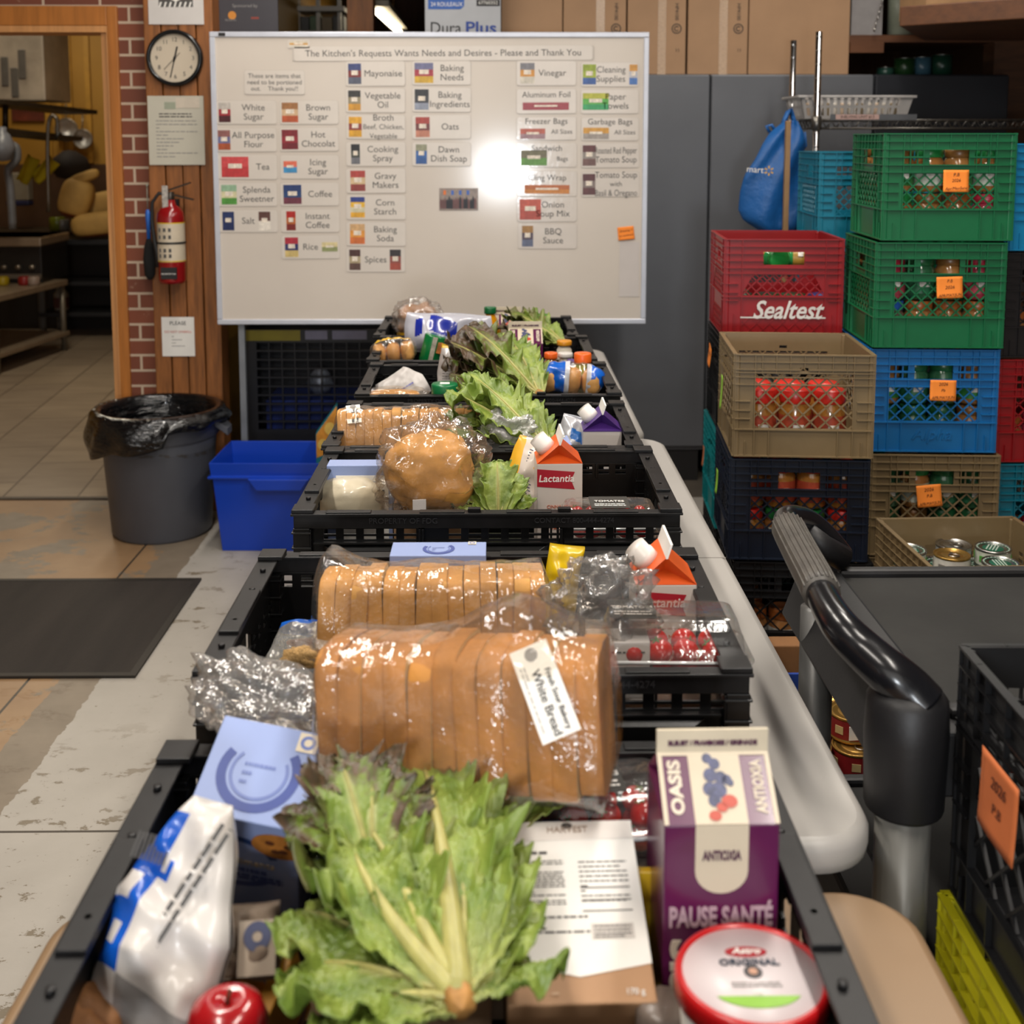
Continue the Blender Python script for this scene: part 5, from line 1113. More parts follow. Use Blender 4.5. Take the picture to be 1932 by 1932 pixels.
for (p0, p1, d0, d1) in (((-30, 192), (150, 212), 7.9, 8.9), ((-30, 245), (122, 262), 7.9, 8.7)):
    A, B = kz(*p0, d0), kz(*p1, d1); G().bar(A, B, .3, .03).build('shelf_bar', M('bar_dark', '#3a3228', .4, .4), t)
A, B = kz(10, 192, 8.15), kz(10, 250, 8.15); G().tube([A, B], .02, 10).build('shelf_bracket', M('bar_dark', ''), t)
for px, py in ((50, 262), (75, 264), (100, 264)): A = kz(px, py, 8.4); 
t = thing('wall_picture', 'small dark red and orange picture on the yellow kitchen wall', 'picture', kz(52, 214, KW-.03)); G().b2((-.13, 0, -.06), (.13, .02, .07)).build('picture', M('picture_red', '#5a2412', .5, var=.6, scale=7), t)
t = thing('spray_tap', 'tall chrome kitchen spray tap with a curved neck', 'tap', kz(92, 400, 8.2)); o0 = kz(92, 400, 8.2)
P = [kz(92, 400, 8.2)-o0, kz(90, 300, 8.2)-o0, kz(91, 240, 8.2)-o0, kz(95, 222, 8.2)-o0, kz(102, 219, 8.2)-o0, kz(108, 228, 8.2)-o0, kz(109, 260, 8.2)-o0]
G().tube(smooth(P, 4), .014, 10).build('neck', M('tap_steel', '#6a645c', .3, .8), t)
G().tube([kz(108, 255, 8.2)-o0, kz(112, 258, 8.2)-o0], .03, 12).build('spray_head', STD, t)
for nm, px, py, r, lb in (('strainer', 156, 262, .075, 'round wire strainer hanging on the yellow kitchen wall'), ('strainer', 125, 245, .09, 'larger wire basket hanging on the yellow kitchen wall')):
    c = kz(px, py, KW-.12); t = thing(nm, lb, 'strainer', c, group='strainers on the kitchen wall'); g = G(); g.tube([(r*math.cos(2*PI*k/20), 0, r*math.sin(2*PI*k/20)) for k in range(20)], .007, 6, closed=True); g.tube([(0, 0, r), (0, .02, r+.12)], .006, 6); g.build('rim', ST, t)
    g = G(); g.lathe([(r, 0), (r*.9, .03), (r*.5, .06), (.001, .07)], 20, caps=False); g.v = [(v[0], v[2], v[1]) for v in g.v]; g.build('mesh_bowl', film('wire_mesh', '#8a7a50', .25, .3, 80, .3, haze=.3), t)
# pipes at left
t = thing('drain_pipe', 'grey plastic pipe rising at the left edge of the kitchen', 'pipe', kz(24, 430, 7.8)); o0 = kz(24, 430, 7.8)
G().tube(smooth([kz(24, 432, 7.8)-o0, kz(20, 360, 7.8)-o0, kz(15, 322, 7.8)-o0, kz(22, 312, 7.8)-o0, kz(32, 300, 7.8)-o0, kz(30, 278, 7.8)-o0, kz(15, 272, 7.8)-o0], 4), .026, 12).build('pipe', M('pipe_grey', '#5d5f64', .4), t)
t = thing('mixer_head', 'grey kitchen mixer head at the left edge', 'mixer', kz(4, 275, 7.7)); G().lathe([(.0, -.1), (.06, -.09), (.08, 0), (.05, .07), (.03, .09), (.03, .12), (0, .12)], 18).build('mixer_body', M('mixer_grey', '#6d7078', .35), t)
for k, (px, py, an) in enumerate(((52, 320, .5), (84, 320, .8))):
    t = thing('yellow_cloth', 'bright yellow cloth hanging at the kitchen sink, %s of the two' % ['left', 'right'][k], 'cloth', kz(px, py, 8.6), (0, an, 0), 'yellow cloths in the kitchen'); g = G(); g.grid(lambda u, v: ((u-.5)*.09, .02*math.sin(6*u+2*v), (v-.5)*.2), 8, 10); o = g.build('cloth', M('yellow_cloth', '#b8a80c', .8), t); o.modifiers.new('s', 'SOLIDIFY').thickness = .01
# person's dark cap? -> dark helmet-shaped cover and boxes
t = thing('dark_bag', 'dark knitted bag hanging against the brown kitchen tiles', 'bag', kz(131, 310, 9.2)); G().lathe([(0, -.12), (.1, -.1), (.15, -.03), (.12, .05), (.05, .1), (0, .11)], 20, fn=lambda a, z: 1+.08*math.sin(3*a)).build('bag_body', M('dark_knit', '#231c19', .8, bump=.6), t)
t = thing('soap_dispenser', 'white wall dispenser with blue base on the brown kitchen tiles', 'dispenser', kz(33, 374, 9.5)); G().b2((-.09, 0, -.02), (.09, .1, .2)).build('dispenser_body', M('disp_white', '#8b8474', .4), t, .01); G().b2((-.09, -.01, -.06), (.09, .1, -.02)).build('dispenser_base', M('disp_blue', '#20264a', .4), t, .01)
CR_ = M('cushion_cream', '#b8924e', .7, var=.1); CRB = M('cushion_brown', '#7a3c10', .7, var=.15)
def pile(name, lb, px, py, D, sx, sy, sz, ry, cat='bread', brown=True):
    t = thing(name, lb, cat, kz(px, py, D), (0, ry, .2), 'tan rounded packs on the kitchen counter')
    def fn(u, v):
        a_, b_ = PI*(u-.5), 2*PI*v; e = .6; c_ = abs(math.cos(a_))**e; return (sx*c_*math.copysign(abs(math.cos(b_))**e, math.cos(b_)), sy*c_*math.copysign(abs(math.sin(b_))**e, math.sin(b_)), sz*math.copysign(abs(math.sin(a_))**.7, math.sin(a_)))
    G().grid(fn, 20, 28, True, mfn=lambda u, v: 1 if u < .27 and brown else 0).build('rounded_pack', [CR_, CRB], t)
pile('bread_pack', 'tan and brown rounded pack standing on the kitchen cart, left one', 144, 374, 9.0, .12, .1, .15, .3)
pile('bread_pack', 'tan wedge pack in the middle of the kitchen cart pile', 186, 386, 9.14, .17, .08, .09, -.25, brown=False)
pile('bread_pack', 'tan and brown rounded pack at the bottom right of the pile on the kitchen cart', 190, 422, 8.93, .21, .1, .09, -.1)
pile('bread_pack', 'small tan pack against the brown kitchen tiles', 160, 334, 9.0, .11, .05, .04, -.35, brown=False)
# work tables / carts
def ktable(lb, x0, x1, y0, y1, top, shelf, mat, legm, cat='table', name='work_table', wheels=False, rot=0):
    t = thing(name, lb, cat, ((x0+x1)/2, (y0+y1)/2, 0), rot); hx, hy_ = (x1-x0)/2, (y1-y0)/2
    G().b2((-hx, -hy_, top-.04), (hx, hy_, top)).build('top', mat, t, .004)
    for z in shelf: G().b2((-hx, -hy_, z-.03), (hx, hy_, z)).build('shelf', mat, t, .004)
    for sx in (-1, 1):
        for sy in (-1, 1):
            G().tube([(sx*(hx-.03), sy*(hy_-.03), .08 if wheels else 0), (sx*(hx-.03), sy*(hy_-.03), top-.04)], .027 if wheels else .02, 10).build('leg', legm, t)
            if wheels: G().tube([(sx*(hx-.03)-.015, sy*(hy_-.03), .045), (sx*(hx-.03)+.015, sy*(hy_-.03), .045)], .045, 14).build('caster_wheel', M('wheel_grey', ''), t)
    return t
a = kz(95, 660, 0) if False else ptz(95, 662, 0); tl = ptz(95, 662, 0); tn = ptz(18, 700, 0)
zt_1 = kz(100, 528, tl.y).z
ktable('pale steel-topped low table at the left edge of the kitchen', tl.x-1.0, tl.x+.08, tl.y-.85, tl.y+.1, zt_1, [.14], M('table_pale', '#8d7c68', .4, .3), M('leg_steel', '#6f695e', .4, .5), rot=-.12)
# stove / equipment block on it
a = kz(-60, 530, tl.y-.2); b = kz(76, 448, tl.y-.2)
t = thing('kitchen_range', 'dark kitchen appliance with a row of steel knobs at the left edge', 'appliance', (a.x, tl.y-.2, zt_1+.001)); w = b.x-a.x; h = b.z-zt_1
G().b2((0, 0, 0), (w, .5, h)).build('body', STD, t, .005); G().b2((-.0, -.05, h-.06), (w+.02, .5, h)).build('top_rail', M('rail_pale', '#8f7f6c', .35, .5), t, .008)
for k in range(7): G().tube([(w-.06-k*.095, -.0, h*.35), (w-.06-k*.095, -.025, h*.35)], .017, 12).build('knob', ST, t)
G().b2((0, -.012, h*.1), (w, -.0, h*.2)).build('steel_trim', ST, t)
cx_ = ptz(178, 640, 0); zc_ = kz(150, 452, cx_.y).z
ktable('dark grey three-shelf kitchen cart on casters seen through the doorway', cx_.x-.42, cx_.x+.55, cx_.y, cx_.y+.42, zc_, [.2, kz(150, 532, cx_.y).z], M('cart_dark', '#1d1e22', .5), GRY, 'cart', 'kitchen_cart', True)
t = thing('plastic_jug', 'pale plastic jug on the bottom shelf of the kitchen cart', 'jug', (kz(117, 590, cx_.y+.15).x, cx_.y+.15, .202)); G().lathe([(.05, 0), (.055, .01), (.055, .12), (.03, .16), (.018, .18), (.018, .2)], 16).build('jug_body', M('jug_pale', '#8a8378', .4), t); G().lathe([(.056, .02), (.056, .1)], 16, caps=False).build('label', M('jug_label', '#5a3432', .5), t)
for k, (px, c) in enumerate(((48, '7a1414'), (66, '8a7a70'), (8, 'a08a10'))):
    t = tag(G().lathe([(.035, 0), (.04, .01), (.04, .05), (.03, .06)], 14).build('small_tub', M('tub_'+c, '#'+c, .4)), ['dark red tub on the pale low kitchen table', 'pale tub beside the dark red one on the low kitchen table', 'yellow tub at the left end of the low kitchen table'][k], 'tub'); q = kz(px, 530, tl.y-.3); t.location = (q.x, tl.y-.32, zt_1+.001)
# counter behind, at back wall
a = kz(-60, 440, 9.2); 
t = thing('kitchen_counter', 'dark counter along the back wall of the kitchen', 'counter', (-3.6, 9.35, 0)); G().b2((-1.3, 0, 0), (2.1, .5, a.z-.03)).build('cabinet', M('counter_dark', '#15120f', .5), t); G().b2((-1.3, -.02, a.z-.03), (2.1, .5, a.z)).build('worktop', M('worktop', '#3c3528', .3), t)
# hanging rail utensil blocks between
for k, (px, py, c, s) in enumerate(((70, 424, '#7a766e', .05), (108, 400, '#8a8414', .08), (146, 412, '#2a2620', .08), (60, 440, '#6a7418', .06))):
    q = kz(px, py, 8.9); t = tag(G().lathe([(s*.8, 0), (s, .01), (s, s*1.6), (s*.9, s*1.8)], 16).build('kitchen_pot', M('pot_%d' % k, c, .3)), ['small steel pot on the back kitchen counter', 'yellow pot on the back kitchen counter', 'dark pot on the back kitchen counter', 'olive pot at the left of the back kitchen counter'][k], 'pot'); t.location = (q.x, 9.42, a.z+.001)
# ================================================================== food builders
CRUST = M('bread_crust', '#ae742e', .62, var=.3, scale=16, bump=.35, bscale=70, dist=.003)
CRUSTL = M('bread_crust_light', '#c69048', .62, var=.25, scale=14, bump=.3, bscale=70, dist=.003)
CRUMB = M('bread_crumb', '#d9bb84', .8, var=.1, scale=60, bump=.4, bscale=160, sss=.05)
FILM = film('loaf_bag_film', '#f6f2ec', .025, .4, 13, .8, (1, .4, 1), .03)
FILM2 = film('crumpled_bag_film', '#e6e2de', .03, .42, 16, .9, (1, .6, 1), .09)
SHELL = film('clamshell_plastic', '#f4f4f4', .04, .5, 9, .35, (1, 1, 1), .02)
def rsq(a_, e):  # superellipse unit point
    c, s = math.cos(a_), math.sin(a_); return math.copysign(abs(c)**e, c), math.copysign(abs(s)**e, s)
def loaf(label, loc, rot, L, W, H, n=15, tail=0, seed=1, crust=None, bagpad=.006, hump=(0, 0, 0), labelat=None, group='bagged sliced bread loaves', jit=1):
    r = random.Random(seed); t = thing('bread_loaf', label, 'bread', loc, rot, group); crust = crust or CRUST; st = L/n
    for i in range(n):
        g = G(); vs = []; m = 20; th = st*.995; sc = 1-.06*(abs(i-(n-1)/2)/(n/2))**6
        ox, oy, oz = -L/2+st*(i+.5), r.uniform(-.0035, .0035)*jit, r.uniform(-.003, .003)*jit; tw = r.uniform(-.05, .05)*jit
        rings = [(-.5, .992), (-.45, 1), (.45, 1), (.5, .992)]
        for (k, s_) in rings:
            for q in range(m):
                a_ = 2*PI*q/m; c_, s2 = rsq(a_, .33); z = H/2+s2*H/2*s_*sc; y = c_*W/2*s_*sc*(1+.05*max(0, s2))
                vs.append((ox+k*th+tw*(z-H/2), y+oy, z+oz+.003*math.cos(y*30)*(s2 > 0)))
        fs = []
        mi = []
        for k in range(3):
            for q in range(m): fs.append((k*m+q, k*m+(q+1) % m, (k+1)*m+(q+1) % m, (k+1)*m+q)); mi.append(0)
        fs += [tuple(range(m))[::-1], tuple(3*m+q for q in range(m))]; mi += [1, 1]
        g.add(vs, fs, True, None, mi); o = g.build('bread_slice', [crust, CRUMB if 0 < i < n-1 else crust], t)
        for p in o.data.polygons:
            if len(p.vertices) > 4: p.use_smooth = False
    s0 = Vector((seed*3.1, 1, 2)); hw_, hh_ = W/2+bagpad, H/2+bagpad
    def bag(u, v):
        a_ = 2*PI*v; c_, s2 = rsq(a_, .5)
        x = -L/2-.012+(L+.024+tail)*u; e = 1.0; uu = (x+L/2+.012)/(L+.024)
        if uu < .05: e = .35+.65*math.sqrt(max(0, uu)/.05)
        if uu > .96: 
            k = (uu-.96)/max(1e-6, (1+tail/(L+.024)-.96)); e = 1-.82*math.sin(min(1, k*2)*PI/2)+(.55*(k-.5)*2 if k > .5 else 0) if tail else 1-.6*k
        nz = noise.noise(Vector((x*18, c_*2.2, s2*2.2))+s0)*.006+noise.noise(Vector((x*45+c_*6, c_*7, s2*7))+s0)*.0028
        hm = hump[2]*math.exp(-((x-hump[0])/(hump[1] or 1))**2)*max(0, s2) if hump[2] else 0
        return (x, c_*(hw_+nz)*e, H/2+(s2*(hh_+nz)+hm)*e)
    G().grid(bag, 70, 72, True).build('plastic_bag', FILM, t)
    if labelat:
        x, w, h, ang = labelat[:4]; nn = Vector((0, -math.cos(ang), math.sin(ang))); up = Vector((0, math.sin(ang), math.cos(ang)))
        rl = math.radians(labelat[4]); rx = Vector((1, 0, 0))*math.cos(rl)+up*math.sin(rl); uu_ = nn.cross(rx)
        mx = frame(Vector((x, 0, H/2))+nn*((hw_ if ang < .8 else hh_)+labelat[5]), rx, uu_)
        lb = decal('paper_label', rect(0, 0, w, h), WHT, mx, t, 0, .0005); f = labelat[6] if len(labelat) > 6 else 1
        def tx(s, sz, yy, m_=BLK): text(s, sz, m_, mx @ Matrix.Translation((w*.12*f, yy, .001)), lb, maxw=h*.9 if False else w*.72)
        tx('Fresh Sour Bakery', .0075, h*.25); tx('White Bread', .0115, -h*.05)
        lines('print_lines', -w*.3, w*.4, [-h*.28, -h*.37], h*.03, LINK, mx, lb, 3, .0009); decal('round_mark', disc(-w*.4, 0, .006), LINK, mx, lb, .0007)
    return t
def blobf(rx, ry, rz, amp, seed, freq=9, e=.8, amp2=.3):
    s0 = Vector((seed*2.3, seed, 1))
    def fn(u, v):
        a_ = PI*(u-.5); c1, s1 = rsq(a_, e); c2, s2 = rsq(2*PI*v, e); p = Vector((c1*c2, c1*s2, s1))
        n_ = 1+amp*noise.noise(p*freq*.25+s0)+amp*amp2*noise.noise(p*freq+s0)
        return (p.x*rx*n_, p.y*ry*n_, rz+p.z*rz*n_)
    return fn
def filmblob(name, label, cat, loc, rot, r3, amp, seed, mat=None, parent=None, peaks=(), freq=9):
    fn0 = blobf(*r3, amp, seed, freq)
    def fn(u, v):
        p = Vector(fn0(u, v))
        for (px, py, pz, w, s) in peaks:
            q = Vector((px, py, pz)); d = (p-q).length; p += (q-p)*s*math.exp(-(d/w)**2)
        return p
    g = G().grid(fn, 56, 72, True)
    if parent: return g.build(name, mat or FILM2, parent)
    t = thing(name, label, cat, loc, rot); g.build('film', mat or FILM2, t); return t
def pouch(name, label, cat, loc, rot, w, h, th, mats, mfn=None, seed=1, cr=.006, freq=22, group=None, seal=.06, pinch=None, nu=44, part='pouch_skin', top=1.0, nv=36):
    s0 = Vector((seed*1.7, seed*.3, 5)); t = thing(name, label, cat, loc, rot, group)
    def fn(side):
        def f(u, v):
            x, z = (v-.5)*2, (u-.5)*2
            pf = (1-abs(x)**2.6)*(1-min(1, abs(z)/(1-seal))**3) if abs(z) < 1-seal else 0
            pf = max(0, pf)**.5; ed = 1-.05*abs(z)**2
            if z > 0: ed *= 1-(1-top)*z
            X = x*w/2*ed*(1-.06*pf); Z = h/2+z*h/2; Y = side*th/2*pf
            p = Vector((X, Y, Z)); k = p*freq
            d = noise.noise(k+s0)*cr+noise.noise(k*2.7+s0)*cr*.5; rg = (.5-abs(noise.noise(k*.8+s0*2)))*cr
            d2 = noise.noise(k*.7+s0*3)*cr
            return (X+d*.3, Y+(d+rg)*side*(.3+pf)*1.2+d2*(1-pf)*2, Z+noise.noise(k*.6+s0*4)*cr)
        return f
    g = G(); g.grid(fn(-1), nu, nv, mfn=(lambda u, v: mfn(u, v)) if mfn else None)
    b = G(); fb = fn(1); g.grid(lambda u, v: fb(u, 1-v), nu, nv, mfn=(lambda u, v: mfn(u, 1-v)) if mfn else None)
    o = g.build(part, mats, t); return t, o
def leafcol(u, v, purple, seed, pale=1):
    n_ = noise.noise(Vector((u*5, v*3, seed))); n2 = noise.noise(Vector((u*16, v*9, seed)))
    gr = Vector((.13, .20, .024)); lt = Vector((.31, .38, .07)); rib = Vector((.47, .45, .18)); pu = Vector((.045, .026, .018)); pu2 = Vector((.11, .055, .035))
    c = gr.lerp(lt, min(1, max(0, .5+.9*n_-.45*abs(v)*u)))
    vein = max(0, 1-abs(((abs(v)*1.3+u*1.0)*7) % 1-.5)*6)*.3*(1-abs(v)) ; c = c.lerp(lt*1.15, vein)
    rw = .05+.12*(1-u)**1.5
    if purple:
        k = min(1, max(0, (u-.35)*1.6+abs(v)*.5+n_*.9+n2*.5-.35*1.0))*purple; c = c.lerp(pu.lerp(pu2, min(1, max(0, .5+n2*1.5))), min(1, k*1.2))
    k = max(0, 1-abs(v)/(rw*1.6)) if abs(v) < rw*1.6 else 0; c = c.lerp(rib*pale, min(1, k*1.6)*(1-.5*u))
    c = c.lerp(rib*pale*.92, max(0, 1-u*4)*.8)
    return (c.x, c.y, c.z, 1)
LEAF = vcol('lettuce_leaf', .42, .35, 120, .12)
def lettuce(label, loc, rot, L, W, leaves, seed=1, nu=44, nv=26, ruf=1.0, group='heads of leaf lettuce'):
    """leaves: (spread deg, lift, bend, length factor, width factor, purple, droop)"""
    t = thing('lettuce_head', label, 'lettuce', loc, rot, group); r = random.Random(seed)
    for k, lv in enumerate(leaves):
        sp, lift, bend, lf, wf, pu, dr = lv[:7]; rbk = lv[7] if len(lv) > 7 else .42
        sd = seed*7.7+k*3.3; a0 = math.radians(sp); ph = r.uniform(0, 6); rf = r.uniform(.8, 1.3)*ruf
        def fn(u, v, sp=sp, lift=lift, bend=bend, lf=lf, wf=wf, dr=dr, a0=a0, ph=ph, sd=sd, rf=rf):
            v = (v-.5)*2; l = L*lf; hw_ = W*.5*wf*(.16*(1-u)+max(0, math.sin(PI*min(1, u**1.15*.9)))**.75)
            if u > .92: hw_ *= math.sqrt(max(0, 1-((u-.92)/.08)**2*.92))
            ang = a0+bend*u; x = l*u*math.sin(a0)+l*bend*.5*u*u*math.cos(a0); y = l*u*math.cos(a0)*(1-.15*abs(bend)*u); z = lift*math.sin(u*PI*.6)-dr*u*u
            e = abs(v)**2*min(1, u*2.2); sg = 3 if v > 0 else -3; q = L/.3; wv = min(1, hw_/.03)
            n1 = noise.noise(Vector((u*5, v*2, sd))); n2 = noise.noise(Vector((u*13*lf, sg+v*1.2, sd))); n3 = noise.noise(Vector((u*32*lf, sg+v*2.5, sd+4))); n4 = noise.noise(Vector((u*46, v*14, sd+9)))
            off = hw_*v*(1+.20*e*n3*rf+.12*e*n2)
            dx, dy = math.cos(ang), -math.sin(ang)
            z += hw_*.28*v*v*(1-.5*u)+e*(.030*n2+.013*n3)*rf*q*wv+.012*n1*abs(v)*q+.0035*n4*rf*min(1, abs(v)*3)*q
            z += .004*(1-u)*(1-min(1, abs(v)*3)); fr = n3
            return (x+dx*off+.008*n2*e*rf*q, y+dy*off+.010*n3*e*rf*q, z)
        g = G(); g.grid(fn, nu, nv, colfn=lambda u, v, pu=pu, sd=sd: leafcol(u, (v-.5)*2, pu, sd))
        o = g.build('leaf', LEAF, t); s = o.modifiers.new('s', 'SOLIDIFY'); s.thickness = .0009
        # pale fleshy midrib
        g = G(); P = []; R_ = []
        for i in range(15):
            u = i/14*.86; p = Vector(fn(u, .5)); P.append(p+Vector((0, 0, .0006))); R_.append(max(.0008, .0085*min(1, wf)*rbk*(L/.3)*(1-u)**1.2+.0006))
        g.tube(P, R_, 8); g.v = [(x, y, z) for x, y, z in g.v]; rb = g.build('midrib', M('lettuce_rib', '#aba562', .4, var=.2, scale=20, stretch=(4, 1, 4), sss=.15), o)
    G().lathe([(0, 0), (.010*L/.3, .002), (.013*L/.3, .010), (.010*L/.3, .03), (0, .035)], 20, fn=lambda a, z: 1+.12*math.sin(5*a+z*90)).build('stem_cut', M('lettuce_stem', '#a5763c', .6, var=.4, scale=60), t, rot=(-PI/2, 0, 0), loc=(0, -.012, .004))
    return t
def carton(name, label, loc, rot, w, d, h, r, body, roof, fin=.013, cap=None, group=None, cat='carton', lean=0):
    t = thing(name, label, cat, loc, rot, group); hx, hy_ = w/2, d/2
    G().b2((-hx, -hy_, 0), (hx, hy_, h)).build('carton_body', body, t, .0015)
    g = G(); i = min(.012, w*.15)
    v = [(-hx, -hy_, h), (hx, -hy_, h), (hx, hy_, h), (-hx, hy_, h), (-hx, 0, h+r), (hx, 0, h+r), (-hx+i*1.8, 0, h+r*.35), (hx-i*1.8, 0, h+r*.35)]
    g.add(v, [(0, 1, 5, 4), (2, 3, 4, 5), (3, 0, 6), (0, 4, 6), (4, 3, 6), (1, 2, 7), (5, 1, 7), (2, 5, 7)]); g.build('gable', roof, t)
    G().poly([(-hx, -.0015, h+r-.002), (hx, -.0015, h+r-.002), (hx, -.0015+lean, h+r+fin), (-hx, -.0015+lean, h+r+fin)], (0, .003, 0)).build('top_seal', WHT if cap else M('seal_cream', '#cbbfa8', .5), t)
    if cap:
        sl = Vector((0, -r, hy_)).normalized() if False else Vector((0, cap*r, hy_)).normalized(); c0 = Vector((0, cap*hy_*.5, h+r*.5))
        g = G(); g.tube([c0, c0+Vector((0, cap*r, hy_)).normalized()*.012, c0+Vector((0, cap*r, hy_)).normalized()*.0125, c0+Vector((0, cap*r, hy_)).normalized()*.026], [.017, .017, .0155, .0155], 24); g.build('screw_cap', M('cap_white', '#d9d2cc', .35, var=.03), t)
    return t
BLUEB = M('pale_blue_carton', '#8c9cc8', .42, var=.03, coat=.2); DBL = M('deep_blue_print', '#3c4c8e', .45); DBL2 = M('mid_blue_print', '#6878b0', .45)
def cbox_blue(name, label, loc, rot, w, d, h, face='top', group='pale blue food boxes', cookie=False):
    t = thing(name, label, 'box', loc, rot, group); G().b2((-w/2, -d/2, 0), (w/2, d/2, h)).build('box_body', BLUEB, t, .0012)
    if face in ('top', 'both'):
        mx = frame((0, 0, h), (1, 0, 0), (0, 1, 0)); k = min(w, d)
        arcstrip('printed_arc', 0, -.02*k, .31*k, .40*k, 150, 400, DBL, mx, t, .0006); arcstrip('printed_arc', 0, -.02*k, .25*k, .28*k, 140, 390, DBL2, mx, t, .0006)
        for q in (-.13, -.04, .05): lines('print_lines', -.16*k, .14*k, [q*k], .03*k, DBL2, mx, t, int(q*100)+20, .0007)
        decal('cream_square', rect(.35*w, .37*d, .2*k, .2*k), M('cream_print2', '#d8ccb4', .5), mx, t, .0006); arcstrip('printed_ring', .35*w, .37*d, .04*k, .075*k, 0, 360, DBL2, mx, t, .0012)
    if face in ('front', 'both'):
        mx = frame((0, -d/2, h/2), (1, 0, 0), (0, 0, 1)); k = w
        if cookie:
            arcstrip('printed_arc', -.1*k, h*.12, .36*k, .44*k, 20, 175, M('deep_blue_print2', '#17396f', .45), mx, t, .0006); arcstrip('printed_arc', -.1*k, h*.12, .36*k, .44*k, 215, 320, DBL, mx, t, .0006)
            text('compliments', .015, M('gold_print', '#b8a488', .5), frame(mx @ Vector((-.03*k, h*.13, .001)), XA, ZA), t, maxw=w*.62); lines('print_lines', -.25*k, .2*k, [h*.08, h*.05], .007, DBL, mx, t, 3, .0008); lines('print_lines', -.3*k, .35*k, [h*-.0, -h*.03], .005, DBL, mx, t, 5, .0008)
            o = thing_part = G(); o.poly([(p[0], p[1], 0) for p in disc(0, 0, .026, .02, 24)], (0, 0, .0006)); o.v = [tuple(mx @ (Vector(v)+Vector((w*.33, h*.33, .0006)))) for v in o.v]; ck = o.build('printed_cookie', M('cookie_print', '#b4712c', .6, var=.35, scale=60), t)
            for q, (x, y) in enumerate(((.25, .36), (.37, .3), (.42, .35), (.3, .29))): decal('chip', disc(x*w, y*h, .0045, .0035, 10), M('chip_print', '#5a2c14', .5), mx, ck, .0014)
        else:
            decal('white_panel', rect(.04*w, -.02*h, w*.8, h*.82), WHT, mx, t, .0004); decal('blue_heading', rect(-.02*w, h*.3, w*.55, h*.05), DBL, mx, t, .001)
            lines('print_lines', -.3*w, .38*w, [h*(.22-.07*q) for q in range(8)], h*.02, INK, mx, t, 9, .001)
    return t
TOM = M('tomato_red', '#b8180e', .22, var=.12, scale=10, coat=.4); CAL = M('calyx_green', '#4a6a20', .6)
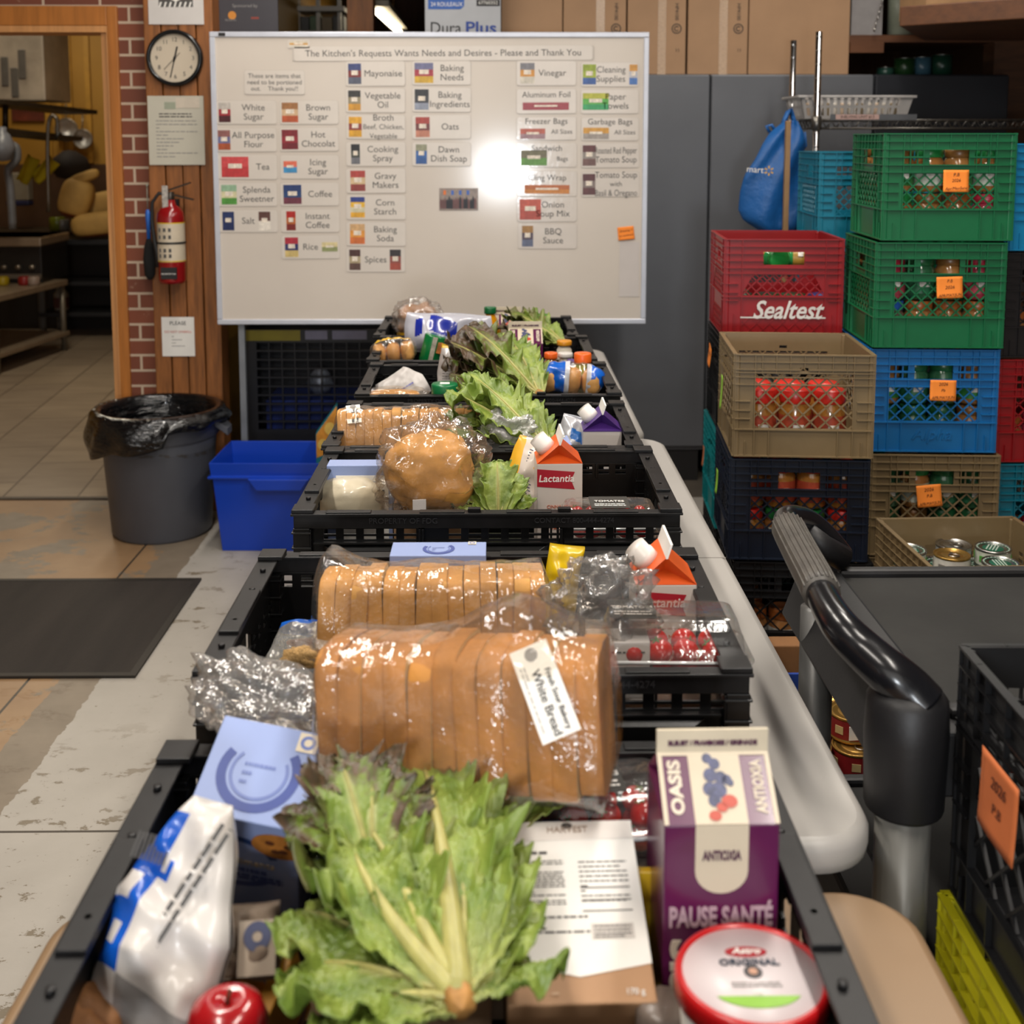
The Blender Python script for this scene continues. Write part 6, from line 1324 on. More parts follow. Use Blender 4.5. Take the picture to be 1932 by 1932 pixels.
def clamshell(label, loc, rot, w, d, h, txt='TOMATOES', n=(4, 3), seed=2, lab=.38, lx=-.08, where='of the nearest crate'):
    t = thing('tomato_clamshell', label, 'container', loc, rot, 'clear clamshells of small tomatoes'); r = random.Random(seed)
    def ring(ins, z, rr=.016):
        o = []
        for sx, sy, a0 in ((1, 1, 0), (-1, 1, 90), (-1, -1, 180), (1, -1, 270)):
            for k in range(6): a = math.radians(a0+90*k/5); o.append((sx*(w/2-ins-rr)+rr*math.cos(a), sy*(d/2-ins-rr)+rr*math.sin(a), z))
        return o
    def shell(name, rings, caps):
        g = G(); vs = sum(rings, []); n_ = 24; fs = []
        for i in range(len(rings)-1):
            for k in range(n_): fs.append((i*n_+k, i*n_+(k+1) % n_, (i+1)*n_+(k+1) % n_, (i+1)*n_+k))
        if caps == 'b': fs.append(tuple(range(n_))[::-1])
        if caps == 't': fs.append(tuple((len(rings)-1)*n_+k for k in range(n_)))
        g.add(vs, fs, True); return g.build(name, SHELL, t)
    m = h*.5
    shell('tray', [ring(.012, 0), ring(.009, .004), ring(.006, m*.4), ring(.005, m*.45), ring(.003, m), ring(-.004, m), ring(-.005, m+.002)], 'b')
    shell('lid', [ring(-.005, m+.003), ring(-.003, m+.004), ring(.004, m+.004), ring(.006, h*.78), ring(.008, h*.82), ring(.012, h-.003), ring(.02, h)], 't')
    for sy in (-1,):
        g = G(); g.tube([(-w*.42, sy*(d/2+.003), m+.003), (w*.42, sy*(d/2+.003), m+.003)], .0022, 6); g.build('rim_bead', M('rim_bead', '#c8c8c8', .1, var=0, coat=1), t)
    if lab:
        mx = frame((w*lx, 0, h+.0004), (1, 0, 0), (0, 1, 0)); o = decal('black_label', rect(0, 0, w*lab, d*.62), M('label_charcoal', '#33322f', .4), mx, t, 0)
        text(txt, .011, WHT, mx @ Matrix.Translation((0, d*.02, .0014)), o, maxw=w*lab*.9); lines('print_lines', -w*lab*.4, w*lab*.4, [-d*.12, -d*.2], .003, WHT, mx, o, 4, .0012)
    sx_, sy_ = (w-.04)/n[0], (d-.04)/n[1]; R = Euler(t.rotation_euler).to_matrix(); rr = min(sx_, sy_)*.48
    if not JC.get('tom'):
        a = thing('small_tomato', 'x', 'tomato'); G().grid(lambda u, v: (math.cos(PI*(u-.5))*math.cos(2*PI*v), math.cos(PI*(u-.5))*math.sin(2*PI*v), .93*math.sin(PI*(u-.5))), 14, 20, True).build('tomato_skin', TOM, a)
        g = G()
        for k in range(5): q = 2*PI*k/5; g.bar((0, 0, .94), (.42*math.cos(q), .42*math.sin(q), .95), .13, .03)
        g.tube([(0, 0, .9), (.05, 0, 1.2)], .05, 6); g.build('calyx', CAL, a); JC['tom'] = a; JC['tomfree'] = True
    k = 0
    for lay in range(2):
        for i in range(n[0]):
            for j in range(n[1]):
                p = Vector((-w/2+.02+sx_*(i+.5)+r.uniform(-.002, .002), -d/2+.02+sy_*(j+.5), .006+rr+lay*min(rr*1.7, h-2*rr-.01)))
                lb = 'small red tomato in the '+label.split(',')[0]+' '+where
                q = Vector(loc)+R @ p; src = JC['tom']
                if JC.get('tomfree'): o = src; o.location = q; o['label'] = lb; JC['tomfree'] = False
                else: o = dup(src, q, None, lb)
                o.rotation_euler = (r.uniform(-1.2, 1.2), r.uniform(-1, 1), r.uniform(0, 6)); o.scale = (rr,)*3; o['group'] = 'tomatoes '+where
    return t
def bottle(label, loc, r, h, col, cap, capr=.019, caph=.018, name='juice_bottle', group=None, ribs=False, alpha=None):
    t = thing(name, label, 'bottle', loc, 0, group); nk = h-caph
    G().lathe([(r*.9, 0), (r, .006), (r, h*.5), (r*1.02, h*.6), (r*.9, h*.72), (capr*1.05, h*.86), (capr*.8, nk-.004), (capr*.8, h-.002)], 28).build('bottle_body', M('juice_'+col, '#'+col, .08, coat=1, var=.03), t)
    g = G(); g.lathe([(capr, nk), (capr*1.03, nk+.003), (capr*1.03, h-.003), (capr*.94, h)], 28, fn=lambda a, z: 1+.02*math.sin(24*a)); g.build('cap', M('cap_'+cap, '#'+cap, .35, var=.03), t); return t
def deg(*a): return tuple(math.radians(x) for x in a)
def at(px, py, z): return ptz(px, py, z)
# ------------------------------------------------------------------ crate A (nearest)
RD = deg
tilt = deg(29, 9, -6); Rm = Euler(tilt).to_matrix(); tc_ = at(490, 1455, .897)
cbox_blue('cookie_carton', 'pale blue carton with dark C-shaped arc and printed cookie leaning in the nearest crate', tc_-Rm @ Vector((0, 0, .19)), tilt, .102, .098, .19, 'both', cookie=True)
BW = [M('pouch_white', '#c9c3be', .35, var=.05, coat=.2), M('pouch_blue', '#0f52b4', .3, var=.06, coat=.3), M('pouch_grey', '#8e8a88', .35, var=.1)]
def mf(u, v):
    if u < .2: return 2 if v > .3 else 0
    if v < .3 and .05 < u < .92 and not (.46 < u < .60 and v < .16) and not (.28 < u < .36 and .1 < v < .2): return 1
    if .62 < u < .72 and v < .42: return 1 if v > .36 or u < .65 else 0
    return 0
t, o = pouch('milk_powder_pouch', 'crumpled white and blue foil pouch at the near left of the nearest crate', 'pouch', at(250, 1960, .79), deg(-38, 8, -14), .108, .175, .06, BW, mf, 3, .016, 15, None, .05, None, 60, top=.3, nv=48)
mx = frame((.012, -.035, .10), (.3, 0, 1), (-1, 0, .3)); lines('print_lines', -.05, .06, [.012, .004, -.004], .0035, INK, mx, o, 3, .001)
for k in range(9): decal('barcode_bar', rect(-.045+k*.0035, .128, .0018, .02), INK, frame((0, -.022, 0), XA, ZA), o)
BP = M('brown_paper', '#6f5f50', .8, var=.15, bump=.5, bscale=30)
t, o = pouch('brown_paper_bag', 'wrinkled brown paper bag with a dark round sticker beside the blue and white pouch', 'bag', at(458, 1860, .80), deg(-42, 0, 6), .06, .062, .03, [BP], None, 8, .009, 26)
decal('paper_tag', rect(.012, .012, .03, .04), M('tag_tan', '#9c8d7c', .7), frame((0, -.02, .012), XA, ZA), o); arcstrip('round_sticker', .012, .02, .004, .011, 0, 360, M('sticker_blue', '#343a58', .5), frame((0, -.0215, .012), XA, ZA), o)
AP = M('apple_red', '#9c1218', .2, var=.25, scale=9, coat=.5)
def apple(lb, loc, r, m=AP, cat='apple', name='red_apple'):
    t = thing(name, lb, cat, loc); G().lathe([(0, r*.28), (r*.3, r*.05), (r*.65, r*.12), (r*.95, r*.6), (r, r*1.05), (r*.85, r*1.5), (r*.5, r*1.75), (r*.2, r*1.68), (.001, r*1.5)], 32, caps=False).build('fruit', m, t)
    G().tube([(0, 0, r*1.5), (.003, 0, r*1.95)], .0016, 6).build('stem', M('stem_brown', '#4a3018', .8), t); return t
p = at(428, 1915, .83); apple('shiny red apple near the lower edge of the nearest crate', (p.x, p.y, .79), .031)
PT = M('potato_skin', '#8a5c34', .7, var=.3, scale=20, bump=.3)
for k, (px, py, z, r) in enumerate(((160, 1900, .80, .035), (300, 1915, .79, .022), (120, 1935, .80, .03))):
    p = at(px, py, z); t = tag(G().grid(blobf(r*1.2, r, r*.8, .25, k+4), 16, 24, True).build('potato', PT), ['brown potato at the near left corner of the nearest crate', 'small orange brown potato beside the white and blue pouch', 'brown potato at the extreme near left of the nearest crate'][k], 'potato', 'potatoes in the nearest crate'); t.location = (p.x, p.y, z-r)
YB = M('mustard_carton', '#b07a1c', .5, var=.1)
for k, (px, py, rz) in enumerate(((395, 1935, 22), (492, 1915, 14))):
    p = at(px, py, .79); t = tag(G().b2((-.007, -.06, -.08), (.007, .06, 0)).build('mustard_carton', YB, bevel=.001), ['edge of a mustard yellow carton left of the red apple', 'edge of a mustard yellow carton right of the red apple'][k], 'carton', 'mustard cartons'); t.location = (p.x, p.y, .79); t.rotation_euler = deg(20, 0, -rz)
p = at(505, 1935, .76); t = pouch('brown_film_pack', 'dark glossy film pack beside the mustard carton in the nearest crate', 'pack', (p.x, p.y, .72), deg(-60, 0, 0), .05, .08, .02, [M('film_brown', '#4a2418', .15, coat=1, var=.4)], None, 12, .006)
# big lettuce head
LH = at(866, 1893, .862)
lettuce('large open head of pale ribbed green lettuce in the middle of the nearest crate', LH, deg(1, 0, 13), .285, .086, [
 (-78, .012, .6, .36, 1.1, .1, .02), (-58, .016, .5, .52, 1.3, .1, .02), (58, .012, -.5, .34, .9, 0, .03), (-40, .02, .35, .70, 1.2, .1, .03),
 (-23, .022, .2, .96, 1.1, .8, .02), (36, .018, -.5, .52, .9, 0, .03), (25, .022, -.4, .74, 1.0, 0, .03), (14, .02, -.2, 1.03, 1.0, .8, .02),
 (-16, .034, .25, 1.05, 1.15, .4, .02), (-5, .036, .12, 1.1, 1.2, .3, .02), (8, .04, .0, 1.05, 1.25, .05, .015), (18, .036, -.4, .72, .85, 0, .015),
 (-40, .045, .95, .74, .7, .05, .0, 1.5), (-19, .046, .15, .74, .7, 0, .0, 1.3), (6, .052, -.1, .98, .95, .0, .01, 1.5)], 5, 96, 60, 1.15)
lettuce('dark purple curly lettuce beside the cookie carton, above the large green head', at(705, 1650, .888), deg(0, 0, 10), .12, .07, [(-35, .03, .2, .9, 1.1, 1.6, .01), (-10, .035, .1, 1, 1.1, 1.6, .01), (18, .03, -.2, .9, 1.1, 1.5, .01), (0, .05, .2, .7, .9, 1.6, -.01), (-24, .055, .3, .75, .9, 1.5, -.01)], 11, 50, 34, 1.8)
lettuce('dark curly lettuce tips between the large loaf and the information carton', at(960, 1570, .855), deg(0, 0, -12), .12, .07, [(-50, .03, .2, .9, 1.1, 1.4, .01), (-15, .035, .1, 1, 1.1, 1.3, .01), (28, .03, -.2, .9, 1.1, 1.1, .01), (5, .05, .2, .7, .9, 1.5, -.01)], 13, 50, 34, 1.8)
# white and brown information carton
tl_ = at(1078, 1552, .862); br_ = at(1088, 1895, .808); c_ = (tl_+br_)/2; sl = math.atan2(tl_.z-br_.z, tl_.y-br_.y); ln_ = (tl_-br_).length
CW, CT = .118, .045; rot = (sl, 0, math.radians(1.5)); Rm = Euler(rot).to_matrix()
t = thing('information_carton', 'white carton with fine print and brown lower edge, lying tilted in the nearest crate', 'carton', c_-Rm @ Vector((0, 0, CT)), rot)
G().b2((-CW/2, -ln_/2, 0), (CW/2, ln_/2, CT)).build('box_body', M('carton_brown', '#a8805c', .55, var=.06), t, .0015)
mx = frame((0, 0, CT), (1, 0, 0), (0, 1, 0)); w, h = CW, ln_
decal('white_face', [(-w/2, h/2), (-w/2, -h*.29), (0, -h*.37), (w/2, -h*.31), (w/2, h/2)], WHT, mx, t, .0003)
decal('tuck_flap', [(-w/2, h*.38), (w/2, h*.39), (w/2, h*.5), (-w*.42, h*.5), (-w/2, h*.45)], M('flap_white', '#dcd6d0', .6), mx, t, .001)
text('HARVEST', .009, M('brown_print', '#9c8878', .6), mx @ Matrix.Translation((.0, h*.445, .0018)), t); decal('crest', disc(0, h*.47, .005, .003), INK, mx, t, .0016)
lines('print_heading', -w*.28, w*.25, [h*.31], .003, INK, mx, t, 3, .001)
lines('print_lines', -w*.4, -w*.05, [h*(.26-.0165*k) for k in range(17)], .0013, INK, mx, t, 5, .001); lines('print_lines', w*.06, w*.42, [h*(.25-.028*k) for k in range(9)], .0014, INK, mx, t, 6, .001)
for q in (.1, .03, -.03): decal('table_rule', rect(w*.24, h*q, w*.36, .0008), INK, mx, t, .001)
lines('print_lines', -w*.4, w*.1, [-h*.06, -h*.12, -h*.14], .002, INK, mx, t, 8, .001); decal('table_box', rect(w*.26, -h*.14, w*.3, h*.08), M('box_grey', '#c8c2bc', .6), mx, t, .0009); lines('print_lines', w*.13, w*.39, [-h*.115, -h*.135, -h*.155, -h*.17], .0012, INK, mx, t, 9, .0014)
text('170 g', .007, WHT, mx @ Matrix.Translation((w*.36, -h*.45, .0012)), t); lines('print_lines', -w*.2, w*.1, [-h*.45], .002, M('tan_print', '#c8a888', .6), mx, t, 2, .001)
# purple juice carton with gable
PU = M('carton_purple', '#571545', .28, var=.05, coat=.35); CRM = M('carton_cream', '#cdbfa8', .45, var=.03)
p = at(1361, 1556, .925)
def oasis(label, loc, w, h, r, detail=True, fin=.02):
    t = carton('juice_carton', label, loc, deg(0, 0, 1), w, w, h, r, PU, PU, fin, None, 'purple and cream juice cartons')
    sl_ = math.atan2(r, w/2); mg = frame((0, -w/4, h+r/2), (1, 0, 0), (0, math.cos(sl_), math.sin(sl_))); gl_ = math.hypot(r, w/2)
    decal('cream_panel', rect(0, 0, w*.46, gl_), CRM, mg, t, .0004); decal('cream_edge', rect(-w*.48, 0, w*.04, gl_), CRM, mg, t, .0004); decal('cream_edge', rect(w*.48, 0, w*.04, gl_), CRM, mg, t, .0004); decal('cream_top', rect(0, gl_*.47, w, gl_*.07), CRM, mg, t, .0006)
    text('OASIS', w*.15, M('cream_letters', '#d9cbb8', .5), mg @ Matrix.Translation((-w*.36, 0, .0008)) @ Matrix.Rotation(PI/2, 4, 'Z'), t, wx=gl_*.74, bold=.0006); text('ANTIOXIA', w*.13, M('cream_letters', ''), mg @ Matrix.Translation((w*.37, 0, .0008)) @ Matrix.Rotation(PI/2, 4, 'Z'), t, wx=gl_*.74, bold=.0004)
    BB = M('berry_blue', '#3f4468', .4, var=.5, scale=160); 
    r_ = random.Random(4)
    for k, (x, y, q) in enumerate(((-.06, .25, .045), (.0, .2, .05), (-.05, .1, .06), (.04, .08, .055), (-.07, -.02, .06), (.01, -.03, .07), (.09, .06, .045), (-.04, -.12, .055), (.12, .03, .03))): decal('printed_berry', disc(x*w, y*w, q*w, None, 14), BB, mg, t, .0009+.0002*(k % 3))
    RB_ = M('berry_red', '#b8402a', .4, var=.2)
    for x, y, q in ((.09, -.13, .07), (.02, -.18, .05), (-.05, -.25, .055)): decal('printed_red_berry', disc(x*w, y*w, q*w, q*w*.8, 14), RB_, mg, t, .0014)
    mf_ = frame((0, -w/2, 0), XA, ZA)
    cw = w*.23; yb = h-w*.42; o = [(-cw, h), (-cw, yb)]+[(cw*math.cos(a), yb+cw*math.sin(a)*.9) for a in [PI+PI*k/12 for k in range(1, 12)]]+[(cw, yb), (cw, h)]
    decal('cream_tongue', o, CRM, mf_, t, .0004)
    if detail:
        text('ANTIOXIA', w*.12, M('purple_letters', '#4a1c3c', .5), frame((0, -w/2-.001, h-w*.28), XA, ZA), t, wx=w*.34, bold=.0005)
        text('PAUSE SANT\u00c9', w*.25, M('mauve_letters', '#b497a0', .5), frame((.0, -w/2-.001, h-w*.85), XA, ZA), t, wx=w*.9, bold=.0008)
        text('OASIS', w*.34, M('cream_letters', ''), frame((-w*.29, -w/2-.001, h-w*1.62), ZA, (-1, 0, 0)), t, wx=w*1.15, bold=.0014)
        arcstrip('faint_ring', w*.14, h-w*1.15, w*.07, w*.1, -20, 250, M('ring_mauve', '#7a3a62', .5), mf_, t, .0006); decal('red_dot', disc(w*.38, h-w*1.12, w*.03), M('dot_red', '#b83020', .5), mf_, t, .0006)
        text('BLEUET / FRAMBOISE / GRENADE', w*.06, M('purple_letters', ''), frame((0, -.0022, h+r+fin*.42), XA, ZA), t, wx=w*.8, bold=.0003)
    else:
        text('BLEUET / FRAMBOISE', w*.06, M('purple_letters', ''), frame((0, -.0022, h+r+fin*.42), XA, ZA), t, wx=w*.8, bold=.0003)
    return t
oasis('tall purple juice carton with cream gable, behind the red-rimmed tub', (p.x, p.y+.0475, .712), .095, .213, .038)
# yogurt tub
p = at(1419, 1835, .845); t = thing('yogurt_tub', 'round tub with red rim and white printed lid in the nearest crate', 'tub', (p.x, p.y, .715)); R0 = .0595
G().lathe([(.045, 0), (.048, .002), (.056, .118), (.054, .12)], 48).build('tub_body', M('tub_white', '#d8d2ca', .35), t)
RR = M('lid_red', '#b81418', .3, coat=.2, var=.04); G().lathe([(R0-.002, .112), (R0, .114), (R0, .127), (R0-.002, .131), (R0-.005, .1315), (R0-.0065, .129)], 64, caps=False).build('lid_rim', RR, t)
G().lathe([(R0-.006, .124), (R0-.0064, .1292), (.001, .1295)], 64).build('lid', M('lid_white', '#d2c8ca', .35, var=.02), t)
mx = Matrix.Translation((0, 0, .1296)); decal('brand_oval', disc(0, .024, .0165, .006), M('oval_red', '#a8202c', .4), mx, t, 0); text('Astro', .0095, WHT, mx @ Matrix.Translation((0, .024, .0008)), t, shear=.3, bold=.0002); text('ORIGINAL', .0095, M('navy_letters', '#3c4250', .5), mx @ Matrix.Translation((0, .0115, .0004)), t, wx=.047, bold=.0003)
decal('emblem', disc(.001, .001, .0072), M('emblem_dark', '#4c4a4c', .4, var=.5, scale=300), mx, t, 0); decal('emblem_heart', disc(.001, .001, .0035), M('emblem_tan', '#c0947c', .5), mx, t, .0006); lines('print_lines', -.018, .02, [-.011, -.0145], .0016, LINK, mx, t, 4, .0004)
a_ = [math.radians(-158+136*k/16) for k in range(17)]; decal('green_band', [(.047*math.cos(a)*.72, -.0215+.02*(math.sin(a))*1.0+.004) for a in a_], M('band_green', '#7cb028', .4), mx, t, 0); text('0%', .007, WHT, mx @ Matrix.Translation((0, -.0235, .0006)), t)
p = at(1143, 1470, .872)
clamshell('clear clamshell of tomatoes, behind the purple carton in the nearest crate', (p.x-.0, p.y-.0, .80), deg(0, 0, 6), .135, .095, .075, 'TOMATES', (3, 2), 3)
for k, (px, py, c, lb, w_) in enumerate(((1052, 1550, '#2a3f7a', 'dark blue and yellow packet edge behind the white information carton', .03), (1212, 1640, '#c8a01c', 'yellow packet edge between the white carton and purple carton', .016))):
    p = at(px, py, .84); t = tag(G().b2((-w_/2, -.004, -.12), (w_/2, .004, 0)).build('packet', M('packet_edge%d' % k, c, .4, var=.2), bevel=.001), lb, 'packet', 'packets in the nearest crate'); t.location = (p.x, p.y, .84)
# wrinkled grey bowl lid near the tub
p = at(1252, 1905, .80); t = tag(G().lathe([(.02, 0), (.022, .01), (.022, .05), (.018, .055)], 20).build('small_jar', M('jar_greybrown', '#6f6259', .3)), 'small grey brown jar top between the information carton and red-rimmed tub', 'jar'); t.location = (p.x, p.y, .752)
# ------------------------------------------------------------------ loaves
p = at(882, 1335, .94)
loaf('large golden sliced loaf in clear film, tilted across the rims of the two nearest crates', (p.x+.003, p.y-.01, .872), deg(-10, -3, -10), .265, .13, .13, 12, .0, 2, None, .008, (.05, .05, .035), (.085, .085, .036, .5, -66, .014, 1))
p = at(818, 1168, .89)
L2 = loaf('pale golden sliced loaf in clear film lying in the second crate', (p.x, p.y, .835), deg(-10, 0, 1), .275, .12, .112, 14, .0, 5, CRUSTL, .008, (-.13, .03, .02))
p = at(775, 812, .90)
loaf('golden sliced loaf with a white paper label at its left end, in the fourth crate', (p.x, p.y, .835), deg(-12, 0, 2), .285, .115, .105, 16, .0, 8, CRUSTL, .007, (0, 0, 0), (-.112, .05, .028, .8, -82, .004, 1))
# ------------------------------------------------------------------ crate B
filmblob('crumpled_bag', 'empty crumpled clear plastic bag spilling over the left corner of the two nearest crates', 'bag', (at(488, 1330, .90).x, at(488, 1330, .90).y, .875), deg(0, 14, -22), (.075, .05, .028), .5, 6, None, None, ((-.09, 0, .05, .05, .3),), 11)
p = at(826, 1047, .925)
cbox_blue('food_box', 'pale blue box with a dark arc standing at the back of the second crate', (p.x, p.y+.025, .752), deg(0, 0, 0), .13, .055, .173, 'top')
LW_ = M('carton_white', '#cfc6be', .4, var=.03, coat=.2) if False else M('milk_white', '#cdc4bc', .4, var=.03, coat=.2); OR = M('carton_orange', '#d8581c', .4, var=.05)
def milk(label, loc, rz, w, h, r, roof, cap, front):
    t = carton('drink_carton', label, loc, (0, 0, math.radians(rz)), w, w, h, r, LW_, roof, .017, cap, 'gable top drink cartons', lean=.006)
    mxf = frame((w/2, 0, 0), (0, 1, 0), ZA)
    if front == 'red':
        decal('red_banner', [(-w*.5, h*.78), (w*.33, h*.75), (w*.25, h*.84), (w*.33, h*.92), (-w*.5, h*.95)], M('banner_red', '#a3182a', .4), mxf, t); text('Lactantia', .017, WHT, mxf @ Matrix.Translation((-w*.08, h*.855, .0012)), t, maxw=w*.78, shear=.15, bold=.0002)
        for k, s_ in enumerate(('CINNAMON', 'CAPPUCCINO', 'CANELLE', 'VANILLE')): text(s_, .008, M('orange_letters', '#c05a2c', .5), mxf @ Matrix.Translation((-w*.0, h*(.58-.07*k), .001)), t)
        decal('orange_foot', rect(0, h*.13, w, h*.1), OR, mxf, t)
    else:
        g = [(-w*.2, 0), (w*.2, 0), (w*.2, h*.3), (w*.14, h*.34), (w*.14, h*.42), (-w*.14, h*.42), (-w*.14, h*.34), (-w*.2, h*.3)]
        arcp = frame((w/2, 0, h*.4), (0, 1, 0), ZA)
        for (x0, y0, x1, y1) in ((-.14, .28, .14, .31), (-.14, .12, -.12, .3), (.12, .12, .14, .3), (-.2, .0, -.18, .12), (.18, 0, .2, .12)): decal('glass_outline', [(x0*w, y0*w*2), (x1*w, y0*w*2), (x1*w, y1*w*2), (x0*w, y1*w*2)], LINK, arcp, t)
        decal('purple_gable_print', [(-w*.5, h*.985), (w*.5, h*.985), (w*.5, h), (-w*.5, h)], M('gable_purple', '#452472', .4), mxf, t)
    return t
p = at(1258, 1108, .915); milk('white and orange gable carton with white cap at the back of the second crate', (p.x+.0, p.y+.042, .752), -90, .078, .165, .036, OR, -1, 'red')
p = at(1262, 1192, .905); clamshell('clear clamshell of tomatoes, at the right of the second crate', (p.x+.004, p.y+.0, .838), deg(-4, 0, -2), .17, .11, .092, 'TOMATOES', (4, 2), 4, .32, -.28, 'at the right of the second crate')
p = at(1168, 1232, .89); t = tag(G().b2((-.036, 0, -.05), (.036, .04, .018)).build('white_carton', LW_, bevel=.001), 'small white carton beside the tomatoes in the second crate', 'carton'); t.location = (p.x, p.y+.0, .885)
t2 = lines('print_lines', -.03, .03, [.004, .0], .002, INK, frame((0, -.0005, .006), XA, ZA), t, 3)
p = at(1150, 1130, .93); filmblob('crumpled_bag', 'crumpled clear bag standing in front of the orange carton in the second crate', 'bag', (p.x, p.y-.02, .885), deg(8, -18, 12), (.058, .04, .05), .55, 15, None, None, ((-.03, 0, .13, .05, .35), (.06, 0, .1, .04, .3)), 10)
ZB = [film('zip_film', '#e8e4da', .15, .6, 30, .8, (1, 1, 1), .18), M('zip_blue', '#1a5fc0', .3)]
p = at(566, 1262, .85); t, o = pouch('zip_bag', 'clear zip bag with a bright blue top strip in the second crate', 'bag', (p.x, p.y, .85), deg(-58, -16, -22), .11, .07, .03, ZB, lambda u, v: 1 if u > .84 else 0, 21, .006)
t3 = tag(G().grid(blobf(.03, .02, .012, .4, 5), 14, 20, True).build('snack_pieces', M('snack_tan', '#b8925c', .7, var=.4, scale=120, bump=1, bscale=300), o), None)
p = at(585, 1222, .85); t = tag(G().b2((-.03, -.004, -.06), (.03, .004, .0)).build('packet', M('packet_amber', '#b86f24', .5, var=.3), bevel=.001), 'amber packet edge behind the blue-topped zip bag', 'packet'); t.location = (p.x, p.y, .862); t.rotation_euler = deg(0, -8, -8)
YP = M('pouch_yellow', '#e0bc08', .3, var=.06, coat=.3)
p = at(1046, 1150, .84); pouch('yellow_pouch', 'bright yellow pouch between the pale loaf and the crumpled bag in the second crate', 'pouch', (p.x, p.y, .80), deg(-8, 8, 0), .05, .13, .03, [YP], None, 31, .006)
# ------------------------------------------------------------------ crate C
p = at(660, 905, .90); cbox_blue('food_box', 'pale blue and white nutrition box standing at the left back of the third crate', (p.x+.012, p.y+.06, .752), deg(0, 0, 0), .115, .04, .162, 'front')
CP = M('cream_film', '#c8bda4', .35, var=.06, scale=12, coat=.5, bump=.3, bscale=30)
p = at(645, 935, .86); t = thing('cream_pouch', 'cream coloured soft pouch with a small white label at the left of the third crate', 'pouch', (p.x+.016, p.y+.01, .80), deg(0, 0, 12)); G().grid(blobf(.062, .05, .048, .14, 9, 5), 34, 44, True).build('pouch_skin', CP, t)
mx = frame((.006, -.036, .073), (1, .1, -.1), (.0, .55, .8)); lb = decal('paper_label', rect(0, 0, .038, .026), WHT, mx, t, 0); text('W', .012, BLK, mx @ Matrix.Translation((.002, .005, .0012)), lb, wx=.016); lines('print_lines', -.008, .008, [-.003, -.007], .0012, LINK, mx, lb, 3, .0009)
p = at(812, 895, .92); t = thing('round_bread', 'large round golden bread in wrinkled clear film in the third crate', 'bread', (p.x, p.y+.02, .852), deg(0, 0, 10))
G().grid(blobf(.074, .073, .066, .16, 3, 5), 40, 56, True).build('bread', CRUSTL, t); filmblob('plastic_bag', '', '', None, None, (.088, .084, .077), .28, 17, FILM, t, ((.14, .0, .12, .05, .25), (-.14, -.03, .03, .06, .35), (-.05, -.02, .15, .04, .1)), 12)
p2 = at(785, 955, .885); G().b2((-.011, -.001, -.012), (.011, .0, .012)).build('bag_clip', M('clip_white', '#cfc8c4', .4), t, .002, loc=(-.03, -.089, .035))
p = at(940, 985, .85)
lettuce('small bright green curly lettuce with dark tips at the front of the third crate', p, deg(14, 0, 10), .10, .055, [(-60, .02, .3, .9, 1.1, .9, .0), (50, .02, -.2, .8, 1, 0, .0), (-30, .03, .2, 1, 1.1, .9, .0), (20, .03, -.1, 1, 1.2, 0, 0), (-8, .045, .1, .9, 1.1, .2, -.01), (34, .045, -.2, .8, 1, 0, -.01), (5, .06, .0, .7, 1, 0, -.02)], 21, 44, 30, 1.7)
TP = [M('pouch_cream', '#c8bcb0', .35, var=.06, coat=.25), M('pouch_amber', '#d8a42c', .35, var=.1, coat=.25), M('pouch_navy', '#20284a', .4)]
def tpf(u, v):
    if v > .86: return 1
    if .82 < v < .86: return 2
    if v < .1: return 1
    return 1 if .3 < u < .62 and v > .3 and noise.noise(Vector((u*4, v*4, 2))) > .05 else 0
p = at(990, 975, .82); t, o = pouch('printed_pouch', 'leaning cream and amber pouch covered with fine print in the third crate', 'pouch', (p.x, p.y+.03, .80), deg(-24, 22, 6), .12, .15, .05, TP, tpf, 41, .009, 16)
lines('print_lines', -.036, .04, [.045+.0055*k for k in range(15)], .0016, M('navy_print', '#3a3f5a', .6), frame((0, -.0285, .0), XA, ZA), o, 7)
p = at(1055, 878, .93); milk('white and orange gable carton with a white cap and red banner in the third crate', (p.x, p.y+.042, .752), -88, .078, .18, .034, OR, -1, 'red')
p = at(1150, 950, .895); clamshell('clear clamshell of tomatoes, shallow, at the right of the third crate', (p.x, p.y+.005, .835), deg(0, 0, 0), .165, .10, .06, 'TOMATES', (5, 2), 6, .38, 0, 'at the right of the third crate')
# ------------------------------------------------------------------ crate D
p = at(1035, 850, .885)
Ds = [(-38, .015, .2, .9, 1.0, .1, .0), (30, .015, -.1, .9, .9, 0, .0), (-20, .03, .1, 1.0, 1.1, .1, 0), (14, .03, 0, 1.0, 1.0, 0, 0), (-4, .045, .05, 1.05, 1.1, 0, -.02), (-28, .05, .1, .95, 1.0, 0, -.03), (10, .055, 0, .95, .9, 0, -.01), (-12, .065, .1, .9, .95, 0, -.04)]
lettuce('bright green lettuce head with pale ribs in the fourth crate, tips toward the left', p, deg(8, 0, 44), .24, .085, Ds, 31, 56, 36, 1.5)
p = at(950, 818, .905); filmblob('crumpled_bag', 'crumpled greyish clear bag below the green lettuce in the fourth crate', 'bag', (p.x, p.y-.03, .87), deg(0, 10, 0), (.05, .035, .04), .5, 25, film('grey_bag_film', '#c9cec0', .12, .6, 26, .9, (1, 1, 1), .22), None, ((.07, 0, .1, .04, .3), (-.04, 0, .12, .03, .3)), 10)
p = at(1028, 836, .895); cbox_blue('food_box', 'pale blue box with a ring printed on top, in the fourth crate', (p.x, p.y+.01, .752), deg(0, 0, 4), .10, .08, .145, 'top')
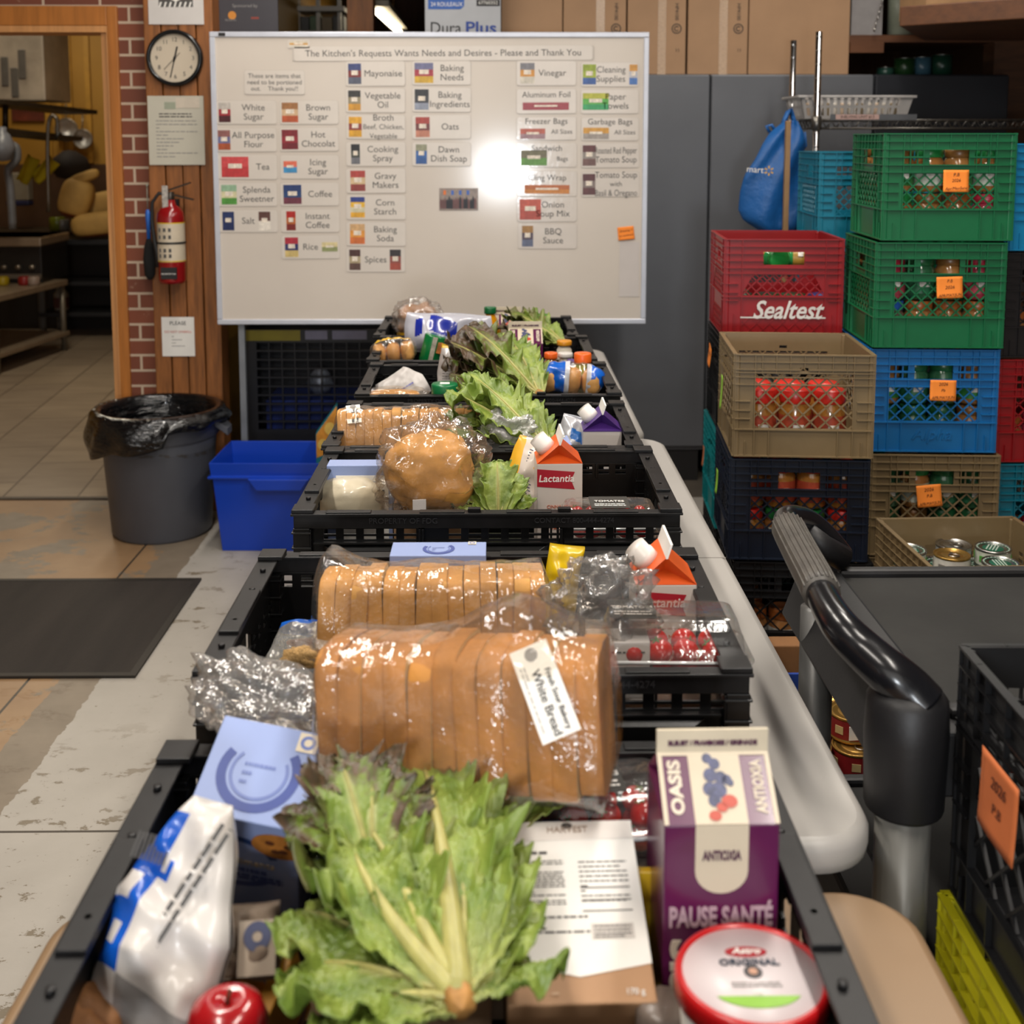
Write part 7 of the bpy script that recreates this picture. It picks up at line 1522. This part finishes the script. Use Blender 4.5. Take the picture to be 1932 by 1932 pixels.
p = at(1074, 842, .87); t, o = pouch('foil_pouch', 'silver pouch with a blue wave and red patch in the fourth crate', 'pouch', (p.x, p.y+.03, .80), deg(-18, 14, 0), .075, .125, .04, [M('foil_silver', '#b4b4b8', .3, .3, var=.2, scale=30), M('foil_blue', '#2468b4', .3), M('foil_red', '#b03038', .3)], lambda u, v: 2 if u > .86 and v > .6 else (1 if .62 < u+.15*v < .82 and v > .25 else 0), 51, .008)
p = at(1137, 812, .905); milk('white gable carton with purple top and white cap in the fourth crate', (p.x, p.y+.042, .752), -90, .078, .152, .034, M('gable_purple', '#452472', .4), -1, 'glass')
# ------------------------------------------------------------------ crate E
def bunpack(label, loc, rot, w, h, th, nb, segs, topcol=None, name='bun_pack'):
    t = thing(name, label, 'buns', loc, rot, 'packs of buns'); 
    for k in range(nb):
        x = -w/2+w*(k+.5)/nb; G().grid(blobf(w/nb*.5, th*.42, h*.42, .12, k+3, 8, .8), 14, 20, True).build('bun', M('bun_golden', '#d09a58', .5, var=.15, scale=30), t, loc=(x, 0, 0))
    s0 = Vector((w*50, 3, 1))
    def fn(u, v):
        a_ = 2*PI*v; c_, s_ = rsq(a_, .8); e = math.sin(PI*min(1, max(0, (u-.0)*1.0)))**.3 if 0 < u < 1 else .0; n_ = noise.noise(Vector((u*9, c_*2, s_*2))+s0)*.006
        e = max(e, .12); return (-w*.56+w*1.12*u, (th*.47+n_)*c_*e, h*.5+(h*.5+n_)*s_*e)
    mats = [FILM]+[s[2] for s in segs]
    def mf_(u, v):
        for k, s in enumerate(segs):
            if s[0] <= u < s[1] and (len(s) < 4 or s[3](v)): return k+1
        return 0
    G().grid(fn, 60, 48, True, mfn=mf_).build('wrapper', mats, t); return t
WPK = M('wrapper_white', '#c6c6cc', .3, coat=.4, var=.05); BPK = M('wrapper_blue', '#0f58b8', .3, coat=.5, var=.15, bump=.4, bscale=40)
p = at(766, 742, .88); t, o = pouch('white_pouch', 'white folded pouch standing at a slant in the fifth crate', 'pouch', (p.x, p.y+.05, .84), deg(-34, -30, 12), .14, .09, .02, [M('pouch_offwhite', '#b9b4b0', .4, var=.05)], None, 61, .006, top=.6)
lines('print_lines', -.015, .02, [.03, .037], .004, M('violet_print', '#5a5aa0', .5), frame((.02, -.015, 0), XA, ZA), o, 3)
p = at(738, 742, .893); t = thing('flat_bread_pack', 'flat tan bread in clear film at the front left of the fifth crate', 'bread', (p.x, p.y+.02, .868), deg(0, 0, 2)); G().grid(blobf(.07, .035, .014, .15, 5), 20, 30, True).build('bread', CRUSTL, t); filmblob('plastic_bag', '', '', None, None, (.085, .04, .017), .2, 7, FILM, t)
p = at(839, 727, .922); t = thing('green_lidded_jar', 'jar with a wide green lid and small white sticker in the fifth crate', 'jar', (p.x, p.y+.008, .775)); G().lathe([(.026, 0), (.029, .005), (.029, .125), (.026, .128)], 28).build('jar_body', M('jar_tan', '#a8804c', .2, coat=.5), t); G().lathe([(.0305, .122), (.031, .124), (.031, .147), (.029, .15)], 32, fn=lambda a, z: 1+.008*math.sin(30*a)).build('lid', M('lid_green', '#0f6b3c', .35, var=.04), t); G().b2((-.011, -.009, .1501), (.011, .009, .1508)).build('sticker', WHT, t)
SNK = [M('snack_silver', '#bdb6b2', .3, var=.06, coat=.4), M('snack_yellow', '#d8b020', .35)]
p = at(848, 742, .88); t, o = pouch('snack_pouch', 'tall pale snack pouch covered with print, standing in the fifth crate', 'pouch', (p.x, p.y+.07, .85), deg(-4, 3, 4), .07, .135, .035, SNK, lambda u, v: 1 if u > .93 else 0, 71, .005, 24, top=.8)
lines('print_lines', -.024, .024, [.02+.0065*k for k in range(12)], .0015, INK, frame((0, -.021, 0), XA, ZA), o, 5)
p = at(915, 705, .93); t, o = pouch('snack_pouch', 'cream pouch with a bright yellow top fold behind the dark lettuce', 'pouch', (p.x, p.y+.09, .90), deg(-10, 0, -10), .085, .085, .03, [TP[0], M('pouch_yellow2', '#e0a80c', .3, coat=.3)], lambda u, v: 1 if u > .72 else 0, 73, .005, 24)
p = at(1018, 748, .885)
lettuce('large green and dark purple lettuce head standing high in the fifth crate', p, deg(12, 0, 40), .27, .095, [(-44, .015, .3, .9, 1.1, 1.5, .0), (-30, .03, .2, 1, 1.1, 1.5, 0), (24, .02, 0, .95, 1.0, .1, 0), (-18, .045, .1, 1.05, 1.1, 1.2, -.01), (8, .045, 0, 1.05, 1.1, .1, -.01), (-34, .055, .1, .95, 1.1, 1.5, -.03), (-4, .06, .05, 1.0, 1.1, .5, -.02), (16, .062, 0, .9, .9, 0, -.01), (-20, .075, .1, .85, 1.0, 1.3, -.04)], 41, 56, 36, 1.5)
p = at(1007, 715, .90); bottle('short bottle with a blue cap beside the blue and white bun bag', (p.x, p.y+.03, .80), .023, .145, 'b0a890', '1a78a8', .018, .022)
p = at(1078, 742, .875); bunpack('blue and white bag of buns at the right of the fifth crate', (p.x, p.y+.05, .865), deg(0, 4, -3), .15, .078, .075, 3, [(0, .14, WPK), (.14, .40, BPK), (.40, .47, WPK), (.72, .78, WPK), (.78, 1.01, BPK)])
p = at(1101, 690, .93); bottle('bottle of yellow green juice with an orange cap at the right of the fifth crate', (p.x, p.y+.03, .742), .034, .215, '8a8420', 'e0601c', .021, .024)
p = at(1078, 692, .915); t = tag(G().poly([(-.025, 0, 0), (.025, 0, 0), (.02, .0, .02), (-.005, 0, .022)], (0, .05, 0)).build('purple_carton_top', M('gable_purple', ''), bevel=.001), 'purple carton corner behind the blue and white bun bag', 'carton'); t.location = (p.x+.0, p.y, .905)
# ------------------------------------------------------------------ crate F
YW = M('wrapper_yellow', '#dcac20', .35, coat=.3, var=.08)
p = at(742, 682, .885); bunpack('pack of golden buns with a yellow printed top in the sixth crate', (p.x, p.y+.05, .872), deg(0, -6, 2), .115, .07, .07, 3, [(.12, .9, YW, lambda v: .16 < v < .30)])
p = at(806, 684, .88); t = thing('green_tin', 'green tin with a silver strip leaning in the sixth crate', 'tin', (p.x, p.y+.05, .862), deg(0, 14, 0)); G().lathe([(.028, 0), (.03, .003), (.03, .085), (.028, .088)], 28).build('tin_body', M('tin_green', '#0c6a34', .25, coat=.5, var=.1), t); g = G(); g.b2((-.004, -.0315, .0), (.008, -.028, .087)); g.build('silver_strip', M('strip_silver', '#b0a898', .3, .3, var=.3, scale=80), t); G().b2((.012, -.0305, .045), (.026, -.02, .075)).build('printed_patch', M('patch_multi', '#a8642c', .4, var=.6, scale=60), t)
p = at(840, 678, .885); t, o = pouch('blue_white_bag', 'large glossy white and royal blue bag lying across the sixth and seventh crates', 'bag', (p.x, p.y+.16, .882), deg(-14, 2, 0), .255, .105, .07, [M('bag_white_gloss', '#b4b4be', .25, coat=.6, var=.05), M('bag_royal_blue', '#1c2c94', .25, coat=.6, var=.15)], lambda u, v: 1 if (.12 < v < .62 and abs(u-(.75-.9*abs(v-.3))) < .22 and not (.2 < v < .27)) else 0, 81, .012, 10)
p = at(992, 690, .86); oasis('cream and purple juice carton top in the sixth crate', (p.x, p.y+.075, .752), .095, .165, .036, False)
p = at(1040, 676, .92); bottle('bottle with a small orange cap beside the juice carton in the sixth crate', (p.x, p.y+.02, .752), .026, .18, 'b06a20', 'e0601c', .017, .016)
p = at(1068, 676, .92); bottle('bottle with a white cap in the sixth crate, right of the small orange cap', (p.x, p.y+.03, .752), .026, .178, 'b8b0a0', 'c9c4be', .019, .012)
p = at(1072, 668, .89)
lettuce('green and dark curly lettuce at the right of the sixth crate, tips toward the left', p+Vector((0, .12, 0)), deg(4, 0, 58), .22, .08, [(-40, .02, .2, .9, 1.1, 1.3, 0), (20, .02, 0, .9, 1, 0, 0), (-22, .035, .1, 1, 1.1, 1.3, 0), (5, .045, 0, 1, 1.1, .2, -.01), (-10, .06, .1, .9, 1, .6, -.02), (15, .06, 0, .9, .9, 0, 0)], 51, 44, 30, 1.5)
p = at(1062, 640, .925); bottle('bottle with an amber cap behind the lettuce in the sixth crate', (p.x+.0, p.y-.07, .752), .026, .182, 'c8c0b0', 'c8841c', .02, .014)
# ------------------------------------------------------------------ crate G
p = at(790, 612, .93); t = thing('round_bread', 'round pale bread in clear film at the left of the farthest crate', 'bread', (p.x, p.y, .885), deg(0, 0, 0)); G().grid(blobf(.062, .05, .052, .3, 6, 9), 30, 40, True).build('bread', M('bread_pale', '#a8784c', .6, var=.3, scale=20), t); filmblob('plastic_bag', '', '', None, None, (.072, .06, .06), .3, 27, FILM2, t, ((.1, 0, .0, .04, .3),))
G().grid(lambda u, v: (.066*math.cos(2*PI*v), .055*math.sin(2*PI*v), .012+.014*u), 2, 32, True).build('yellow_band', YW, t)
p = at(925, 600, .95); bottle('bottle of orange juice with a dark green cap in the farthest crate', (p.x, p.y, .752), .036, .232, 'c8860c', '0f5c30', .018, .02)
p = at(957, 612, .93); oasis('cream and purple juice carton in the farthest crate beside the juice bottle', (p.x, p.y+.03, .762), .082, .165, .032, False)
p = at(1010, 625, .90); t, o = pouch('printed_pouch', 'flat pouch printed yellow, pink and green in the farthest crate', 'pouch', (p.x, p.y+.0, .895), deg(-62, 0, 0), .10, .09, .02, [M('pouch_grey2', '#8a8478', .35), M('pouch_yel3', '#c8a83c', .4), M('pouch_pink', '#a8707c', .4), M('pouch_grn', '#4a7a2c', .4)], lambda u, v: 3 if u > .85 else (2 if v > .75 else (1 if .3 < u < .7 and v > .3 else 0)), 91, .004)
# ------------------------------------------------------------------ hidden cartons that carry the upper layer
for k, (px, py, z0, w_, d_, h_, lb) in enumerate(((818, 1168, .741, .24, .1, .085, 'plain brown box under the pale golden loaf in the second crate'), (775, 812, .741, .24, .1, .085, 'plain brown box under the labelled loaf in the fourth crate'), (810, 900, .741, .12, .12, .095, 'plain brown box under the round bread in the third crate'), (1262, 1192, .741, .13, .09, .083, 'plain brown box under the tomatoes in the second crate'), (1150, 950, .741, .14, .09, .083, 'plain brown box under the shallow tomatoes in the third crate'), (800, 1640, .70, .12, .1, .1, 'plain brown box under the large lettuce in the nearest crate'), (885, 1370, .70, .2, .05, .12, 'plain brown box under the large golden loaf'))):
    p = at(px, py, z0+h_+.04); t = tag(G().b2((-w_/2, -d_/2, 0), (w_/2, d_/2, h_)).build('cardboard_box', CBX, bevel=.002), lb, 'box', 'small boxes inside the black crates'); t.location = (p.x, p.y, z0+.011)
# ================================================================== light
w = bpy.data.worlds.new('world'); SC.world = w; w.use_nodes = True; b = w.node_tree.nodes['Background']; b.inputs[0].default_value = (1, .93, .84, 1); b.inputs[1].default_value = .3
def area(name, loc, rot, sx, sy, e, col=(1, .93, .84)):
    ld = bpy.data.lights.new(name, 'AREA'); ld.shape = 'RECTANGLE'; ld.size = sx; ld.size_y = sy; ld.energy = e; ld.color = col
    o = bpy.data.objects.new(name, ld); COL.objects.link(o); o.location = loc; o.rotation_euler = rot; return o
HW = M('fixture_white', '#c8c4bc', .5)
for i, (x, y, e) in enumerate(((-.75, .4, 30), (.75, .4, 30), (-.75, 2.3, 34), (.75, 2.3, 34), (-.7, 3.9, 20), (1.3, 3.9, 16))):
    area('ceiling_light', (x, y, 2.84), (0, 0, 0), .12, 1.2, e)
    t = thing('ceiling_lamp', 'long white tube lamp under the ceiling, %s of six' % ordn(i), 'lamp', (x, y, 2.85), group='ceiling tube lamps'); G().b2((-.09, -.62, 0), (.09, .62, .06)).build('housing', HW, t, .004)
area('kitchen_light', (-2.6, 6.6, 2.8), (0, 0, 0), .3, 1.4, 34, (1, .88, .68)); area('kitchen_light', (-3.4, 8.6, 2.8), (0, 0, 0), .3, 1.2, 22, (1, .88, .68))
P = ptD(948, 322, 4.51); d = P-Vector((0, 0, CH)); d.normalize(); rl = Vector((d.x, -d.y, d.z)); q = P+rl*6.2
win = area('board_glare_light', q, (0, 0, 0), .3, .3, 36, (.9, .95, 1)); win.rotation_euler = (-rl).to_track_quat('-Z', 'Y').to_euler()  # unseen area light behind the camera, placed so the board mirrors its glare
area('front_fill', (-.3, -1.9, 2.2), deg(62, 0, 0), 3, 1.6, 22, (1, .96, .9))  # broad unseen area light behind the camera, fills the scene from the front
v = SC.view_settings; v.view_transform = 'Standard'; v.look = 'None'; v.exposure = -.12; v.gamma = 1
